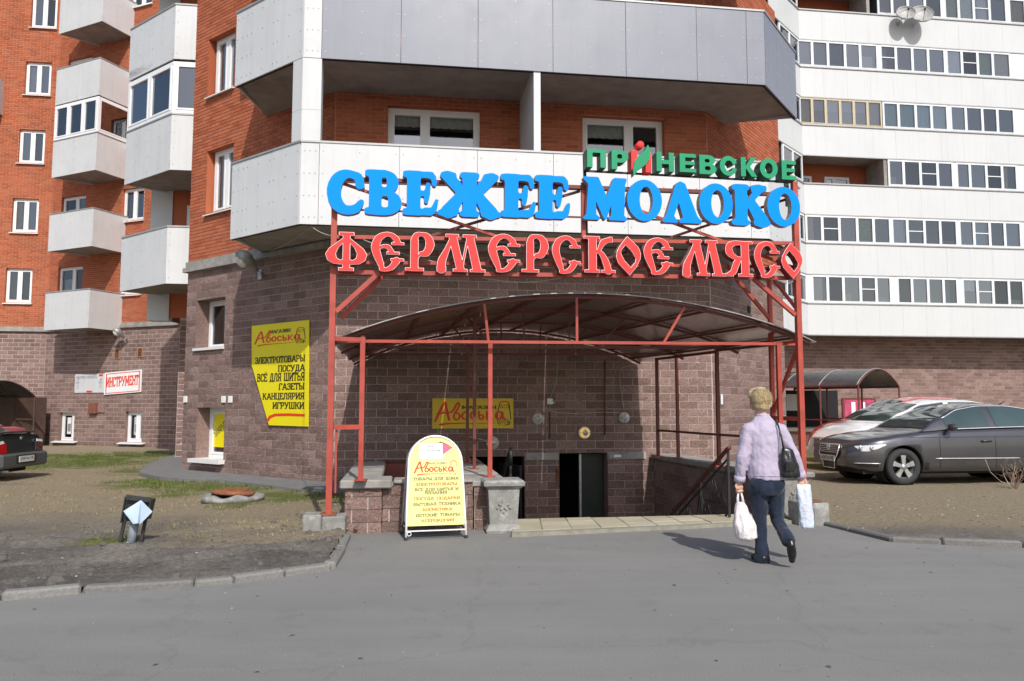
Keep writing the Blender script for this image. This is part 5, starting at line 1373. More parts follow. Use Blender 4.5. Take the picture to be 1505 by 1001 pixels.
# ================================================================== CANOPY OVER THE STAIRS
CF = Frame(-1.86, 9.73, 8.0)
can = thing('entrance_canopy', 'arched translucent canopy on red posts over the basement stairs, under the letters', 'canopy', (.8, 10, 0))
M['poly'] = None
def poly_sheet():
    m = bpy.data.materials.new('smoked_polycarbonate'); m.use_nodes = True; nt = m.node_tree; nt.nodes.clear(); L = nt.links
    o = nt.nodes.new('ShaderNodeOutputMaterial'); d = nt.nodes.new('ShaderNodeBsdfDiffuse'); t = nt.nodes.new('ShaderNodeBsdfTranslucent'); g = nt.nodes.new('ShaderNodeBsdfGlossy')
    n = noise(nt, 1.3, 5, .6); r = ramp(nt, [(.3, (.44, .39, .32)), (.7, (.52, .47, .39))]); L.new(n.outputs[0], r.inputs[0]); L.new(r.outputs[0], d.inputs[0])
    t.inputs[0].default_value = (.96, .76, .55, 1); g.inputs['Roughness'].default_value = .16
    wv = nt.nodes.new('ShaderNodeTexWave'); wv.bands_direction = 'X'; wv.inputs['Scale'].default_value = 28
    geo = nt.nodes.new('ShaderNodeNewGeometry'); L.new(geo.outputs['Position'], wv.inputs['Vector']); b = nt.nodes.new('ShaderNodeBump'); b.inputs['Strength'].default_value = .25; b.inputs['Distance'].default_value = .01; L.new(wv.outputs[0], b.inputs['Height']); L.new(b.outputs[0], g.inputs['Normal']); L.new(b.outputs[0], d.inputs['Normal'])
    a = nt.nodes.new('ShaderNodeMixShader'); a.inputs[0].default_value = .55; L.new(d.outputs[0], a.inputs[1]); L.new(t.outputs[0], a.inputs[2])
    c = nt.nodes.new('ShaderNodeMixShader'); fr = nt.nodes.new('ShaderNodeFresnel'); fr.inputs[0].default_value = 1.5; L.new(math_n(nt, 'MULTIPLY', fr.outputs[0], 1.2), c.inputs[0]); L.new(a.outputs[0], c.inputs[1]); L.new(g.outputs[0], c.inputs[2]); L.new(c.outputs[0], o.inputs[0])
    return m
M['poly'] = poly_sheet()
_tipL = CF.u(487, 504); _tipR = CF.u(1192, 503); _ap = CF.u(850, 441)
Z_L, Z_R, Z_A = 2.27, 2.33, 2.90
DEPTH_ = 4.70
def arch(s, t):
    """s across 0..1, t depth 0..1 -> world"""
    uL = _tipL; uR = _tipR + (-.95) * t
    u = uL + (uR - uL) * s; z = (Z_L + (Z_R - Z_L) * s) + (Z_A - Z_L) * (1 - (2 * s - 1) ** 2) ** .92
    return CF.w(u, -DEPTH_ * t, z)
for i in range(3):                              # three sheets side by side
    a, b = i / 3 + (.002 if i else 0), (i + 1) / 3
    g = MB(); g.grid(lambda s, t: tuple(Vector(arch(a + (b - a) * s, -.02 + 1.02 * t)) + Vector((0, 0, .03))), 14, 8); g.grid(lambda s, t: tuple(Vector(arch(a + (b - a) * s, -.02 + 1.02 * t)) + Vector((0, 0, .038))), 14, 8)
    g.build('roof_sheet', M['poly'], can, fixn=False)
g = MB()
for t in (-.02, ):
    pts = [tuple(Vector(arch(s, t)) + Vector((0, 0, .034))) for s in [i / 30 for i in range(31)]]; g.tube(pts, .009, 6)
g.build('edge_profile', M['panel_edge'], can)
for t in (.005, .34, .67, .99):                # arches
    g = MB(); pts = [arch(i / 24, t) for i in range(25)]
    for a, b in zip(pts[:-1], pts[1:]): g.bar(a, b, .035, .04)
    g.build('arch_rib', M['redpaint_dark_shaded'], can)
for s in (.055, .17, .29, .41, .53, .65, .77, .89, .965):
    g = MB(); 
    for k in range(6): g.bar(tuple(Vector(arch(s, k / 6)) - Vector((0, 0, .0))), tuple(Vector(arch(s, (k + 1) / 6)) - Vector((0, 0, .0))), .04, .03)
    g.build('purlin', M['redpaint_dark_shaded'], can)
ch0, ch1 = .0, CF.u(1141, 503)
g = MB(); g.bar(CF.w(-.32, 0, 2.315), CF.w(ch1 + .35, 0, 2.345), .04, .038); chord = g.build('chord', M['redpaint'], can)
for t in (.34, .67):
    g = MB(); g.bar(tuple(Vector(arch(.03, t)) + Vector((0, 0, -.0))), tuple(Vector(arch(.97, t)) + Vector((0, 0, -.0))), .035, .04); g.build('chord', M['redpaint_dark_shaded'], can)
def arch_z(u, t): s = (u - _tipL) / (_tipR - .95 * t - _tipL); return arch(s, t)[2]
for (px0, s_top) in ((718, .30), (848, .52), (975, .72)):
    u0 = CF.u(px0, 498); u1 = _tipL + (_tipR - _tipL) * s_top; q = MB(); q.bar(CF.w(u0, 0, 2.34), CF.w(u1 if px0 != 848 else u0, 0, arch_z(u1 if px0 != 848 else u0, 0) - .01), .032, .032); q.build('strut', M['redpaint'], can)
for t in (.34, .67):
    for (s0, s1) in ((.36, .30), (.44, .44), (.56, .56), (.64, .70)):
        a = Vector(arch(.03 + .94 * s0, t)); c0 = Vector(arch(.03, t)).lerp(Vector(arch(.97, t)), s0); c1 = arch(s1, t); q = MB(); q.bar(tuple(c0), c1, .028); q.build('strut', M['redpaint_dark_shaded'], can)
# posts
def post(x, y, z0, z1, mat='redpaint', w=.05, plate=True):
    q = MB(); q.bar((x, y, z0), (x, y, z1), w, w, up=(math.cos(math.radians(98)), math.sin(math.radians(98)), 0)); o = q.build('post', M[mat], can)
    if plate: q = MB(); q.box(x - .07, x + .07, y - .07, y + .07, z0 - .002, z0 + .012); q.build('base_plate', M['redpaint'], o)
p530 = atz(530, 706, .635); post(p530[0], p530[1], .635, 2.33, w=.058)
p720 = atz(720, 702, .60); post(p720[0], p720[1], .60, 2.33, w=.055)
p697 = atz(697, 690, .60); post(p697[0], p697[1], .60, arch_z(1.3, .3), 'redpaint_dark_shaded', w=.045)  # the canopy's shade on this post is put into its darker red
post(-.72, 12.7, .60, 2.4, 'redpaint_dark_shaded', .045)
for px, py in ((945, 667), (997, 673), (1057, 685)):
    p = atz(px, py, .66 if px < 950 else .61)
    if px < 950: p = (2.62, 13.6 + .55, .61)
    zt = 2.38; post(p[0], p[1], .61, zt, 'redpaint_dark_shaded', .05)
pR = atz(1149, 696, .62); post(pR[0], pR[1], .62, 2.33, w=.055)
a0 = (2.62, 14.15); a1 = atz(1057, 685, .61); a2 = pR
for (p, q_) in (((a0[0], a0[1]), (a1[0], a1[1])), ((a1[0], a1[1]), (a2[0], a2[1]))):
    g = MB(); g.bar((p[0], p[1], 1.08), (q_[0], q_[1], 1.08), .035); g.build('rail', M['redpaint_dark_shaded'], can)
    g = MB(); g.bar((p[0], p[1], 2.36), (q_[0], q_[1], 2.34), .04); g.build('side_beam', M['redpaint_dark_shaded'], can)
g = MB(); g.bar((p530[0], p530[1], 2.33), arch(.03, .95), .04); g.build('side_beam', M['redpaint_dark_shaded'], can)

# ================================================================== SIGN FRAME
SF = Frame(-2.12, 9.18, 10.0)
def sz(px, py, d=0): return SF.uz(px, py, d)
sf = thing('sign_frame', 'tall red welded frame on two outer posts carrying the three rows of letters', 'sign frame', (.8, 9.7, 0))
UR = SF.u(1176, 560); ZT = 4.24; ZT2 = SF.z(1170, 270)
def member(name, a, b, w=.05, mat='redpaint', h=None, par=None):
    q = MB(); q.bar(a, b, w, h, up=(SF.n[0], SF.n[1], 0) if abs(a[2] - b[2]) > .5 else (0, 0, 1)); return q.build(name, M[mat], par or sf)
UM = SF.u(858, 340)
m1 = member('post', SF.w(0, 0, .27), SF.w(0, 0, ZT), .068)
member('post', SF.w(UR + .0, 0, .34), SF.w(UR, 0, ZT2 + .02), .068)
member('post', SF.w(UM, -.02, SF.z(858, 402)), SF.w(UM, -.02, SF.z(858, 268)), .05)
member('post', SF.w(UM + .07, -.10, SF.z(868, 402)), SF.w(UM + .03, -.06, SF.z(866, 224)), .035, 'blackmetal')
member('post', SF.w(UR - .04, -.10, SF.z(1160, 300)), SF.w(UR - .06, -.10, SF.z(1165, 262)), .05, 'blackmetal')
def zline(y0, y1): return (SF.z(484, y0), SF.z(1172, y1))
for (y0, y1, d, w, mt) in ((262, 287, .0, .045, 'redpaint_dark_shaded'), (258, 281, -.22, .035, 'redpaint_dark_shaded'), (307, 330, -.0, .02, 'redpaint_dark_shaded'), (348, 358, .0, .045, 'redpaint'), (385, 392, -.02, .04, 'redpaint'), (397, 405, -.22, .05, 'redpaint_dark_shaded'), (400, 409, .0, .05, 'redpaint')):
    a, b = zline(y0, y1); member('chord', SF.w(.03, d, a), SF.w(UR - .03, d, b), w, mt)
zt0, zb0 = zline(266, 290), zline(386, 392)
def zi(pr, u): return pr[0] + (pr[1] - pr[0]) * u / UR
for (ua, ub) in ((.04, UM - .03), (UM + .03, UR - .04)):
    member('brace', SF.w(ua, -.03, zi(zt0, ua)), SF.w(ub, -.03, zi(zb0, ub)), .032, 'redpaint'); member('brace', SF.w(ub, -.065, zi(zt0, ub)), SF.w(ua, -.065, zi(zb0, ua)), .032, 'redpaint_dark_shaded')
for u in (.9, 1.8, 2.6, 4.0, 4.8): member('brace', SF.w(u, .0, zi(zline(400, 408), u)), SF.w(u + .12, -.22, zi(zline(398, 405), u) + .01), .03)
# knee braces
for d in (0, -.16):
    member('knee_brace', SF.w(.04 + (0 if d == 0 else .05), d, SF.z(484, 458) + (0 if d == 0 else -.06)), SF.w(SF.u(556, 402) + (0 if d == 0 else .06), d, SF.z(556, 402)), .055)
member('knee_brace', SF.w(UR - .04, 0, SF.z(1170, 463)), SF.w(SF.u(1108, 412), 0, SF.z(1108, 410)), .05)
# rear posts on the right and their ties
rr1 = atz(1155, 700, .62); 
u2, d2_ = UR - .06, -.62
member('post', SF.w(u2, d2_, .5), SF.w(u2 - .0, d2_, SF.z(1147, 405, d2_)), .055)
member('knee_brace', SF.w(u2, d2_, SF.z(1147, 470, d2_)), SF.w(SF.u(1082, 412, d2_), d2_, SF.z(1082, 410, d2_)), .045)
member('tie', SF.w(UR, -.02, SF.z(1172, 455)), SF.w(u2, d2_, SF.z(1147, 402, d2_)), .035)
member('tie', SF.w(UR - .0, -.02, SF.z(1178, 508)), SF.w(u2, d2_, SF.z(1150, 608, d2_)), .04)
member('tie', SF.w(UR, -.02, SF.z(1180, 616)), SF.w(u2, d2_, SF.z(1180, 616) + .01), .05)
member('tie', SF.w(UR, -.02, 2.36), SF.w(u2, d2_, 2.36), .04)
p5 = CF.w(0, 0, 0)
member('tie', SF.w(.03, -.0, SF.z(482, 628)), (p530[0], p530[1], SF.z(482, 628) + .0), .055)
member('tie', SF.w(.03, -.0, 2.30), (p530[0], p530[1], 2.30), .05)
member('tie', SF.w(.07, -.03, .5), SF.w(.07, -.03, SF.z(485, 632)), .02)

# ================================================================== LETTERS
mir = lambda w, ops: [(o[0], o[1]) + (((w - o[2], o[3], w - o[4], o[5]) + tuple(o[6:])) if o[1] == 's' else ((w - o[4], o[3], w - o[2], o[5]) + tuple(o[6:])) if o[1] == 'b' else ([(w - x, y) for x, y in o[2]],) + tuple(o[3:])) for o in ops]
B = {}
B['С'] = (.86, [('+', 'e', .44, .5, .44, .5), ('-', 'e', .56, .5, .235, .33), ('-', 'p', [(.60, .60), (1.2, .64), (1.2, .34), (.60, .28)]), ('+', 'c', [(.55, .90), (.72, .84), (.76, .68)], [.07, .10, .105]), ('+', 'c', [(.5, .1), (.68, .14), (.80, .30)], [.09, .10, .05])])
B['В'] = (.88, [('+', 'b', .10, .0, .42, 1, .03), ('+', 'b', .0, .86, .5, 1, .05), ('+', 'b', .0, .0, .5, .14, .05), ('+', 'e', .50, .74, .30, .26), ('+', 'b', .3, .52, .52, .99, .02), ('+', 'e', .54, .27, .34, .275), ('+', 'b', .3, .0, .54, .5, .02), ('-', 'b', .40, .62, .52, .84, .05), ('-', 'b', .40, .16, .56, .42, .06)])
B['Е'] = (.84, [('+', 'b', .10, .0, .42, 1, .03), ('+', 'b', .0, .86, .72, 1, .04), ('+', 'b', .0, .0, .70, .14, .04), ('+', 'c', [(.62, .93), (.72, .88), (.75, .72)], [.06, .07, .05]), ('+', 'c', [(.55, .10), (.72, .12), (.80, .34)], [.08, .08, .04]), ('+', 'b', .40, .44, .6, .56, .02), ('+', 'c', [(.60, .70), (.58, .5), (.56, .32)], [.055, .07, .05])])
_l = [('+', 's', .62, .5, .22, .90, .13, .12), ('+', 'b', .06, .86, .42, .99, .06), ('+', 's', .62, .5, .24, .10, .16, .16), ('+', 'b', .0, .0, .46, .12, .05)]
B['Ж'] = (1.44, [('+', 'b', .56, .0, .88, 1, .03), ('+', 'b', .50, .88, .94, 1, .05), ('+', 'b', .50, .0, .94, .12, .05)] + _l + mir(1.44, _l) + [('-', 'p', [(.5, .84), (.56, .66), (.56, .87)]), ('-', 'p', [(.94, .84), (.88, .66), (.88, .87)]), ('-', 'p', [(.47, .14), (.57, .34), (.56, .12)]), ('-', 'p', [(.97, .14), (.87, .34), (.88, .12)])])
B['М'] = (1.08, [('+', 'p', [(.03, .97), (.34, .97), (.56, .46), (.76, .97), (1.02, .97), (.98, .84), (.95, .1), (1.02, .03), (.64, .03), (.70, .1), (.70, .56), (.52, .04), (.25, .62), (.27, .1), (.36, .03), (.02, .03), (.10, .1), (.15, .84)], .035)])
B['О'] = (.86, [('+', 'e', .43, .5, .43, .5), ('-', 'e', .47, .50, .165, .335)])
B['Л'] = (1.0, [('+', 'p', [(.38, .93), (.46, .97), (.56, .93), (.86, .16), (.97, .04), (.46, .04), (.56, .14), (.42, .60), (.25, .16), (.34, .04), (.03, .04), (.12, .16)], .035)])
B['К'] = (1.02, [('+', 'b', .10, .0, .42, 1, .03), ('+', 'b', .02, .87, .48, 1, .05), ('+', 'b', .0, .0, .48, .13, .05), ('+', 's', .42, .52, .72, .90, .06, .12), ('+', 'b', .52, .86, .94, 1, .05), ('+', 's', .50, .58, .80, .12, .12, .17), ('+', 'b', .58, .0, 1.02, .12, .05), ('-', 'p', [(.42, .88), (.43, .62), (.56, .82)]), ('-', 'p', [(.42, .12), (.43, .40), (.55, .12)])])
R_ = {}
_b = [('+', 'p', [(.58, .90), (.42, .78), (.12, .56), (.03, .42), (.08, .28), (.24, .19), (.48, .18), (.56, .25)], .015), ('-', 'p', [(.50, .76), (.34, .60), (.27, .44), (.30, .32), (.40, .26), (.50, .29)], .0)]
R_['Ф'] = (1.14, _b + mir(1.14, _b) + [('+', 'b', .48, .0, .66, 1, .0), ('+', 'b', .37, .93, .77, 1, .0), ('+', 'b', .37, .0, .77, .065, .0)])
_c = [('+', 'c', [(.58, .955), (.42, .95), (.22, .84), (.13, .62), (.20, .38), (.30, .16), (.33, .05)], [.035, .05, .09, .115, .10, .07, .05]), ('+', 'c', [(.42, .955), (.58, .94), (.72, .84), (.78, .74)], [.04, .05, .075, .07]), ('+', 'b', .60, .69, .95, .745, .0), ('+', 'c', [(.30, .05), (.46, .045), (.62, .12), (.74, .27)], [.045, .04, .07, .09]), ('+', 'b', .58, .27, .95, .325, .0), ('-', 'b', .5, .62, 1, .69, 0)]
R_['Е'] = (.95, _c + [('+', 'c', [(.24, .60), (.36, .64), (.50, .62), (.60, .50)], [.03, .035, .055, .06]), ('+', 'b', .46, .44, .82, .495, .0)])
R_['С'] = (.95, _c)
R_['Р'] = (.82, [('+', 'b', .15, .0, .36, .80, .0), ('+', 'b', .0, .0, .52, .065, .0), ('+', 'c', [(.25, .78), (.30, .92), (.45, .965), (.62, .90), (.70, .70), (.60, .48), (.42, .44)], [.10, .07, .035, .08, .12, .09, .035]), ('+', 's', .36, .36, .44, .46, .02, .04)])
R_['М'] = (1.30, [('+', 'c', [(.12, .05), (.14, .28), (.28, .60), (.40, .92)], [.11, .10, .06, .03]), ('+', 'b', .01, .0, .24, .12, .0), ('+', 'p', [(.32, .96), (.52, .96), (.74, .03), (.54, .03)], 0), ('+', 's', .66, .06, .84, .94, .022), ('+', 'p', [(.78, .96), (.98, .96), (1.20, .03), (.98, .03)], 0), ('+', 'b', .24, .935, .58, 1, .0), ('+', 'b', .70, .935, 1.06, 1, .0), ('+', 'b', .44, .0, .82, .06, .0), ('+', 'b', .90, .0, 1.30, .06, .0)])
R_['К'] = (.92, [('+', 'b', .14, .0, .36, 1, .0), ('+', 'b', .0, .94, .46, 1, .0), ('+', 'b', .02, .0, .46, .065, .0), ('+', 'c', [(.36, .56), (.46, .66), (.56, .84), (.78, .94)], [.02, .05, .075, .055]), ('+', 'b', .76, .86, .84, 1, .0), ('+', 'c', [(.38, .60), (.52, .52), (.64, .30), (.72, .05)], [.025, .06, .09, .09]), ('+', 'b', .52, .0, .92, .065, .0)])
R_['О'] = (.72, [('+', 'p', [(.33, 1.0), (.44, .9), (.64, .72), (.70, .56), (.68, .42), (.56, .20), (.38, .0), (.28, .10), (.08, .30), (.02, .46), (.04, .60), (.16, .80)], 0), ('-', 'p', [(.28, .80), (.14, .64), (.14, .54), (.24, .36), (.42, .18), (.56, .34), (.57, .44), (.46, .62)], 0)])
R_['Я'] = (.86, [('+', 'b', .50, .0, .72, 1, .0), ('+', 'b', .42, .94, .84, 1, .0), ('+', 'b', .40, .0, .84, .065, .0), ('+', 'c', [(.52, .955), (.30, .95), (.14, .86), (.14, .68), (.30, .54), (.52, .50)], [.045, .06, .09, .10, .055, .03]), ('+', 'c', [(.44, .50), (.34, .36), (.24, .12), (.08, .04)], [.05, .09, .08, .04]), ('+', 'b', .0, .0, .24, .06, 0), ('+', 's', .3, .52, .55, .5, .04)])
G = {}
G['П'] = (.95, [('+', 'p', [(0, 0), (.27, 0), (.27, .80), (.66, .80), (.66, 0), (.94, 0), (.94, 1), (0, 1)], 0)])
G['Р'] = (.84, [('+', 'b', 0, 0, .27, 1, 0), ('+', 'e', .45, .68, .38, .32), ('+', 'b', .1, .36, .45, 1, 0), ('-', 'b', .27, .56, .52, .80, .1)])
G['Н'] = (.92, [('+', 'b', 0, 0, .27, 1, 0), ('+', 'b', .64, 0, .91, 1, 0), ('+', 'b', .1, .39, .8, .60, 0)])
G['Е'] = (.80, [('+', 'b', 0, 0, .27, 1, 0), ('+', 'b', 0, 0, .80, .20, 0), ('+', 'b', 0, .40, .74, .59, 0), ('+', 'b', 0, .80, .79, 1, 0)])
G['В'] = (.86, [('+', 'b', 0, 0, .45, 1, 0), ('+', 'e', .45, .74, .35, .26), ('+', 'e', .48, .28, .38, .28), ('-', 'b', .27, .61, .52, .80, .08), ('-', 'b', .27, .20, .56, .42, .1)])
G['С'] = (.92, [('+', 'e', .47, .5, .47, .51), ('-', 'e', .49, .5, .22, .28), ('-', 'p', [(.5, .5), (1.1, .72), (1.1, .30)])])
G['К'] = (.92, [('+', 'b', 0, 0, .27, 1, 0), ('+', 'p', [(.22, .45), (.56, 1), (.88, 1), (.52, .52), (.92, 0), (.60, 0), (.22, .50)], 0)])
G['О'] = (1.0, [('+', 'e', .5, .5, .5, .51), ('-', 'e', .5, .5, .22, .28)])
FLD = {}
def field(tab, ch, key, k=0.0, res=64):
    kk = (key, ch)
    if kk not in FLD: FLD[kk] = glyph_field(tab[ch][1], tab[ch][0], res, .12, k)
    return FLD[kk]
def letters(name, root, tab, key, items, d0, d1, mf, ms_, k=0.0, rim=None, eps=.004):
    for ch, xa, xb, ya, yb in items:
        X, Y, D = field(tab, ch, key, k); w = tab[ch][0]; ym = (ya + yb) / 2
        u0, u1 = SF.u(xa, ym, d1), SF.u(xb, ym, d1); zb, zt = SF.z((xa + xb) / 2, yb, d1), SF.z((xa + xb) / 2, ya, d1)
        sl = .0
        T = lambda x, y, h: SF.w(u0 + (u1 - u0) * x / w, h, zb + (zt - zb) * y)
        g = MB()
        if rim is None:
            glyph_mesh(g, X, Y, D, 0.0, T, d0, d1, 0, 1, eps); g.build('letter', [M[mf], M[ms_]], root)
        else:
            glyph_mesh(g, X, Y, D, .012, T, d0, d1, 2, 1, eps); glyph_mesh(g, X, Y, D, .001, T, d1 + .001, d1 + .005, 0, 0, eps, back=False); g.build('letter', [M[mf], M[ms_], M[rim]], root)
blue = thing('letter_row', 'row of large bright blue letters СВЕЖЕЕ МОЛОКО, the middle row of the sign', 'sign lettering', SF.w(0, .1, 3.7))
letters('blue', blue, B, 'b', [('С', 480, 535, 249, 315), ('В', 536, 590.5, 250.5, 315), ('Е', 592, 644, 252, 316), ('Ж', 643, 737, 254, 318), ('Е', 736, 787.5, 256.5, 319), ('Е', 786.5, 838, 258.5, 321), ('М', 858, 923, 261, 323), ('О', 922, 973, 264, 325), ('Л', 974, 1031, 267, 328), ('О', 1028, 1077, 269.5, 329), ('К', 1075, 1132, 272, 331), ('О', 1128, 1176, 274.6, 333)], .03, .13, 'blueface', 'letterside', k=.05)
redr = thing('letter_row', 'row of red old Slavonic letters ФЕРМЕРСКОЕ МЯСО with thin white outlines, the lowest row of the sign', 'sign lettering', SF.w(0, .1, 3.2))
letters('red', redr, R_, 'r', [('Ф', 478, 540, 341.6, 397.5), ('Е', 545, 593.5, 341.6, 398.5), ('Р', 596, 638, 342, 398), ('М', 642, 713, 345, 399), ('Е', 717, 764, 344.5, 400), ('Р', 767, 806, 345.4, 400), ('С', 811, 853, 347, 402), ('К', 858.5, 904, 348, 400.5), ('О', 905, 942.6, 348, 404), ('Е', 945.7, 989, 350, 403.6), ('М', 1002.6, 1066, 353, 405), ('Я', 1065.6, 1107, 355, 406), ('С', 1108, 1146, 355.6, 408), ('О', 1148, 1180, 357.5, 409)], .03, .15, 'redface', 'redside', rim='white', eps=.003)
green = thing('letter_row', 'row of small green letters with a leaf and red dot, top of the sign', 'sign lettering', SF.w(3.5, .1, 4.7))
letters('green', green, G, 'g', [('П', 863, 891, 219, 246), ('Р', 899, 924, 221, 249), ('Н', 965, 991, 224, 252), ('Е', 999, 1023, 226, 253), ('В', 1028, 1053, 228, 256), ('С', 1058, 1083, 229.5, 258), ('К', 1089, 1113, 231.5, 259.5), ('О', 1117, 1143, 233, 262), ('Е', 1149, 1170, 236, 264)], .0, .17, 'greenface', 'greenside', eps=.003)
# the special letter: two red columns, a leaf and a dot
for a, b, ya, yb in ((928, 937, 221, 250), (949, 957.5, 223, 253)):
    g = MB(); g.fbox(SF, SF.u(a, 236, .15), SF.u(b, 236, .15), .0, .15, SF.z(a, yb, .15), SF.z(a, ya, .15)); g.build('letter_column', M['redface'], green)
lf = [(931, 259), (930, 248), (933, 236), (941, 227), (948, 220), (952, 213), (956, 221), (955, 233), (948, 243), (938, 250)]
g = MB(); g.prism([SF.uz(x, y, .17) for x, y in reversed(lf)], lambda x, y, h: SF.w(x, h, y), .08, .18, 0, mside=1); g.build('leaf', [M['greenface'], M['greenside']], green)
c = SF.uz(941.5, 212.5, .17); g = MB(); g.lathe([(.048, .06), (.048, .17), (.001, .172)], lambda x, y, z: SF.w(c[0] + x, z, c[1] + y), 20); g.build('dot', M['redface'], green)
g = MB(); g.bar(SF.w(SF.u(862, 252), -.01, SF.z(862, 251)), SF.w(SF.u(1172, 266), -.01, SF.z(1172, 268)), .02, .025); g.build('mounting_bar', M['blackmetal'], green)
# ================================================================== PRINTED SIGNS
HW = [  # handwritten brand word as strokes in a 3.1 x 1 box
 ([(.0, -.02), (.12, .30), (.30, .78), (.42, 1.0), (.47, .80), (.52, .45), (.60, .05)], .055), ([(.10, .38), (.35, .43), (.60, .46)], .045),
 ([(.68, .46), (.80, .62), (.92, .92), (1.0, .98), (1.03, .85), (.95, .62), (.84, .42), (.80, .20), (.88, .06), (1.02, .12), (1.06, .30), (.95, .42), (.84, .40)], .045),
 ([(1.28, .48), (1.18, .38), (1.17, .18), (1.28, .08), (1.40, .18), (1.40, .38), (1.30, .48), (1.28, .48)], .045),
 ([(1.74, .42), (1.64, .50), (1.54, .38), (1.54, .18), (1.64, .08), (1.76, .16)], .045),
 ([(1.88, .52), (1.88, .28), (1.92, .10), (2.04, .10), (2.08, .24), (1.98, .32), (1.89, .26)], .045),
 ([(2.22, .50), (2.22, .30), (2.23, .08)], .045), ([(2.46, .50), (2.34, .34), (2.25, .28), (2.36, .20), (2.50, .06)], .04),
 ([(2.86, .44), (2.72, .50), (2.62, .36), (2.62, .18), (2.72, .08), (2.84, .16), (2.90, .46), (2.92, .20), (3.0, .06)], .048),
 ([(.22, -.22), (.6, -.15), (1.3, -.14), (2.0, -.15), (2.6, -.13)], None)]
def brand(mb, T, mi_red, mi_ink, res=46):
    """logo in a box about 3.2 x 1.3; T(x, y, h)"""
    X, Y = np.meshgrid(np.linspace(-.15, 3.3, int(3.45 * res)), np.linspace(-.35, 1.15, int(1.5 * res)))
    D = np.full(X.shape, 1.0)
    for pts, r in HW: D = np.minimum(D, g_spl(X, Y, pts, [r] * len(pts) if r else [.055, .045, .03, .022, .012]))
    a = [(2.99 + .22 * math.cos(t), .90 + .17 * math.sin(t)) for t in [math.pi * k / 6 for k in range(7)]]
    D = np.minimum(D, g_spl(X, Y, a, [.03] * 7))
    glyph_mesh(mb, X, Y, D, 0, T, .0, .0012, mi_red, mi_red, .006, back=False)
    # net of the string bag in fine black lines
    D2 = np.full(X.shape, 1.0)
    out = [(2.78, .92), (2.72, .6), (2.68, .2), (2.74, -.18), (3.0, -.24), (3.24, -.16), (3.27, .2), (3.22, .6), (3.18, .92)]
    D2 = np.minimum(D2, g_spl(X, Y, out, [.02] * 9))
    for k in range(7):
        x = 2.74 + .08 * k
        D2 = np.minimum(D2, g_seg(X, Y, x, -.18, x + .12, .15, .008)); D2 = np.minimum(D2, g_seg(X, Y, x, .62, x + .05, .9, .008))
        D2 = np.minimum(D2, g_seg(X, Y, x + .1, -.18, x - .02, .1, .008))
    for y in (.72, .84): D2 = np.minimum(D2, g_seg(X, Y, 2.76, y, 3.2, y + .03, .008))
    glyph_mesh(mb, X, Y, D2, 0, T, .0, .0010, mi_ink, mi_ink, .006, back=False)
def line(mb, s, T, x0, x1, y0, y1, mi, bold=.03):
    def T3(x, y, h):
        p = T(x, y); return (p[0], p[1] - h, p[2])
    stroke_text(mb, s, T3, x0, x1, y0, y1, mi)
def lettering(parent, s, T, x0, x1, y0, y1, mat, bold=.03, name='lettering'):
    g = MB(); line(g, s, T, x0, x1, y0, y1, 0, bold); return g.build(name, mat, parent, fixn=False)

# large yellow banner on the slanting wall
bq = [TC.uz(x, y, .06) for x, y in ((369, 479), (453, 470), (451.5, 627), (394, 625), (369, 537))]
ban = thing('wall_banner', 'large yellow banner listing goods, its lower left corner torn off, on the left stone wall', 'banner', TC.w(bq[2][0], .06, 2.0))
def brx(u, z): return .050 + .012 * math.sin(u * 5 + z * 2.2) * (1 if u > bq[0][0] + .1 else .3)
g = MB()
pts = bq[::-1]
g.prism(bq[::-1], lambda x, y, h: TC.w(x, h, y), .028, .045); g.build('banner_sheet', M['yellow'], ban)
bu0, bu1 = bq[0][0], bq[1][0]; bw = bu1 - bu0; bz1 = (bq[0][1] + bq[1][1]) / 2; bz0 = bq[2][1]; bh = bz1 - bz0
Tb = lambda x, y: TC.w(bu0 + bw * x, .0475, bz0 + bh * y)
g = MB(); brand(g, lambda x, y, h: TC.w(bu0 + bw * (.07 + x * .268), .047 + h, bz0 + bh * (.815 + y * .115)), 0, 1); g.build('logo', [M['inkred'], M['ink']], ban, fixn=False)
lettering(ban, 'магазин', Tb, .33, .70, .905, .935, M['ink'], .05)
for s_, x0, y0 in (('ЭЛЕКТРОТОВАРЫ', .08, .615), ('ПОСУДА', .50, .525), ('ВСЁ ДЛЯ ШИТЬЯ', .13, .435), ('ГАЗЕТЫ', .52, .350), ('КАНЦЕЛЯРИЯ', .24, .258), ('ИГРУШКИ', .42, .168)):
    lettering(ban, s_, Tb, x0, .955, y0, y0 + (.056 if 'Ё' not in s_ else .07), M['ink'], .035)
g = MB(); sw = [(.32, .052), (.36, .095), (.46, .118), (.70, .122), (.97, .116), (.97, .092), (.70, .096), (.48, .092), (.40, .075), (.34, .03)]
g.prism([(x, y) for x, y in sw][::-1], lambda x, y, h: TC.w(bu0 + bw * x, .0470 + h, bz0 + bh * y), 0, .001); g.build('swoosh', M['inkred'], ban, fixn=False)

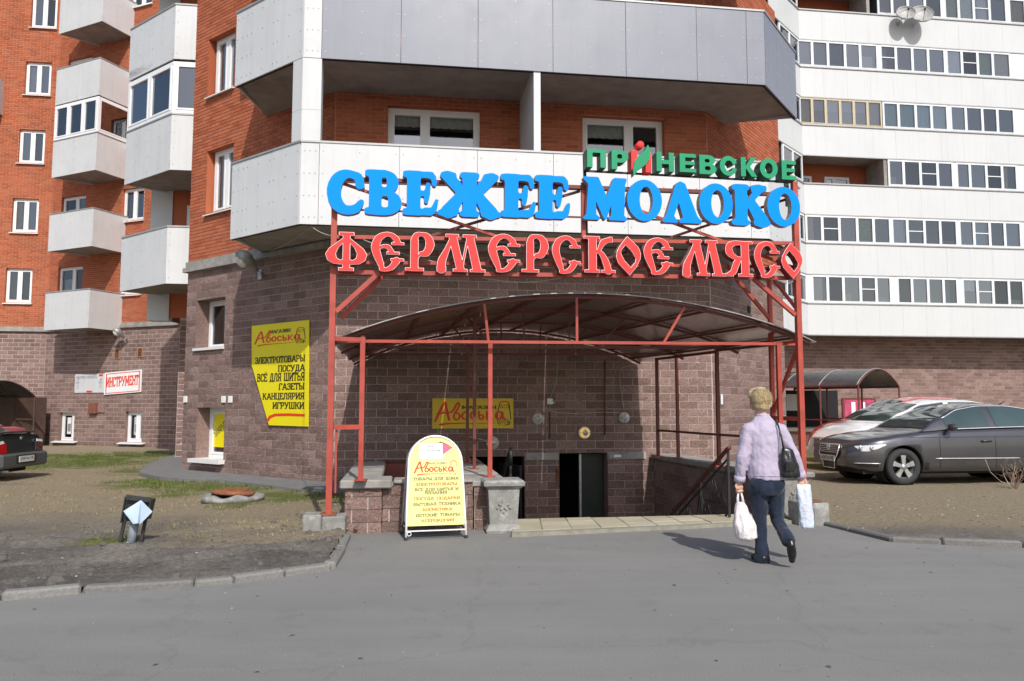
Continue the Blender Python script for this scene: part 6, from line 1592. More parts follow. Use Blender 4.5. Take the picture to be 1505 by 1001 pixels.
# long yellow board on the back wall under the canopy
q = [TF.uz(x, y, .04) for x, y in ((636, 586), (754, 586), (754, 629))]
su0, su1, s1, s0 = q[0][0], q[1][0], q[0][1], q[2][1]
sg = thing('shop_sign', 'long yellow shop board with red handwriting on the dark wall under the canopy', 'sign', TF.w(su0, .04, 1.3))
g = MB(); g.fbox(TF, su0, su1, .022, .045, s0, s1); g.build('board', M['yellow_deep'], sg)
g = MB(); g.fbox(TF, su0 - .012, su1 + .012, .018, .040, s0 - .012, s0); g.fbox(TF, su0 - .012, su1 + .012, .018, .040, s1, s1 + .012); g.fbox(TF, su0 - .012, su0, .018, .040, s0, s1); g.fbox(TF, su1, su1 + .012, .018, .040, s0, s1); g.build('board_edge', M['ochre'], sg)
W_, H_ = su1 - su0, s1 - s0
g = MB(); brand(g, lambda x, y, h: TF.w(su0 + W_ * (.03 + x * .288), .047 + h, s0 + H_ * (.25 + y * .62)), 0, 1); g.build('logo', [M['inkred'], M['ink']], sg, fixn=False)
lettering(sg, 'магазин', lambda x, y: TF.w(su0 + W_ * x, .0475, s0 + H_ * y), .36, .79, .66, .76, M['ink'], .06)

# ---- sandwich board
af = thing('sandwich_board', 'yellow round topped sandwich board standing on the asphalt at the stairs, listing household goods', 'sandwich board', (-.86, 9.05, 0), rz=math.radians(14))
AW, AH = .345, 1.17
def af_T(tilt, yb):
    c_, s_ = math.cos(tilt), math.sin(tilt)
    return lambda x, y, h: (x, yb + y * s_ - h * c_, y * c_ + h * s_)
T1 = af_T(math.radians(7.5), -.0); T2 = af_T(math.radians(-11), .45)
def outline(inset=0.0, z0=0.0, n=22, neck=.03):
    w = AW - inset; top = AH - inset; r = w - neck
    P = [(-w, z0), (w, z0)]
    zc = top - (w - neck) * 1.0
    for k in range(n + 1):
        a = math.pi * k / n; P.append(((w - neck * (1)) * math.cos(a), zc + (top - zc) * math.sin(a)))
    return P
def frame_path(T, inset=0.0):
    w = AW; zc = AH - (w - .035); P = [T(w, .0, 0), T(w - .012, .35, 0)]
    for k in range(17):
        a = math.pi * k / 16; P.append(T((w - .035) * math.cos(a), zc + (AH - zc) * math.sin(a), 0))
    P += [T(-w + .012, .35, 0), T(-w, .0, 0)]
    return P
for T, nm in ((T1, 'front'), (T2, 'back')):
    g = MB(); g.tube(frame_path(T), .013, 8); fr_ = g.build('board_frame', M['steel' if nm == 'back' else 'white'], af, local=True)
    g = MB(); g.bar(T(-AW, .10, 0), T(AW, .10, 0), .02, .012); g.build('cross_bar', M['steel'], fr_, local=True) if False else g.build('cross_bar', M['white'], af, local=True)
g = MB(); P_ = outline(.018, .155, neck=.030); g.prism(P_, T1, -.006, .006); g.build('board', M['yellow_pale'], af, local=True)
g = MB(); g.prism(outline(.018, .155, neck=.030), T2, -.004, .004); g.build('board', M['panel'], af, local=True)
for s_ in (-1, 1):
    g = MB(); g.bar(T1(s_ * AW, .10, 0), T2(s_ * AW, .10, 0), .02, .012); g.build('hinge_bar', M['blackmetal'], af, local=True)
    for T in (T1, T2): g = MB(); c_ = T(s_ * AW, .01, 0); g.box(c_[0] - .018, c_[0] + .018, c_[1] - .018, c_[1] + .018, -.002, .035, bev=.004); g.build('rubber_foot', M['rubber'], af, local=True)
g = MB(); g.tube([(T1(-AW + .035, .07, .02)[0] + .022 * math.cos(a), T1(0, .07, .02)[1], T1(0, .07, .02)[2] + .022 * math.sin(a)) for a in [i * math.pi / 6 for i in range(13)]], .005, 6); g.build('ring', M['white'], af, local=True)
TA = lambda x, y: T1(x, y, .0072)
def al(s_, x0, x1, y0, h, mt, bold=.30):
    g = MB(); line(g, s_, TA, x0, x1, y0, y0 + h, 0, bold); g.build('lettering', M[mt], af, local=True, fixn=False)
al('ТОВАРЫ ДЛЯ ДОМА', -.26, .27, .665, .030, 'inkolive'); al('ЭЛЕКТРОТОВАРЫ', -.235, .25, .603, .030, 'inkbrown'); al('ВСЕ ДЛЯ ШИТЬЯ И', -.245, .265, .545, .030, 'inkolive'); al('ВЯЗАНИЯ', -.125, .135, .508, .028, 'inkolive')
al('ПОСУДА. ПОДАРКИ', -.25, .28, .443, .030, 'inkbrown'); al('БЫТОВАЯ ТЕХНИКА', -.26, .29, .380, .030, 'inkolive'); al('КОСМЕТИКА', -.155, .19, .320, .028, 'inkbrown'); al('ДЕТСКИЕ ТОВАРЫ', -.235, .275, .257, .030, 'inkolive'); al('КСЕРОКОПИЯ', -.17, .21, .196, .028, 'inkbrown')
g = MB(); brand(g, lambda x, y, h: T1(-.245 + x * .152, .752 + y * .122, .0072 + h), 0, 1, 34); g.build('logo', [M['inkbrown2'] if 'inkbrown2' in M else M['inkred'], M['greyprint']], af, local=True, fixn=False)
al('магазин', -.08, .13, .845, .022, 'greyprint')
g = MB(); g.prism([(-.19, .905), (.085, .905), (.085, 1.085), (-.19, 1.085)][::1], T1, .008, .010); g.build('paper_sheet', M['white'], af, local=True)
g = MB(); line(g, 'закрыто', lambda x, y: T1(x, y, .0106), -.10, -.0, 1.045, 1.060, 0); line(g, 'на учет магазин', lambda x, y: T1(x, y, .0106), -.16, .06, .995, 1.008, 0); g.build('lettering', M['greyprint'], af, local=True, fixn=False)
g = MB(); g.prism([(.085, .955), (.205, 1.035), (.085, 1.10)], T1, .007, .0085); g.build('arrow', M['pink'], af, local=True)
g = MB(); g.prism([(.03, 1.09), (.085, 1.075), (.17, 1.062), (.06, 1.108)][::-1], T1, .0075, .009); g.build('arrow_tail', M['inkolive'], af, local=True)

# ---- banners on the left wing
q0 = LWF.uz(110, 550, .05); q1 = LWF.uz(153, 577, .05)
b1 = thing('wall_banner', 'pale weathered banner with two small figures, left of the tool banner', 'banner', LWF.w(q0[0], .05, 2.0))
g = MB(); g.fbox(LWF, q0[0], q1[0], .02, .035, q1[1], q0[1]); g.build('banner_sheet', M['panel'], b1)
g = MB()
for cu in (q0[0] + .18, q1[0] - .20):
    zc = (q0[1] + q1[1]) / 2 - .05
    for (a, b_) in (((0, .16), (0, 0)), ((0, 0), (-.07, -.16)), ((0, 0), (.07, -.16)), ((0, .1), (-.10, .04)), ((0, .1), (.10, .06)), ((-.1, .04), (-.08, .16))): g.bar(LWF.w(cu + a[0], .037, zc + a[1]), LWF.w(cu + b_[0], .037, zc + b_[1]), .022, .002)
    g.lathe([(.035, 0), (.035, .003)], lambda x, y, z: LWF.w(cu + x, .036 + z, zc + .2 + y), 10)
tag(g.build('figure_print', M['greyprint'], b1), kind='stuff')
lettering(b1, 'МАСТЕРА РЕМОНТА', lambda x, y: LWF.w(x, .0365, y), q0[0] + .08, q1[0] - .42, q0[1] - .17, q0[1] - .09, M['greyprint'], .03)
g = MB(); g.fbox(LWF, q1[0] - .32, q1[0] - .12, .036, .037, q0[1] - .10, q0[1] - .02); g.build('red_print', M['inkred'], b1)
g = MB(); g.fbox(LWF, (q0[0] + q1[0]) / 2 - .15, (q0[0] + q1[0]) / 2 + .15, .036, .037, q1[1] + .01, q1[1] + .08); g.build('red_print', M['inkred'], b1)
q0 = LWF.uz(153, 548, .08); q1 = LWF.uz(206, 580, .08)
b2 = thing('wall_banner', 'white banner with a red border reading ИНСТРУМЕНТ on the far left stone wall', 'banner', LWF.w(q0[0], .08, 2.0))
g = MB(); tl = .10
def Tl(x, y, h): return LWF.w(x, h, y + tl * (x - q0[0]) / (q1[0] - q0[0]))
g.prism([(q0[0], q1[1]), (q1[0], q1[1]), (q1[0], q0[1]), (q0[0], q0[1])], Tl, .03, .05); g.build('banner_sheet', M['white'], b2)
g = MB()
for (a, b_, c_, d_) in ((.04, .96, .04, .075), (.04, .96, .91, .945), (.04, .065, .04, .945), (.935, .96, .04, .945)):
    x0, x1 = q0[0] + (q1[0] - q0[0]) * a, q0[0] + (q1[0] - q0[0]) * b_; y0, y1 = q1[1] + (q0[1] - q1[1]) * c_, q1[1] + (q0[1] - q1[1]) * d_
    g.prism([(x0, y0), (x1, y0), (x1, y1), (x0, y1)], Tl, .0505, .052)
g.build('border', M['inkred'], b2)
lettering(b2, 'ИНСТРУМЕНТ', lambda x, y: Tl(x, y, .0525), q0[0] + .10, q1[0] - .13, q1[1] + .30, q1[1] + .62, M['inkred'], .045)

# ================================================================== LAMPS, BOXES, CABLES
def wall_lamp(F, px, py, r, lit, label, mat='glassdome'):
    u, z = F.uz(px, py, .05); root = thing('wall_lamp', label, 'lamp', F.w(u, .02, z), group='round wall lamps under the canopy')
    T = lambda x, y, h: F.w(u + x, h, z + y)
    g = MB(); g.lathe([(r, .018), (r, .05), (r * .93, .065), (r * .82, .068)], T, 24); g.build('lamp_ring', M['lampring'], root)
    g = MB(); g.lathe([(r * .84, .06), (r * .80, .09), (r * .6, .12), (r * .3, .135), (.002, .138)], T, 24); g.build('lamp_glass', M['lampglass_lit' if lit else 'lampglass'], root)
    g = MB()
    for a in (0, math.pi / 2):
        g.tube([T(r * .85 * math.cos(a) * c, r * .85 * math.sin(a) * c, .07 + .078 * math.sqrt(max(0, 1 - c * c))) for c in [i / 6 - 1 for i in range(13)]], .004, 5)
    g.lathe([(r * .42, .131), (r * .45, .135), (r * .42, .138)], T, 16); g.build('cage', M['steel'], root)
M['lampring'] = plain('lamp_ring_enamel', (.66, .62, .54), .5, .15, 20)
M['lampglass'] = plain('ribbed_lamp_glass', (.66, .65, .63), .25, .25, 45)
m, nt, b_ = new_mat('lit_lamp_glass'); b_.inputs['Base Color'].default_value = (.55, .42, .22, 1); b_.inputs['Emission Color'].default_value = (1, .62, .18, 1); b_.inputs['Emission Strength'].default_value = .55; b_.inputs['Roughness'].default_value = .2; M['lampglass_lit'] = m
wall_lamp(TF, 790.5, 615.5, .105, False, 'round grey wall lamp unlit, just right of the long yellow board')
wall_lamp(TF, 917.5, 614, .105, False, 'round grey wall lamp at the right end of the dark wall')
wall_lamp(TF, 859, 636, .12, True, 'round wall lamp glowing yellow above the middle basement door')
wall_lamp(TF, 724, 651, .12, False, 'round dull wall lamp below the long yellow board, behind a red post')
u, z = TF.uz(808, 590, .03)
jb = thing('junction_box', 'small white junction box with cables on the wall under the canopy', 'junction box', TF.w(u, .02, z))
g = MB(); g.fbox(TF, u - .055, u + .055, .0, .06, z - .055, z + .055, bev=.008); g.build('box', M['white'], jb)
g = MB(); g.fbox(TF, u + .055, u + .09, .02, .04, z - .035, z - .015); g.build('switch', M['white'], jb)
def cable(pts, label, r=.006, mat='cable'):
    g = MB(); g.tube(pts, r, 6, cap=True); o = g.build('cable', M[mat], None); tag(o, label, 'cable'); return o
def wpt(F, px, py, d=.03): u, z = F.uz(px, py, d); return F.w(u, d, z)
cable([wpt(TF, x, y) for x, y in ((819, 500), (820, 540), (817, 562), (811, 580), (809, 586))], 'thin pale cable coming down the dark wall to the junction box')
cable([wpt(TF, x, y) for x, y in ((808, 596), (808, 603), (815, 606), (845, 608), (885, 606), (917, 607))], 'pale cable running along the dark wall from the junction box to the right lamp')
cable([wpt(TF, x, y) for x, y in ((791, 609), (798, 605), (808, 604))], 'short pale cable between the junction box and the lamp left of it')
cable([wpt(TF, x, y) for x, y in ((935, 536), (915, 540), (910, 552), (913, 575), (917, 604))], 'pale cable curving down the dark wall to the rightmost round lamp')
cable([wpt(TF, x, y, .035) for x, y in ((808, 606), (808, 644))], 'dark conduit straight below the junction box', .012, 'redpaint_dark_shaded')
cable([wpt(TF, x, y, .035) for x, y in ((889, 530), (889, 640))], 'dark conduit on the wall between the glowing lamp and the right lamp', .012, 'redpaint_dark_shaded')
cable([wpt(TF, 724, 651, .06), wpt(TF, 708, 646, .25), wpt(TF, 690, 642, .3)], 'short pale lamp arm beside the dull lamp', .009)
def sag(a, b, s, n=10): a = Vector(a); b = Vector(b); return [tuple(a.lerp(b, i / n) - Vector((0, 0, s * 4 * (i / n) * (1 - i / n)))) for i in range(n + 1)]
s0_ = wpt(TC, 397, 369, .1); s1_ = BF.w(BF.u(452, 341), -.5, 4.58)
cable(sag(s0_, s1_, .05) + sag(s1_, SF.w(0, 0, SF.z(483, 347)), .03)[1:], 'white cable slung from the left floodlight under the balcony to the sign frame', .007)
cable(sag(SF.w(SF.u(520, 344), -.1, SF.z(520, 344)), SF.w(SF.u(648, 382), -.2, SF.z(648, 382)), .03), 'white cable hanging behind the first red letters', .006)
cable(sag(SF.w(SF.u(712, 404), -.2, SF.z(712, 404)), SF.w(SF.u(783, 412), -.2, SF.z(783, 411)), .02) + sag(SF.w(SF.u(783, 412), -.2, SF.z(783, 411)), SF.w(SF.u(835, 404), -.2, SF.z(835, 403)), .01)[1:], 'thin white cable sagging under the middle of the red letters', .006)
# cobra-head floodlights
def street_lamp(F, pa, pb, px_wall, label, s=1.0):
    ua, za = F.uz(*pa, .55 * s); ub, zb = F.uz(*pb, .25 * s); uw, zw = F.uz(*px_wall, 0)
    root = thing('floodlight', label, 'floodlight', F.w(uw, 0, zw), group='wall floodlights on the stone ledges')
    a = Vector(F.w(ua, .62 * s, za)); b = Vector(F.w(ub, .22 * s, zb))
    g = MB(); ax = (b - a).normalized(); n = 9; rr = [.05, .11, .145, .16, .15, .125, .09, .06, .045]
    g.tube([tuple(a.lerp(b, i / (n - 1))) for i in range(n)], [r * s for r in rr], 12); g.build('lamp_head', M['lamphead'], root)
    side = ax.cross(Vector((0, 0, 1))).normalized(); dn = ax.cross(side).normalized(); 
    if dn.z > 0: dn = -dn
    g = MB(); g.tube([tuple(a.lerp(b, t) + dn * .07 * s) for t in (.12, .3, .5, .62)], [.05 * s, .115 * s, .11 * s, .05 * s], 12); g.build('lamp_glass', M['lampglass'], root)
    g = MB(); g.tube([tuple(b), F.w(ub + .03, .12 * s, zb - .06 * s), F.w(uw, .02, zw)], .028 * s, 8); g.build('arm', M['steel'], root)
    g = MB(); g.fbox(F, uw - .06 * s, uw + .06 * s, .0, .04, zw - .1 * s, zw + .1 * s); g.build('bracket', M['steel'], root)
M['lamphead'] = plain('old_lamp_aluminium', (.30, .30, .28), .5, .2, 9, metal=.4)
street_lamp(TC, (353, 370), (376, 398), (384, 404), 'old grey floodlight on an arm under the left corner of the first white balcony', 1.0)
street_lamp(LWF, (169, 483), (182, 496), (186, 501), 'small grey floodlight on the far left wing beside the lowest small balcony', .9)
# vents and boxes on the left wing
for px, py in ((172, 520), (205.5, 518)):
    u, z = LWF.uz(px, py, .03); v_ = thing('wall_vent', 'brown vent grille right of the shadow on the far left stone wall' if px < 190 else 'brown vent grille nearest the tower on the far left stone wall', 'vent', LWF.w(u, 0, z), group='vent grilles on the far left wall')
    g = MB(); 
    for (a, b_, c_, d_) in ((-.13, .13, -.18, -.15), (-.13, .13, .15, .18), (-.13, -.10, -.15, .15), (.10, .13, -.15, .15)): g.fbox(LWF, u + a, u + b_, .0, .04, z + c_, z + d_)
    g.build('frame', M['ventbrown'] if 'ventbrown' in M else M['beige'], v_)
    for k in range(6): g = MB(); zz = z - .13 + .05 * k; g.hexa([LWF.w(u - .1, .035, zz), LWF.w(u + .1, .035, zz), LWF.w(u + .1, .0, zz + .02), LWF.w(u - .1, .0, zz + .02), LWF.w(u - .1, .037, zz + .01), LWF.w(u + .1, .037, zz + .01), LWF.w(u + .1, .002, zz + .03), LWF.w(u - .1, .002, zz + .03)]); g.build('slat', M['rust'], v_)
u, z = LWF.uz(137, 600, .1); eb = thing('meter_cabinet', 'brown steel box on the far left stone wall between the two low windows', 'cabinet', LWF.w(u, 0, z))
g = MB(); g.fbox(LWF, u - .20, u + .16, .0, .16, z - .2, z + .2, bev=.01); g.build('box', M['rustbox'] if 'rustbox' in M else M['redpaint_dark_shaded'], eb)
g = MB(); g.fbox(LWF, u + .17, u + .52, .0, .05, z - .16, z + .16); g.build('box', M['stone'], eb)
# ================================================================== SMALL THINGS ON THE GROUND
mx, my = atz(340, 737, .09)[:2]
mh = thing('manhole', 'rusty manhole lid on a broken pale concrete ring in the grass', 'manhole', (mx, my, yard_z_left(mx, my)))
g = MB(); prof = [(.30, 0), (.40, -.02), (.44, .03), (.43, .07), (.34, .085), (.28, .08), (.28, 0)]
def wob(x, y, h):
    a = math.atan2(y, x); k = 1 + .06 * math.sin(3 * a + 1) + .04 * math.sin(7 * a); return (x * k, y * k, h * (1 + .25 * math.sin(5 * a)))
g.lathe(prof, wob, 36); g.build('concrete_ring', M['planter'], mh, local=True)
g = MB(); tl_ = Matrix.Rotation(math.radians(3), 4, 'Y') @ Matrix.Rotation(math.radians(-3), 4, 'X')
g.lathe([(.001, .155), (.29, .15), (.32, .13), (.325, .10), (.30, .085)], lambda x, y, z: tuple(tl_ @ Vector((x + .01, y + .04, z))), 30)
for k in range(-4, 5): g.box(-.24 + abs(k) * .02, .24 - abs(k) * .02, k * .055 + .03, k * .055 + .05, .150, .163)
g.build('lid', M['rust'], mh, local=True)
# battered meter post with a bent blue tin lid
bx, by = atz(200, 803, .06)[:2]
mp = thing('utility_post', 'battered dark metal box on legs with bent pale blue tin lid, left yard', 'utility post', (bx, by, yard_z_left(bx, by)), rz=math.radians(8))
M['darktin'] = plain('dark_weathered_tin', (.035, .04, .042), .5, .3, 9, metal=.3, dirt=((.12, .06, .03), .5), dscale=8)
M['pipe'] = plain('grey_blue_pipe', (.20, .24, .27), .55, .2, 7, dirt=((.20, .07, .03), .9), dscale=5)
g = MB()
for P in ([(-.17, 0, .0), (-.12, 0, .30)], [(.02, .06, 0), (.07, .05, .30)]): g.bar(P[0], P[1], .03, .03)
g.build('leg', M['darktin'], mp, local=True)
g = MB(); g.tube([(-.07, .02, -.02), (-.045, .02, .15), (-.02, .02, .32)], .045, 12); g.build('pipe', M['pipe'], mp, local=True)
g = MB()
c4 = [(-.135, -.06, .27), (.10, -.02, .29), (.10, .08, .28), (-.135, .06, .27)]; t4 = [(-.10, -.06, .53), (.14, -.02, .49), (.14, .08, .49), (-.10, .06, .53)]
g.hexa([(x, y + .05, z) for x, y, z in c4] + [(x, y + .05, z) for x, y, z in t4]); 
g.build('box', M['darktin'], mp, local=True)
g = MB()
for a, b_ in zip(c4 + [c4[0]], t4 + [t4[0]]): pass
for (a, b_) in ((c4[0], t4[0]), (t4[0], t4[1]), (t4[1], c4[1])): g.bar(a, b_, .012, .05)
g.build('box_rim', M['darktin'], mp, local=True)
g = MB(); pk = [(-.11, -.10, .385), (.03, -.115, .495), (.14, -.10, .39), (.165, -.10, .36), (.05, -.12, .25), (.0, -.12, .26)]
g.add([(-.11, -.09, .39), (.06, -.10, .50), (.045, -.13, .27), (.0, -.12, .262)], [(0, 3, 2, 1)]); g.add([(.06, -.10, .50), (.165, -.06, .375), (.06, -.09, .255), (.045, -.13, .27)], [(0, 3, 2, 1)])
g.add([(-.11, -.084, .39), (.06, -.094, .50), (.045, -.124, .27), (.0, -.114, .262)], [(0, 1, 2, 3)]); g.add([(.06, -.094, .50), (.165, -.054, .375), (.06, -.084, .255), (.045, -.124, .27)], [(0, 1, 2, 3)])
g.build('tin_lid', M['tin'], mp, local=True, fixn=False)
# litter by the low wall
rx, ry = atz(572, 777, .03)[:2]
g = MB(); T = lambda x, y, z: (rx + x * math.cos(-.35) - y * math.sin(-.35), ry + x * math.sin(-.35) + y * math.cos(-.35), z)
g.chbox(lambda x, y, z: T(x, y, z + .08 - .14 * (x + .13)), -.13, .12, -.03, .03, .0, .04, .006); tag(g.build('broken_board', M['white'], None), 'broken white offcut leaning at the foot of the low stone wall by the sandwich board', 'debris')
g = MB(); qq = random.Random(5)
for i in range(40): pebble(rx - .2 + qq.random() * .5, ry + .12 + qq.random() * .06, 0, qq.uniform(.01, .03), i + 77, g, qq.choice((0, 1)))
tag(g.build('rubble', [M['planter'], M['palestone']], None), 'loose rubble along the foot of the low stone wall', 'rubble', kind='stuff')
# bare shrub at the right edge
hx, hy = atz(1490, 716, .12)[:2]
sh = thing('bare_shrub', 'leafless twiggy shrub in front of the grey sedan at the right edge', 'shrub', (hx, hy, .08))
M['twig'] = plain('red_brown_twig', (.20, .11, .085), .8, .3, 20); M['twigpale'] = plain('pale_twig', (.40, .33, .25), .8, .3, 20)
qq = random.Random(12)
for i in range(16):
    a = qq.uniform(0, 6.28); l = qq.uniform(.25, .6); tilt = qq.uniform(.2, .9); p = Vector((qq.uniform(-.05, .05), qq.uniform(-.05, .05), -.02)); pts = [tuple(p)]; d = Vector((math.cos(a) * tilt, math.sin(a) * tilt * .6, 1)).normalized()
    g = MB()
    for k in range(5):
        p = p + d * l / 5; d = (d + Vector((qq.uniform(-.3, .3), qq.uniform(-.3, .3), qq.uniform(-.1, .15)))).normalized(); pts.append(tuple(p))
        if k > 1: e = p + Vector((qq.uniform(-.14, .14), qq.uniform(-.14, .14), qq.uniform(.04, .14))); g.tube([tuple(p), tuple(e)], .002, 4)
    g.tube(pts, [.008, .007, .006, .005, .004, .002], 5); g.build('branch', M['twig' if i % 3 else 'twigpale'], sh, local=True)
g = MB(); g.tube([(-.1, 0, .1), (-.25, -.05, .14), (-.42, -.05, .30), (-.50, -.05, .52)], .005, 5); g.build('branch', M['twigpale'], sh, local=True)

# ================================================================== ARCHED ENTRANCE CANOPIES OF THE OTHER WINGS
def tunnel(label, C0, ax, width, length, z, rise, nposts, low_wall=True, mat='smoke', flip=1, pm='redpaint_dark_shaded'):
    """C0: near left foot; ax: unit axis pointing away; across = axis turned clockwise"""
    root = thing('entrance_canopy', label, 'canopy', (C0[0], C0[1], 0), group='small arched canopies over basement entrances')
    cr = (ax[1] * flip, -ax[0] * flip)
    def P(s, l, h): return (C0[0] + cr[0] * width * s + ax[0] * l, C0[1] + cr[1] * width * s + ax[1] * l, h)
    def A(s, l): return P(s, l, z + rise * math.sin(math.pi * s) ** .85)
    n = 2
    for i in range(n):
        g = MB(); a, b_ = length * i / n, length * (i + 1) / n; g.grid(lambda s, t: A(s, a + (b_ - a) * t), 18, 2); g.grid(lambda s, t: tuple(Vector(A(s, a + (b_ - a) * t)) + Vector((0, 0, .02))), 18, 2); g.build('roof_sheet', M[mat], root, fixn=False)
    for i in range(4):
        l = length * i / 3; g = MB(); pts = [A(k / 16, l) for k in range(17)]; g.tube(pts, .022, 6); g.build('arch_rib', M[pm], root)
        if i < 3: g = MB(); g.tube([tuple(Vector(A(k / 16, l + .05)) + Vector((0, 0, .03))) for k in range(17)], .018, 5); g.build('seam_strip', M['panel_edge'], root)
    for s in (0, 1):
        for i in range(nposts):
            l = length * i / (nposts - 1); g = MB(); g.bar(P(s, l, .0), P(s, l, z), .05); g.build('post', M[pm], root)
        g = MB(); g.bar(P(s, 0, z - .01), P(s, length, z - .01), .045); g.build('side_beam', M[pm], root)
        g = MB(); g.bar(P(s, 0, 1.05), P(s, length, 1.05), .045); g.build('rail', M[pm], root)
    if low_wall:
        for s in (0, 1):
            g = MB(); a = P(s, 0, 0); F = Frame(a[0], a[1], math.degrees(math.atan2(ax[1], ax[0]))); g.fbox(F, 0, length, -.12, .12, -.3, .62); g.build('low_wall', M['stone'], root)
            g = MB(); g.fbox(F, -.03, length + .03, -.17, .17, .622, .72); g.build('coping_slab', M['concrete'], root)
    return root, P
m = plain('smoked_dark_sheet', (.055, .055, .058), .28, .2, 2); M['smoke'] = m
_w = wy
# right: runs away from us, against the right wing
tunnel('small arched dark canopy over a basement entrance behind the parked cars', (11.75, 26.6), (-.62, .785), 2.9, 4.2, 2.22, .60, 4)
fz = RWF.shift(0, -1.53)
rw_th = thing('basement_entrance', 'dark basement entrance recess with a white board, under the right small canopy', 'entrance', (10.8, 30, 0))
E0 = Frame(9.9, 30.8, 8.0)
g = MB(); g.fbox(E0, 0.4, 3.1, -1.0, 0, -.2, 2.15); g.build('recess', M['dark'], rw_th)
g = MB(); g.fbox(E0, .9, 1.5, .01, .03, 1.35, 2.0); g.build('notice_board', M['panel'], rw_th)
g = MB(); g.fbox(E0, .3, 3.2, .3, .6, -.2, .62); g.build('low_wall', M['stone'], rw_th)
g = MB(); g.fbox(E0, .2, 3.3, .25, .65, .62, .72); g.build('coping_slab', M['concrete'], rw_th)
M['pinkdim'] = plain('pink_poster', (.42, .05, .12), .6, .35, 4)
# pink shop window on the right wing
ux0, zx0 = fz.uz(1241, 626); ux1, zx1 = fz.uz(1283, 588)
pw = thing('shop_window', 'low window with a pink and white poster on the right wing, behind the parked cars', 'window', fz.w(ux0, 0, 1))
g = MB(); g.fbox(fz, ux0 - .1, ux1 + .1, .02, .06, zx0 - .1, zx1 + .1); g.build('frame', M['redpaint_dark_shaded'], pw)
g = MB(); g.fbox(fz, ux0, ux1, .055, .07, zx0, zx1); g.build('poster', M['pinkdim'], pw)
g = MB(); g.fbox(fz, ux0 + .35, ux0 + .55, .071, .08, zx0 + .1, zx1 - .1); g.fbox(fz, ux0 + .95, ux0 + 1.05, .071, .08, zx0 + .1, zx1 - .1); g.build('poster_print', M['white'], pw)
g = MB(); 
# left: at the far left edge
c0 = LWF.w(-.2, 2.4, 0)
lc0 = atz(56, 588, 1.85)
ldir = Vector((-.93, .37)); 
tunnel('dark arched canopy over the entrance at the far left edge, behind the green sedan', (-18.3, 26.4), (-.927, .375), 2.4, 3.0, 1.86, .55, 4, low_wall=False, flip=1, pm='brownwall')
le = thing('basement_entrance', 'dark brown side wall and recess under the far left arched canopy', 'entrance', (-16, 27, 0))
El = Frame(-21.5, 30.2, -22.0)
g = MB(); g.fbox(El, 0, 3.4, -1.3, -.0, -.4, 1.86); g.build('recess', M['brownwall'] if 'brownwall' in M else M['redpaint_dark_shaded'], le)
# ================================================================== CARS
def lerp_tab(tab, x):
    if x <= tab[0][0]: return tab[0][1]
    for (a, va), (b, vb) in zip(tab[:-1], tab[1:]):
        if x <= b:
            t = (x - a) / (b - a); t = t * t * (3 - 2 * t) * .5 + t * .5; return va + (vb - va) * t
    return tab[-1][1]
def carpaint(name, col, metal=.5, rough=.3):
    m, nt, b = new_mat(name); n = noise(nt, 3, 5, .6); r = ramp(nt, [(.3, tuple(c * .9 for c in col)), (.7, tuple(c * 1.06 for c in col))]); nt.links.new(n.outputs[0], r.inputs[0])
    # road dust low on the body
    g = nt.nodes.new('ShaderNodeNewGeometry'); sp_ = nt.nodes.new('ShaderNodeSeparateXYZ'); nt.links.new(g.outputs['Position'], sp_.inputs[0])
    rz = ramp(nt, [(.0, (1, 1, 1)), (1, (0, 0, 0))]); mr = nt.nodes.new('ShaderNodeMapRange'); mr.inputs[1].default_value = .15; mr.inputs[2].default_value = .75; nt.links.new(sp_.outputs[2], mr.inputs[0]); nt.links.new(mr.outputs[0], rz.inputs[0])
    n2 = noise(nt, 9, 6, .7); f = math_n(nt, 'MULTIPLY', rz.outputs[0], math_n(nt, 'MULTIPLY', n2.outputs[0], .7))
    c = mixc(nt, f, r.outputs[0], (.20, .18, .155)); nt.links.new(c, b.inputs['Base Color'])
    b.inputs['Metallic'].default_value = metal; b.inputs['Roughness'].default_value = rough; b.inputs['Coat Weight'].default_value = .8; b.inputs['Coat Roughness'].default_value = .06
    return m
M['carglass'] = plain('car_glass', (.035, .06, .062), .04, .25, 1.2, spec=.9)
M['carglass_t'] = glass_mat('car_side_glass', (.50, .66, .66), .12)
M['headlight'] = plain('headlight_lens', (.62, .63, .64), .08, .15, 30, spec=.9)
M['lamp_red'] = plain('tail_lamp_red', (.45, .008, .01), .12, .1, 8)
M['underside'] = plain('car_underside', (.012, .012, .012), .8, .2, 5)
M['plate'] = plain('number_plate', (.58, .58, .57), .5, .06, 9)
M['trimline'] = plain('bright_trim', (.80, .80, .82), .25, .03, 4, metal=.6)
M['lamp_dull'] = plain('faded_tail_lamp', (.10, .045, .045), .25, .2, 9)
M['seat'] = plain('car_seat', (.06, .055, .05), .9, .2, 5)

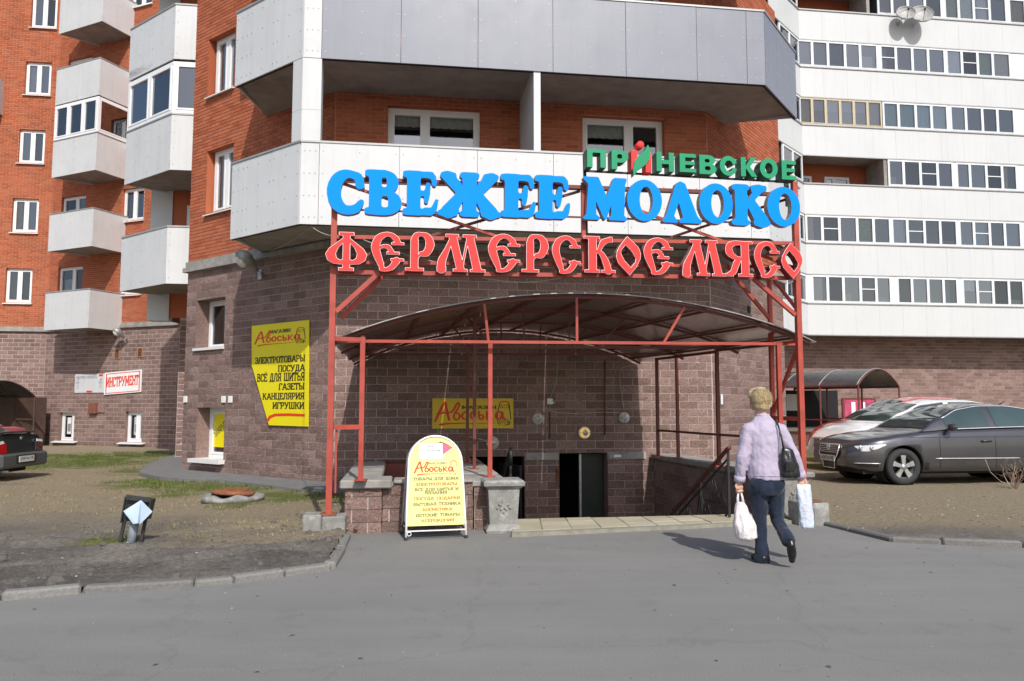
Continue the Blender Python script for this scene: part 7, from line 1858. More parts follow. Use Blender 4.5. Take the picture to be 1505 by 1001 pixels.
def car(label, sp, loc, heading, group, detail=2):
    """local x: 0 at the nose to L at the tail, y: -W/2 side is the near side, z up"""
    root = thing('parked_car', label, 'car', loc, group, rz=heading)
    L, Wd = sp['L'], sp['W']; H2 = Wd / 2; zh = sp['hood']; wb0, wb1 = sp['axles']; R = sp['wr']; AR = R + .055
    nf, nr = sp.get('nose', .75), sp.get('tail', .6)
    def hw(x):
        k = 1.0
        if x < nf: k = 1 - sp.get('nk', .34) * (1 - x / nf) ** 2.6
        if x > L - nr: k = min(k, 1 - sp.get('tk', .16) * (1 - (L - x) / nr) ** 2.6)
        return H2 * k
    def zb(x):
        v = sp['sill']
        if x < .5: v += .10 * (1 - x / .5) ** 1.5
        if x > L - .5: v += .12 * (1 - (L - x) / .5) ** 1.5
        return v
    def arch(x):
        v = -1
        for xc in (wb0, wb1):
            d = abs(x - xc)
            if d < AR: v = max(v, R + math.sqrt(AR * AR - d * d))
        return v
    def deck(x): return lerp_tab(zh, x)
    def shoulder(x): return deck(x) - lerp_tab(sp['shoulder'], x)
    xs = sorted(set([0, .015, .05, .1, .16] + [i * .09 for i in range(2, int(L / .09))] + [L - .16, L - .08, L - .03, L] + [xc + AR * math.cos(math.pi * k / 12) for xc in (wb0, wb1) for k in range(13)]))
    def section(x):
        h = hw(x); b = zb(x); a = arch(x); zs = shoulder(x); zd = deck(x); mid = b + (zs - b) * .5
        P = [(0, b), (h * .80, b), (h * .955, b + .035), (h * .99, b + .14)]
        P += [(h * 1.0, mid), (h * .995, zs - .10), (h * .975, zs), (h * .94, zs + (zd - zs) * .5), (h * .86, zs + (zd - zs) * .86), (h * .55, zd - .004), (0, zd)]
        if a > 0: P = [(y, max(z, a if i > 0 else z)) if z < a else (y, z) for i, (y, z) in enumerate(P)]; P[0] = (0, max(b, min(a, b + .3)))
        return P
    rows = [section(x) for x in xs]
    def nosex(x, z):      # rake of the front and tail seen from the side
        k = 0
        if x < .35: k = sp.get('rake', .10) * (1 - x / .35) * max(0, (z - .55)) / .35 + .03 * (1 - x / .35) * max(0, .38 - z) / .2
        if x > L - .35: k = -sp.get('rrake', .06) * (1 - (L - x) / .35) * max(0, (z - .75)) / .3
        return x + k
    g = MB(); vs = []; n = len(rows[0])
    for x, P in zip(xs, rows):
        for s in (-1, 1): vs += [(nosex(x, z), s * y, z) for y, z in P]
    fs = []
    for i in range(len(xs) - 1):
        for s in (0, 1):
            for k in range(n - 1):
                a = i * 2 * n + s * n + k; fs.append((a, a + 1, a + 1 + 2 * n, a + 2 * n))
    g.add(vs, fs, 0, True)
    for i in (0, len(xs) - 1):
        base = i * 2 * n; ring = [base + k for k in range(n)] + [base + n + k for k in range(n - 1, -1, -1)]; ring = [r for q, r in enumerate(ring) if r not in (base + n, base + 2 * n - 1)]
        g.f.append(ring); g.m.append(0); g.sm.append(False)
    body = g.build('body', M[sp['paint']], root, local=True)
    bm = bmesh.new(); bm.from_mesh(body.data); bmesh.ops.remove_doubles(bm, verts=bm.verts, dist=.0005); bmesh.ops.recalc_face_normals(bm, faces=bm.faces); bm.to_mesh(body.data); bm.free()
    # surface of the body side for add-ons
    def side(x, z, out=.0, s=-1):
        P = section(x)[1:] if arch(x) < z else section(x)[1:]
        for (y0, z0), (y1, z1) in zip(P[:-1], P[1:]):
            if z0 <= z <= z1 and z1 > z0: y = y0 + (y1 - y0) * (z - z0) / (z1 - z0); return (nosex(x, z), s * (y + out), z)
        return (nosex(x, z), s * (P[-2][0] + out), z)
    # greenhouse
    roof, belt = sp['roof'], sp['belt']; x0, x1 = roof[0][0], roof[-1][0]
    def zr(x): return lerp_tab(roof, x)
    def zbelt(x): return lerp_tab(belt, x)
    def gsec(x, v, w):
        """v 0..1 up the side, then w 0..1 across the top to the centre"""
        zb_ = min(zbelt(x), zr(x)); zt = zr(x); f = max(0, min(1, (zt - zb_) / sp['gh'])); yb = H2 * .915 * (1 if x > .9 else 1); yt = H2 * (sp['tumble'] + (.915 - sp['tumble']) * (1 - f))
        zs = zb_ + (zt - zb_) * .90
        if w <= 0:
            y = yb + (yt - yb) * (v ** 1.25); return (x, y, zb_ + (zs - zb_) * v)
        return (x, yt * (1 - w) * (1 if w < 1 else 0), zs + (zt - zs) * math.sin(w * math.pi / 2) ** .8)
    gx = sorted(set([x0 + (x1 - x0) * i / 50 for i in range(51)] + [r[0] for r in roof])); m_ = 6; mt = 8
    g = MB(); vs = []
    for x in gx:
        prof = [gsec(x, k / m_, 0) for k in range(m_ + 1)] + [gsec(x, 1, k / mt) for k in range(1, mt + 1)]
        for s in (-1, 1): vs += [(p[0], s * p[1], p[2]) for p in prof]
    n = m_ + mt + 1; fs = []
    for i in range(len(gx) - 1):
        for s in (0, 1):
            for k in range(n - 1): a = i * 2 * n + s * n + k; fs.append((a, a + 1, a + 1 + 2 * n, a + 2 * n))
    g.add(vs, fs, 0, True); cab = g.build('cabin', M[sp['paint']], root, local=True)
    bm = bmesh.new(); bm.from_mesh(cab.data); bmesh.ops.remove_doubles(bm, verts=bm.verts, dist=.0005); bmesh.ops.recalc_face_normals(bm, faces=bm.faces); bm.to_mesh(cab.data); bm.free()
    def outw(p, s, d):   # push outwards a little
        return (p[0], s * (p[1] + d * .9), p[2] + d * .35)
    # windscreen and rear window
    def topglass(name, xa, xb, w0, front):
        g = MB(); d = .006
        def fn(i, j):
            x = xa + (xb - xa) * i; w = (1 - w0) * (1 - abs(2 * j - 1)) + w0; 
            s = -1 if j < .5 else 1; t = abs(2 * j - 1) * (1 - w0)
            p = gsec(x, 1, 1 - t if t < 1 else 0.001); q = (p[0] + (-d if front else d), s * p[1], p[2] + d); return q
        g.grid(fn, 10, 16); o = g.build(name, M['carglass'], root, local=True); return o
    ws = sp['screen']; topglass('windscreen', ws[0], ws[1], .10, True); rw = sp['rear_glass']; topglass('rear_window', rw[0], rw[1], .14, False)
    if detail >= 1:
        for s in (-1, 1):
            for (xa, xb) in sp['side_windows']:
                g = MB(); d = .006
                def fn(i, j):
                    x = xa + (xb - xa) * i; zt = zr(x); p = gsec(x, .06 + .88 * j, 0); return outw(p, s, d)
                g.grid(fn, 16, 6); g.build('side_window', M['carglass'], root, local=True)
            # bright window surround
            a, b = sp['side_windows'][0][0] - .03, sp['side_windows'][-1][1] + .03
            pts = [outw(gsec(a + (b - a) * k / 24, .02, 0), s, .012) for k in range(25)]
            top = [outw(gsec(a + (b - a) * k / 24, .97, 0), s, .010) for k in range(25)]
            if sp.get('chrome', True):
                g = MB(); g.tube(pts, .011, 5); g.tube(top, .009, 5); g.build('window_trim', M['trimline'], root, local=True)
    # wheels
    for xc in (wb0, wb1):
        for s in (-1, 1):
            T = lambda x, y, h: (xc + x, s * (H2 - .015 + h - .0), R + y)
            g = MB(); g.lathe([(R * .60, -.20), (R * .90, -.21), (R * .985, -.19), (R, -.15), (R, -.06), (R * .985, -.02), (R * .93, .0), (R * .80, .006), (R * .66, .0), (R * .63, -.02)], T, 36, caps=False); wheel = g.build('tyre', M['rubber'], root, local=True)
            g = MB(); g.lathe([(R * .66, -.005), (R * .66, -.02), (R * .62, -.05), (R * .58, -.12)], T, 32, caps=False); g.lathe([(R * .60, -.10), (.001, -.10)], T, 24, 1)
            ns = sp.get('spokes', 5)
            for k in range(ns):
                a = 2 * math.pi * k / ns + .31; ca, sa = math.cos(a), math.sin(a)
                q = [(.030, -.028), (R * .42, -.036), (R * .645, -.052), (R * .645, .052), (R * .42, .036), (.030, .028)]
                g.prism([(x * ca - y * sa, x * sa + y * ca) for x, y in q], lambda x, y, h: T(x, y, h), -.055, -.012)
            g.lathe([(.055, -.05), (.055, -.008), (.001, -.004)], T, 16); g.build('rim', [M['alloy'], M['black']], root, local=True)
            g = MB(); g.lathe([(AR * .99, -.36), (AR * .99, -.05)], lambda x, y, h: (xc + x, s * (H2 - .03 + h), R + y), 24, caps=False); g.lathe([(AR, -.36), (.001, -.36)], lambda x, y, h: (xc + x, s * (H2 - .03 + h), R + y), 24)
            tag(g.build('wheel_housing', M['underside'], root, local=True, fixn=False), kind=None)
    g = MB(); g.box(.25, L - .25, -H2 * .78, H2 * .78, sp['sill'] - .03, sp['sill'] + .05); g.build('underbody', M['underside'], root, local=True)
    return root, side, section, nosex, hw, gsec, outw, deck
def patch(g, side, x0, x1, zf0, zf1, out, s=-1, n=10, m=4, mi=0, x_of=None):
    g.grid(lambda i, j: side(x0 + (x1 - x0) * i, zf0(i) + (zf1(i) - zf0(i)) * j, out, s), n, m, mi)

M['paint_grey'] = carpaint('dark_grey_metallic_paint', (.075, .075, .086), .55, .3)
M['paint_white'] = carpaint('white_car_paint', (.80, .81, .82), 0, .4)
M['paint_red'] = carpaint('red_car_paint', (.45, .02, .02), 0, .35)
M['paint_green'] = carpaint('dark_blue_green_paint', (.018, .032, .034), .3, .3)
sedan = dict(L=4.77, W=1.82, hood=[(0, .70), (.06, .735), (.25, .80), (.55, .865), (.95, .925), (1.40, .975), (1.8, 1.0), (3.6, 1.04), (4.2, 1.07), (4.6, 1.06), (4.77, 1.0)], shoulder=[(0, .06), (.3, .09), (1.2, .11), (1.6, .09), (4, .08), (4.77, .07)],
    axles=(.93, 3.64), wr=.325, sill=.22, roof=[(1.30, .95), (1.75, 1.20), (2.2, 1.40), (2.6, 1.465), (3.1, 1.465), (3.6, 1.40), (4.0, 1.25), (4.35, 1.06)], belt=[(1.3, .95), (1.9, .985), (3.3, 1.02), (4.35, 1.05)], gh=.45, tumble=.64,
    screen=(1.42, 2.12), rear_glass=(3.62, 4.25), side_windows=[(1.82, 2.66), (2.78, 3.62)], paint='paint_grey')
H25 = math.radians(6.0)
def place_nose(wx, wy, gz, ang, sp, s=-1):
    """location of local origin so that the near front wheel's outer centre stands at wx, wy"""
    c, s_ = math.cos(ang), math.sin(ang); lx, ly = sp['axles'][0], -sp['W'] / 2
    return (wx - (c * lx - s_ * ly), wy - (s_ * lx + c * ly), gz)
wxy = atz(1331, 713, .11)
loc1 = place_nose(wxy[0], wxy[1], .105, H25, sedan)
root, side, section, nosex, hw, gsec, outw, deck = car('dark grey metallic sedan parked nearest on the right, side on, alloy wheels', sedan, loc1, H25, 'cars parked on the right yard', 2)
# its details
def front_details(root, side, hw, sp, deck, style='a'):
    zt = .70
    for s in (-1, 1):
        g = MB(); patch(g, side, .10, .60, lambda t: lerp_tab([(0, .675), (.18, .60), (.4, .60), (.62, .635), (1, .705)], t), lambda t: .69 + .045 * t, .006, s, 16, 5); g.build('headlight', M['headlight'], root, local=True)
        g = MB()
        for xc_, r in ((.20, .05), (.36, .045)):
            p = side(xc_, .655, .010, s); g.lathe([(r, 0), (r * .8, .006), (r * .3, .003)], lambda x, y, h: (p[0] + x * .9, p[1] + s * (h - abs(0)), p[2] + y), 14)
        g.build('lamp_reflector', M['chrome'], root, local=True)
        g = MB(); patch(g, side, .12, .46, lambda t: .315, lambda t: .375, .004, s, 8, 2); g.build('fog_lamp_recess', M['black'], root, local=True)
        g = MB(); g.tube([side(.10 + .38 * k / 8, .385, .010, s) for k in range(9)], .009, 5); g.build('bumper_trim', M['trimline'], root, local=True)
    # grille and plate on the flat nose
    w = hw(0) * .98
    g = MB(); P = [(-.36, .70), (-.33, .52), (-.22, .40), (-.20, .26), (.20, .26), (.22, .40), (.33, .52), (.36, .70)]
    g.prism([(y, z) for y, z in P], lambda y, z, h: (-.012 - h + (.10 * max(0, z - .55) / .35 + .03 * max(0, .38 - z) / .2), y, z), -.03, .0); g.build('grille', M['black'], root, local=True)
    for k in range(5):
        z = .555 + .032 * k; g = MB(); ww = .33 + .03 * k / 5; x = -.02 + .10 * (z - .55) / .35; g.bar((x, -ww, z), (x, ww, z), .012, .010); g.build('grille_bar', M['trimline'], root, local=True)
    g = MB(); g.tube([(-.022 + (.10 * max(0, z - .55) / .35 + .03 * max(0, .38 - z) / .2), y, z) for y, z in [P[0], P[1], P[2], P[3], P[4], P[5], P[6], P[7], P[0]]], .010, 6); g.build('grille_surround', M['trimline'], root, local=True)
    g = MB(); g.lathe([(.062, 0), (.062, .012), (.052, .014), (.052, .008), (.001, .008)], lambda x, y, h: (-.005 - h, x, .64 + y), 20)
    for a, b in (((-.035, .03), (-.012, -.005)), ((-.012, -.005), (0, .012)), ((0, .012), (.012, -.005)), ((.012, -.005), (.035, .03)), ((-.045, .0), (-.018, -.04)), ((-.018, -.04), (0, -.008)), ((0, -.008), (.018, -.04)), ((.018, -.04), (.045, 0))): g.bar((-.02, a[0], .64 + a[1]), (-.02, b[0], .64 + b[1]), .008, .008)
    g.build('badge', M['chrome'], root, local=True)
    g = MB(); g.box(-.042, -.03, -.26, .26, .39, .50); 
    v, f = text_mesh('о047се 98', lambda x, y: (-.0425, -x, y), -.22, .22, .41, .48, .01); g.add(v, f, 1); g.build('number_plate', [M['plate'], M['ink']], root, local=True, fixn=False)
front_details(root, side, hw, sedan, deck)
def side_details(root, side, sp, handles, trimz=.47, seams=(1.62, 2.70, 3.62)):
    for s in (-1, 1):
        g = MB(); g.tube([side(1.52 + (3.15 - 1.52) * k / 12, trimz, .012, s) for k in range(13)], .010, 5); g.build('door_trim_strip', M['trimline'], root, local=True)
        for x in seams:
            g = MB(); g.tube([side(x + (.06 if x > 3.4 else 0) * (z - .3), z, .0015, s) for z in [.30 + .068 * k for k in range(9)]], .0045, 4); g.build('door_seam', M['black'], root, local=True)
        g = MB(); g.tube([side(1.05 + (4.4 - 1.05) * k / 20, .845 + .02 * k / 20, .001, s) for k in range(21)], .006, 5); g.build('shoulder_crease', M[sp['paint']], root, local=True)
        for x in handles:
            g = MB(); g.tube([side(x, .775, .008, s), side(x + .03, .78, .035, s), side(x + .17, .785, .035, s), side(x + .2, .785, .008, s)], .012, 6); g.build('door_handle', M[sp['paint']], root, local=True)
            g = MB(); g.tube([side(x + .0, .768, .004, s), side(x + .2, .776, .004, s)], .016, 6); g.build('handle_recess', M['black'], root, local=True)
        g = MB(); yy = sp['W'] / 2 * .93; g.tube([(1.80, s * yy, .985), (1.80, s * (yy + .08), 1.0)], .02, 6); 
        g.add(*((lambda q: (q.v, q.f))(ellip((1.80, s * (yy + .17), 1.035), (.075, .11, .075))))); g.build('door_mirror', M[sp['paint']], root, local=True)
        g = MB(); patch(g, side, sp['axles'][0] + .40, sp['axles'][0] + .47, lambda t: .20, lambda t: .40, .012, s, 2, 3); g.build('mud_flap', M['black'], root, local=True)
def ellip(c, r, n=14):
    q = MB(); q.lathe([(max(.001, math.sin(math.pi * k / 10)), -math.cos(math.pi * k / 10)) for k in range(11)], lambda x, y, z: (c[0] + r[0] * x, c[1] + r[1] * y, c[2] + r[2] * z), n); return q
side_details(root, side, sedan, (2.42, 3.38))
# seats and a sunlit paper seen through the glass are left to the reflections; a roof aerial
g = MB(); g.tube([(3.5, 0, 1.44), (3.62, 0, 1.50)], .01, 5); g.build('aerial', M['black'], root, local=True)

hatch = dict(sedan); hatch.update(L=4.5, W=1.80, hood=[(0, .72), (.06, .78), (.25, .88), (.6, .985), (1.0, 1.05), (1.35, 1.08), (1.8, 1.08), (3.6, 1.06), (4.2, 1.08), (4.5, 1.0)], roof=[(1.0, 1.05), (1.5, 1.29), (2.0, 1.49), (2.5, 1.56), (3.2, 1.56), (3.9, 1.42), (4.3, 1.10)], belt=[(1.0, 1.05), (1.9, 1.08), (4.3, 1.12)], axles=(.90, 3.5), screen=(1.10, 1.95), rear_glass=(3.85, 4.28), side_windows=[(1.75, 2.5), (2.62, 3.5)], paint='paint_white')
c25, s25 = math.cos(H25), math.sin(H25)
def off(l, d, f): return (l[0] - s25 * d + c25 * f, l[1] + c25 * d + s25 * f, l[2])
loc2 = off(loc1, 2.5, 1.15); r2 = car('white car parked between the dark grey sedan and the red car', hatch, loc2, H25, 'cars parked on the right yard', 1)
front_details(r2[0], r2[1], r2[4], hatch, r2[7]); side_details(r2[0], r2[1], hatch, (2.3, 3.2))
redc = dict(hatch); redc.update(paint='paint_red', roof=[(x, z + .10 * min(1, max(0, (x - 1.0) / .9))) for x, z in hatch['roof'][:-1]] + [(4.3, 1.14)], gh=.56); loc3 = off(loc1, 4.9, 2.35); r3 = car('red car mostly hidden behind the white car', redc, loc3, H25, 'cars parked on the right yard', 1)
front_details(r3[0], r3[1], r3[4], redc, r3[7]); side_details(r3[0], r3[1], redc, (2.3, 3.2))

# left sedan seen from behind: tail towards +x
oldsed = dict(L=4.48, W=1.66, hood=[(0, .66), (.1, .72), (.5, .82), (1.3, .92), (1.8, .95), (3.4, .97), (3.9, .99), (4.3, .985), (4.48, .95)], shoulder=[(0, .06), (.5, .10), (4, .09), (4.48, .10)], axles=(.85, 3.37), wr=.285, sill=.24,
    roof=[(1.15, .90), (1.7, 1.18), (2.1, 1.34), (2.5, 1.385), (3.0, 1.37), (3.3, 1.30), (3.85, 1.0)], belt=[(1.15, .9), (3.85, .98)], gh=.42, tumble=.66, screen=(1.3, 2.0), rear_glass=(3.18, 3.78), side_windows=[(1.7, 2.4), (2.5, 3.15)], paint='paint_green', chrome=False, tail=.35, tk=.10, nk=.2, rake=.05, rrake=.10)
tail_near = atz(3, 705, .08)
ang = math.radians(3)
# origin so that the tail centre is at x=-9.75
TX, TY = -9.72, 15.62
loc4 = (TX - math.cos(ang) * 4.48, TY - math.sin(ang) * 4.48, -.0)
r4 = car('dark green sedan at the left edge, seen from its boot', oldsed, loc4, ang, 'cars parked on the left yard', 1)
rt, sd_ = r4[0], r4[1]; L = 4.48
def tail_T(y, z, h): return (L + .004 + h - .10 * max(0, z - .75) / .3, y, z)
for s in (-1, 1):
    g = MB(); g.prism([(s * .50, .62), (s * .76, .60), (s * .77, .78), (s * .50, .80)], lambda y, z, h: tail_T(y, z, h), .0, .012); patch(g, sd_, L - .22, L - .0, lambda t: .60, lambda t: .78, .006, s, 6, 2); g.build('tail_lamp', M['lamp_red'] if s < 0 else M['lamp_dull'], rt, local=True)
    g = MB(); g.prism([(s * .56, .802), (s * .77, .782), (s * .76, .83), (s * .58, .85)], lambda y, z, h: tail_T(y, z, h), .0, .012); patch(g, sd_, L - .22, L - .0, lambda t: .785, lambda t: .83, .006, s, 6, 2); g.build('indicator_lamp', M['headlight'], rt, local=True)
g = MB(); g.chbox(lambda x, y, z: (x, y, z), L - .04, L + .11, -.80, .80, .32, .60, .04); g.build('bumper', M['bumpergrey'] if 'bumpergrey' in M else M['paint_green'], rt, local=True)
g = MB(); g.box(L + .108, L + .114, -.34, .34, .40, .565); g.build('plate_recess', M['black'], rt, local=True)
g = MB(); g.box(L + .115, L + .124, -.26, .26, .425, .54); v, f = text_mesh('у047км 78', lambda x, y: (L + .1245, x, y), -.22, .22, .45, .52, .01); g.add(v, f, 1); g.build('number_plate', [M['plate'], M['ink']], rt, local=True, fixn=False)
g = MB(); g.chbox(lambda x, y, z: (x, y, z), L - .22, L - .02, -.62, .62, .99, 1.02, .01); g.box(L - .16, L - .10, -.5, -.46, .95, .99); g.box(L - .16, L - .10, .46, .5, .95, .99); g.build('boot_spoiler', M['paint_green'], rt, local=True)
g = MB(); g.lathe([(.035, 0), (.035, .006)], lambda x, y, h: (L - .012 + h, x * 1.3, .885 + y), 14); g.build('badge', M['chrome'], rt, local=True)
g = MB(); g.tube([(L - .1, -.5, .27), (L + .06, -.5, .26)], .028, 8); g.build('exhaust_pipe', M['steel'], rt, local=True)
redl = dict(oldsed); redl.update(paint='paint_red', chrome=False)
r5 = car('red car at the far left edge, almost hidden by the green sedan', redl, (-17.45, 20.2, 0), math.radians(3), 'cars parked on the left yard', 1)
side_details(r5[0], r5[1], redl, (2.2, 2.9))
# ================================================================== THE WOMAN AND HER BAGS
wx_, wy_ = atz(1125, 828, 0)[:2]
PX = 150.0
def wp(px, py, dy=0.0):
    """figure measurements: photo position -> local metres, dy = further away"""
    y = wy_ + dy; r = ray(px, py); k = y / r[1]
    return Vector((r[0] * k - wx_, dy, CAM_H + r[2] * k))
woman = thing('person', 'blonde woman in a lilac jacket and dark jeans walking away with two white bags', 'person', (wx_, wy_, 0))
def cloth(name, col, rough=.85, weave=220, var=.1, bs=.25, fold=9):
    m, nt, b = new_mat(name); n = noise(nt, weave, 3, .7); n2 = noise(nt, fold, 5, .6); r = ramp(nt, [(.3, tuple(c * (1 - var) for c in col)), (.7, tuple(min(1, c * (1 + var)) for c in col))]); nt.links.new(n2.outputs[0], r.inputs[0]); nt.links.new(r.outputs[0], b.inputs['Base Color'])
    b.inputs['Roughness'].default_value = rough; b.inputs['Sheen Weight'].default_value = .2; b.inputs['Specular IOR Level'].default_value = .25
    h = math_n(nt, 'ADD', math_n(nt, 'MULTIPLY', n2.outputs[0], 1.0), math_n(nt, 'MULTIPLY', n.outputs[0], .08)); bump(nt, b, h, bs, .03); return m
M['skin'] = plain('skin', (.56, .33, .25), .5, .08, 30); M['jacket'] = cloth('lilac_jacket_cloth', (.43, .375, .485), .7, 260, .03, .45, 14)
M['jeans'] = cloth('dark_denim', (.012, .020, .042), .85, 500, .35, .35, 11); M['bootleather'] = plain('black_boot_leather', (.012, .012, .013), .3, .2, 20)
M['hair'] = cloth('blond_hair', (.62, .47, .26), .5, 160, .35, .9, 60)
sL = wp(1100, 633); sR = wp(1147, 634); eL = wp(1091, 671, -.02); hL = wp(1087, 706, .03); eR = wp(1166, 668, -.04); hR = wp(1177, 700, .0)
hipL = wp(1114, 716); hipR = wp(1139, 716); kL = wp(1117, 768, .06); aL = wp(1120, 815, .04); kR = wp(1142, 764, .04); aR = wp(1160, 797, -.26)
neck = wp(1121, 613, .01); head = wp(1117, 588, .02)
b = Blob()
b.ball(head, (.078, .098, .108)); b.limb([head - Vector((0, 0, .06)), neck - Vector((0, 0, .07))], [.055, .055])
b.ball(head + Vector((-.035, .075, -.055)), (.045, .045, .045)); b.ball(head + Vector((-.062, .088, -.015)), (.014, .02, .018))       # jaw, nose on the averted face
b.ball(head + Vector((-.078, .0, -.02)), (.012, .02, .032)); b.ball(head + Vector((.078, .0, -.02)), (.012, .02, .032))                # ears
b.ball(head + Vector((-.05, .088, -.06)), (.02, .012, .008)); b.ball(head + Vector((-.03, .092, .01)), (.014, .01, .01))
b.limb([neck - Vector((0, 0, .1)), wp(1124, 680), wp(1126, 708)], [.11, .10, .12], .8)
b.limb([sL, eL, hL], [.048, .038, .027]); b.limb([sR, eR, hR], [.048, .038, .027]); b.limb([sL, sR], [.06, .06], .8)
b.limb([hipL, kL, aL], [.075, .05, .035]); b.limb([hipR, kR, aR], [.075, .05, .035])
def hand(w, dirn, side_):
    """palm and five fingers closed round a bag handle; side_ -1 left, +1 right"""
    d = dirn.normalized(); c = w + d * .045; b.limb([w, w + d * .03, c], [.026, .030, .033], .62)
    b.ball(c + d * .02, (.036, .022, .034))
    for k, (o, l) in enumerate(((-.028, .068), (-.010, .076), (.009, .072), (.026, .058))):
        base = c + d * .032 + Vector((o, .004, 0)); k1 = base + d * l * .42 + Vector((0, .012, 0)); k2 = k1 + d * l * .18 + Vector((0, -.022, .0)); k3 = k2 + Vector((0, -.016, .016))
        b.limb([base, k1, k2, k3], [.0098, .0092, .0085, .0078])
    t0 = w + d * .02 + Vector((-.026 * side_ * -1 * -1, -.006, 0)); t1 = t0 + d * .035 + Vector((-.018 * side_, -.012, 0)); t2 = t1 + d * .026 + Vector((.010 * side_, -.010, 0)); b.limb([t0, t1, t2], [.013, .011, .009])
    return c + d * .06
gL = hand(hL, Vector((-.02, .02, -1)), 1); gR = hand(hR, Vector((.02, .0, -1)), -1)
b.build('body', M['skin'], woman, .0058, 3)
# jacket
def fold(sc, amp):
    return lambda co: amp * (mnoise.noise((co.x * sc, co.y * sc, co.z * sc * .75)) + .5 * mnoise.noise((co.x * sc * 2.3 + 4, co.y * sc * 2.3, co.z * sc * 1.4)))
b = Blob()
cs = [wp(1121, 622, .0), wp(1122, 632), wp(1123, 650), wp(1124, 672), wp(1126, 690), wp(1128, 705)]
b.solid([(cs[5].x, 0, cs[5].z, .182, .135), (cs[4].x, 0, cs[4].z, .180, .135), (cs[3].x, 0, cs[3].z, .158, .118), (cs[2].x, 0, cs[2].z, .165, .118), (cs[1].x, 0, cs[1].z, .175, .105), (cs[0].x, .005, cs[0].z, .125, .085), (neck.x, .01, neck.z + .015, .066, .066)])
b.limb([sL + Vector((.035, 0, .01)), sL, eL, hL + Vector((0, 0, .01))], [.078, .074, .062, .050]); b.limb([sR - Vector((.03, 0, -.01)), sR, eR, hR + Vector((0, 0, .01))], [.078, .074, .060, .050])
b.ball(sL + Vector((.05, 0, .0)), (.09, .08, .075)); b.ball(sR + Vector((-.045, 0, .0)), (.09, .08, .075))
jk = b.build('jacket', M['jacket'], woman, .0085, 5, fold(15, .0085))
b = Blob(); b.solid([(neck.x, .012, neck.z - .02, .072, .070), (neck.x - .003, .012, neck.z + .03, .068, .068)]); b.build('collar', M['jacket'], jk, .007, 2, fold(30, .003))
g = MB(); z_ = cs[5].z + .045
g.tube([(cs[5].x + .189 * math.cos(a), .139 * math.sin(a), z_) for a in [k * math.pi / 18 for k in range(37)]], .0035, 4); g.build('hem_seam', M['jacket'], jk, local=True)
for s, h, e in ((-1, hL, eL), (1, hR, eR)):
    d = (h - e).normalized(); g = MB(); g.tube([tuple(h - d * .045), tuple(h + d * .012)], [.0545, .053], 14); g.build('cuff', M['jacket'], jk, local=True)
# jeans, flared at the hem
b = Blob(); w0 = wp(1127, 702); w1 = wp(1126, 716)
b.solid([(w1.x, .0, w1.z - .07, .14, .115), (w1.x, 0, w1.z, .172, .132), (w0.x, 0, w0.z + .01, .160, .12)])
b.ball(wp(1115, 712, -.03), (.095, .11, .10)); b.ball(wp(1139, 712, -.03), (.095, .11, .10))
b.limb([hipL + Vector((0, 0, -.02)), hipL.lerp(kL, .5), kL, kL.lerp(aL, .5), aL, aL - Vector((0, 0, .045))], [.098, .085, .066, .062, .074, .080], 1.0)
b.limb([hipR + Vector((0, 0, -.02)), hipR.lerp(kR, .5), kR, kR.lerp(aR, .5), aR.lerp(kR, .08)], [.098, .085, .066, .060, .071], 1.0)
b.build('jeans', M['jeans'], woman, .010, 5, fold(13, .008))
# boots
b = Blob(); b.limb([aL + Vector((0, 0, -.02)), Vector((aL.x, aL.y, .045))], [.042, .04]); b.limb([Vector((aL.x, aL.y - .035, .045)), Vector((aL.x - .015, aL.y + .09, .04)), Vector((aL.x - .03, aL.y + .17, .026))], [.044, .043, .030]); b.ball(Vector((aL.x, aL.y - .045, .02)), (.034, .03, .024))
b.build('boot', M['bootleather'], woman, .008, 3)
toe = wp(1164, 823, -.22); toe.z = max(toe.z, .03)
b = Blob(); b.limb([aR + (kR - aR).normalized() * .05, aR], [.042, .043]); b.limb([aR + Vector((-.0, -.035, .0)), aR.lerp(toe, .55) + Vector((0, -.03, 0)), toe], [.043, .044, .032]); b.ball(aR + Vector((0, -.065, -.02)), (.032, .022, .034))
b.build('boot', M['bootleather'], woman, .008, 3)
# hair: short, full at the back
b = Blob(); b.ball(head + Vector((.004, -.014, .026)), (.094, .104, .100), 20); b.ball(head + Vector((.012, -.045, -.035)), (.088, .068, .075), 18); b.ball(head + Vector((-.02, .03, .055)), (.085, .085, .070), 18)
def strand(co): return .008 * mnoise.noise((co.x * 38, co.y * 38, co.z * 9)) + .012 * mnoise.noise((co.x * 11, co.y * 11, co.z * 8))
hr = b.build('hair', M['hair'], woman, .006, 2, strand)
# strands lying over the hair
q = random.Random(4); vs = []; fs = []
hc = head + Vector((.004, -.018, .018))
for i in range(2600):
    a = q.uniform(0, 2 * math.pi); el = q.uniform(-.5, 1.4); d = Vector((math.cos(a) * math.cos(el), math.sin(a) * math.cos(el), math.sin(el)))
    if d.y > .55 and d.z < .55: continue
    p = hc + Vector((d.x * .101, d.y * .109, d.z * .103)); 
    if d.z < -.1: p = hc + Vector((d.x * .096, d.y * .10, d.z * .115))
    tdir = Vector((q.uniform(-.25, .25), q.uniform(-.25, .1), -1)); tdir = (tdir - d * tdir.dot(d) * .92).normalized(); l = q.uniform(.03, .07); sd2 = d.cross(tdir).normalized() * .0016; e = p + tdir * l + d * q.uniform(.0, .014)
    bb = len(vs); vs += [tuple(p - sd2), tuple(p + sd2), tuple(e)]; fs.append((bb, bb + 1, bb + 2))
me = bpy.data.meshes.new('hair_strands'); me.from_pydata(vs, [], fs); me.materials.append(M['hair']); o = bpy.data.objects.new('hair_strands', me); COL.objects.link(o); o.parent = hr; tag(o, kind='stuff')
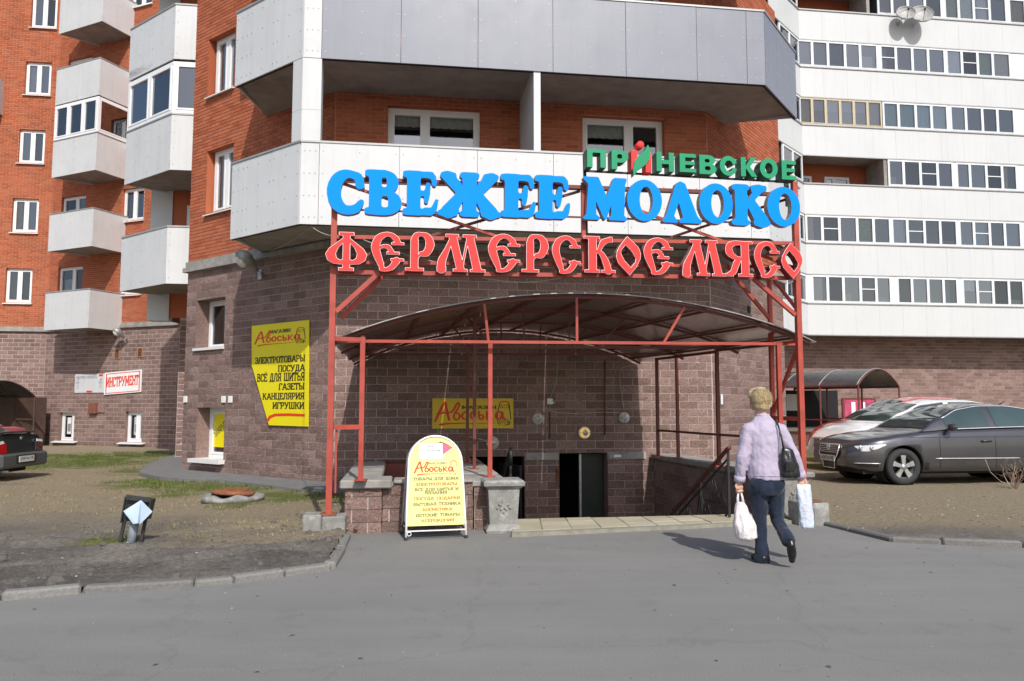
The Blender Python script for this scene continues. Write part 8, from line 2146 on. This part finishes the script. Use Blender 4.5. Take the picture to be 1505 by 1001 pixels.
# handbag on the right shoulder
M['bagleather'] = plain('black_handbag_leather', (.014, .014, .015), .28, .2, 14, bumpy=.2, bscale=18)
hb = thing('handbag', 'black leather handbag hanging from the woman right shoulder', 'handbag', (wx_, wy_, 0))
b = Blob(); c0 = wp(1159, 678, -.135)
b.solid([(c0.x + .015, c0.y, c0.z - .155, .075, .045), (c0.x + .012, c0.y, c0.z - .14, .095, .06), (c0.x + .005, c0.y, c0.z - .03, .088, .058), (c0.x - .01, c0.y, c0.z + .10, .06, .030), (c0.x - .015, c0.y, c0.z + .125, .045, .018)])
b.build('bag_body', M['bagleather'], hb, .008, 4, fold(16, .008))
g = MB(); 
for dy in (-.02, .02): g.tube([tuple(wp(1152, 662, -.13 + dy)), tuple(wp(1148, 640, -.115 + dy)), tuple(wp(1143, 623, -.07 + dy)), tuple(wp(1141, 617, .0 + dy * .5)), tuple(wp(1143, 630, .085))], .008, 6)
g.build('strap', M['bagleather'], hb, local=True)
g = MB(); g.box(c0.x - .05, c0.x + .04, c0.y - .066, c0.y - .058, c0.z - .09, c0.z + .0, bev=.003); g.build('front_pocket', M['bagleather'], hb, local=True)
# plastic carriers
def plastic(name, col):
    m, nt, b_ = new_mat(name); b_.inputs['Base Color'].default_value = C4(col); b_.inputs['Roughness'].default_value = .25; b_.inputs['Transmission Weight'].default_value = .0; b_.inputs['Subsurface Weight'].default_value = .25; b_.inputs['Subsurface Radius'].default_value = (.05, .05, .05); b_.inputs['Subsurface Scale'].default_value = .05
    n = noise(nt, 17, 4, .6); r = ramp(nt, [(.42, col), (.62, (col[0], col[1] * .86, col[2] * .86))]); nt.links.new(n.outputs[0], r.inputs[0]); nt.links.new(r.outputs[0], b_.inputs['Base Color']); nb = noise(nt, 34, 5, .7); bump(nt, b_, nb.outputs[0], .5, .02); return m
M['carrier'] = plastic('thin_white_plastic', (.74, .73, .74)); M['carrier2'] = plastic('glossy_white_plastic', (.62, .72, .84))
cb = thing('plastic_bag', 'bulging thin white carrier bag with pinkish contents in the woman left hand', 'bag', (wx_, wy_, 0))
b = Blob(); t = wp(1090, 738, .03)
def at_z(z, x): return x
b.solid([(t.x + .045, .03, t.z - .37, .05, .05), (t.x + .04, .03, t.z - .34, .105, .085), (t.x + .02, .03, t.z - .22, .112, .09), (t.x + .0, .03, t.z - .10, .075, .055), (t.x - .015, .03, t.z - .0, .04, .03)])
b.build('bag_body', M['carrier'], cb, .008, 2, lambda co: .010 * mnoise.noise((co.x * 34, co.y * 34, co.z * 7)) + .006 * mnoise.noise((co.x * 14, co.y * 14, co.z * 14)))
g = MB()
for s in (-1, 1): g.tube([(t.x - .01 + s * .028, .03, t.z - .03), (t.x - .015 + s * .022, .03, t.z + .05), tuple(gL + Vector((s * .008, 0, .01)))], [.017, .012, .008], 8)
g.build('handle', M['carrier'], cb, local=True)
cb = thing('plastic_bag', 'flat glossy white carrier bag in the woman right hand', 'bag', (wx_, wy_, 0))
b = Blob(); t = wp(1181, 712, -.02)
b.solid([(t.x + .028, -.02, t.z - .42, .045, .03), (t.x + .024, -.02, t.z - .40, .065, .042), (t.x + .01, -.02, t.z - .20, .070, .045), (t.x - .0, -.02, t.z - .03, .074, .034), (t.x - .0, -.02, t.z + .0, .070, .020)])
b.build('bag_body', M['carrier2'], cb, .008, 2, lambda co: .009 * mnoise.noise((co.x * 26, co.y * 26, co.z * 6)) + .004 * mnoise.noise((co.x * 50, co.y * 50, co.z * 30)))
g = MB(); g.tube([(t.x - .05, -.02, t.z - .01), tuple(gR + Vector((-.01, 0, .0))), tuple(gR + Vector((.012, 0, .0))), (t.x + .05, -.02, t.z - .01)], .008, 6); g.build('handle', M['carrier2'], cb, local=True)
bpy.data.scenes.remove(_TMP)
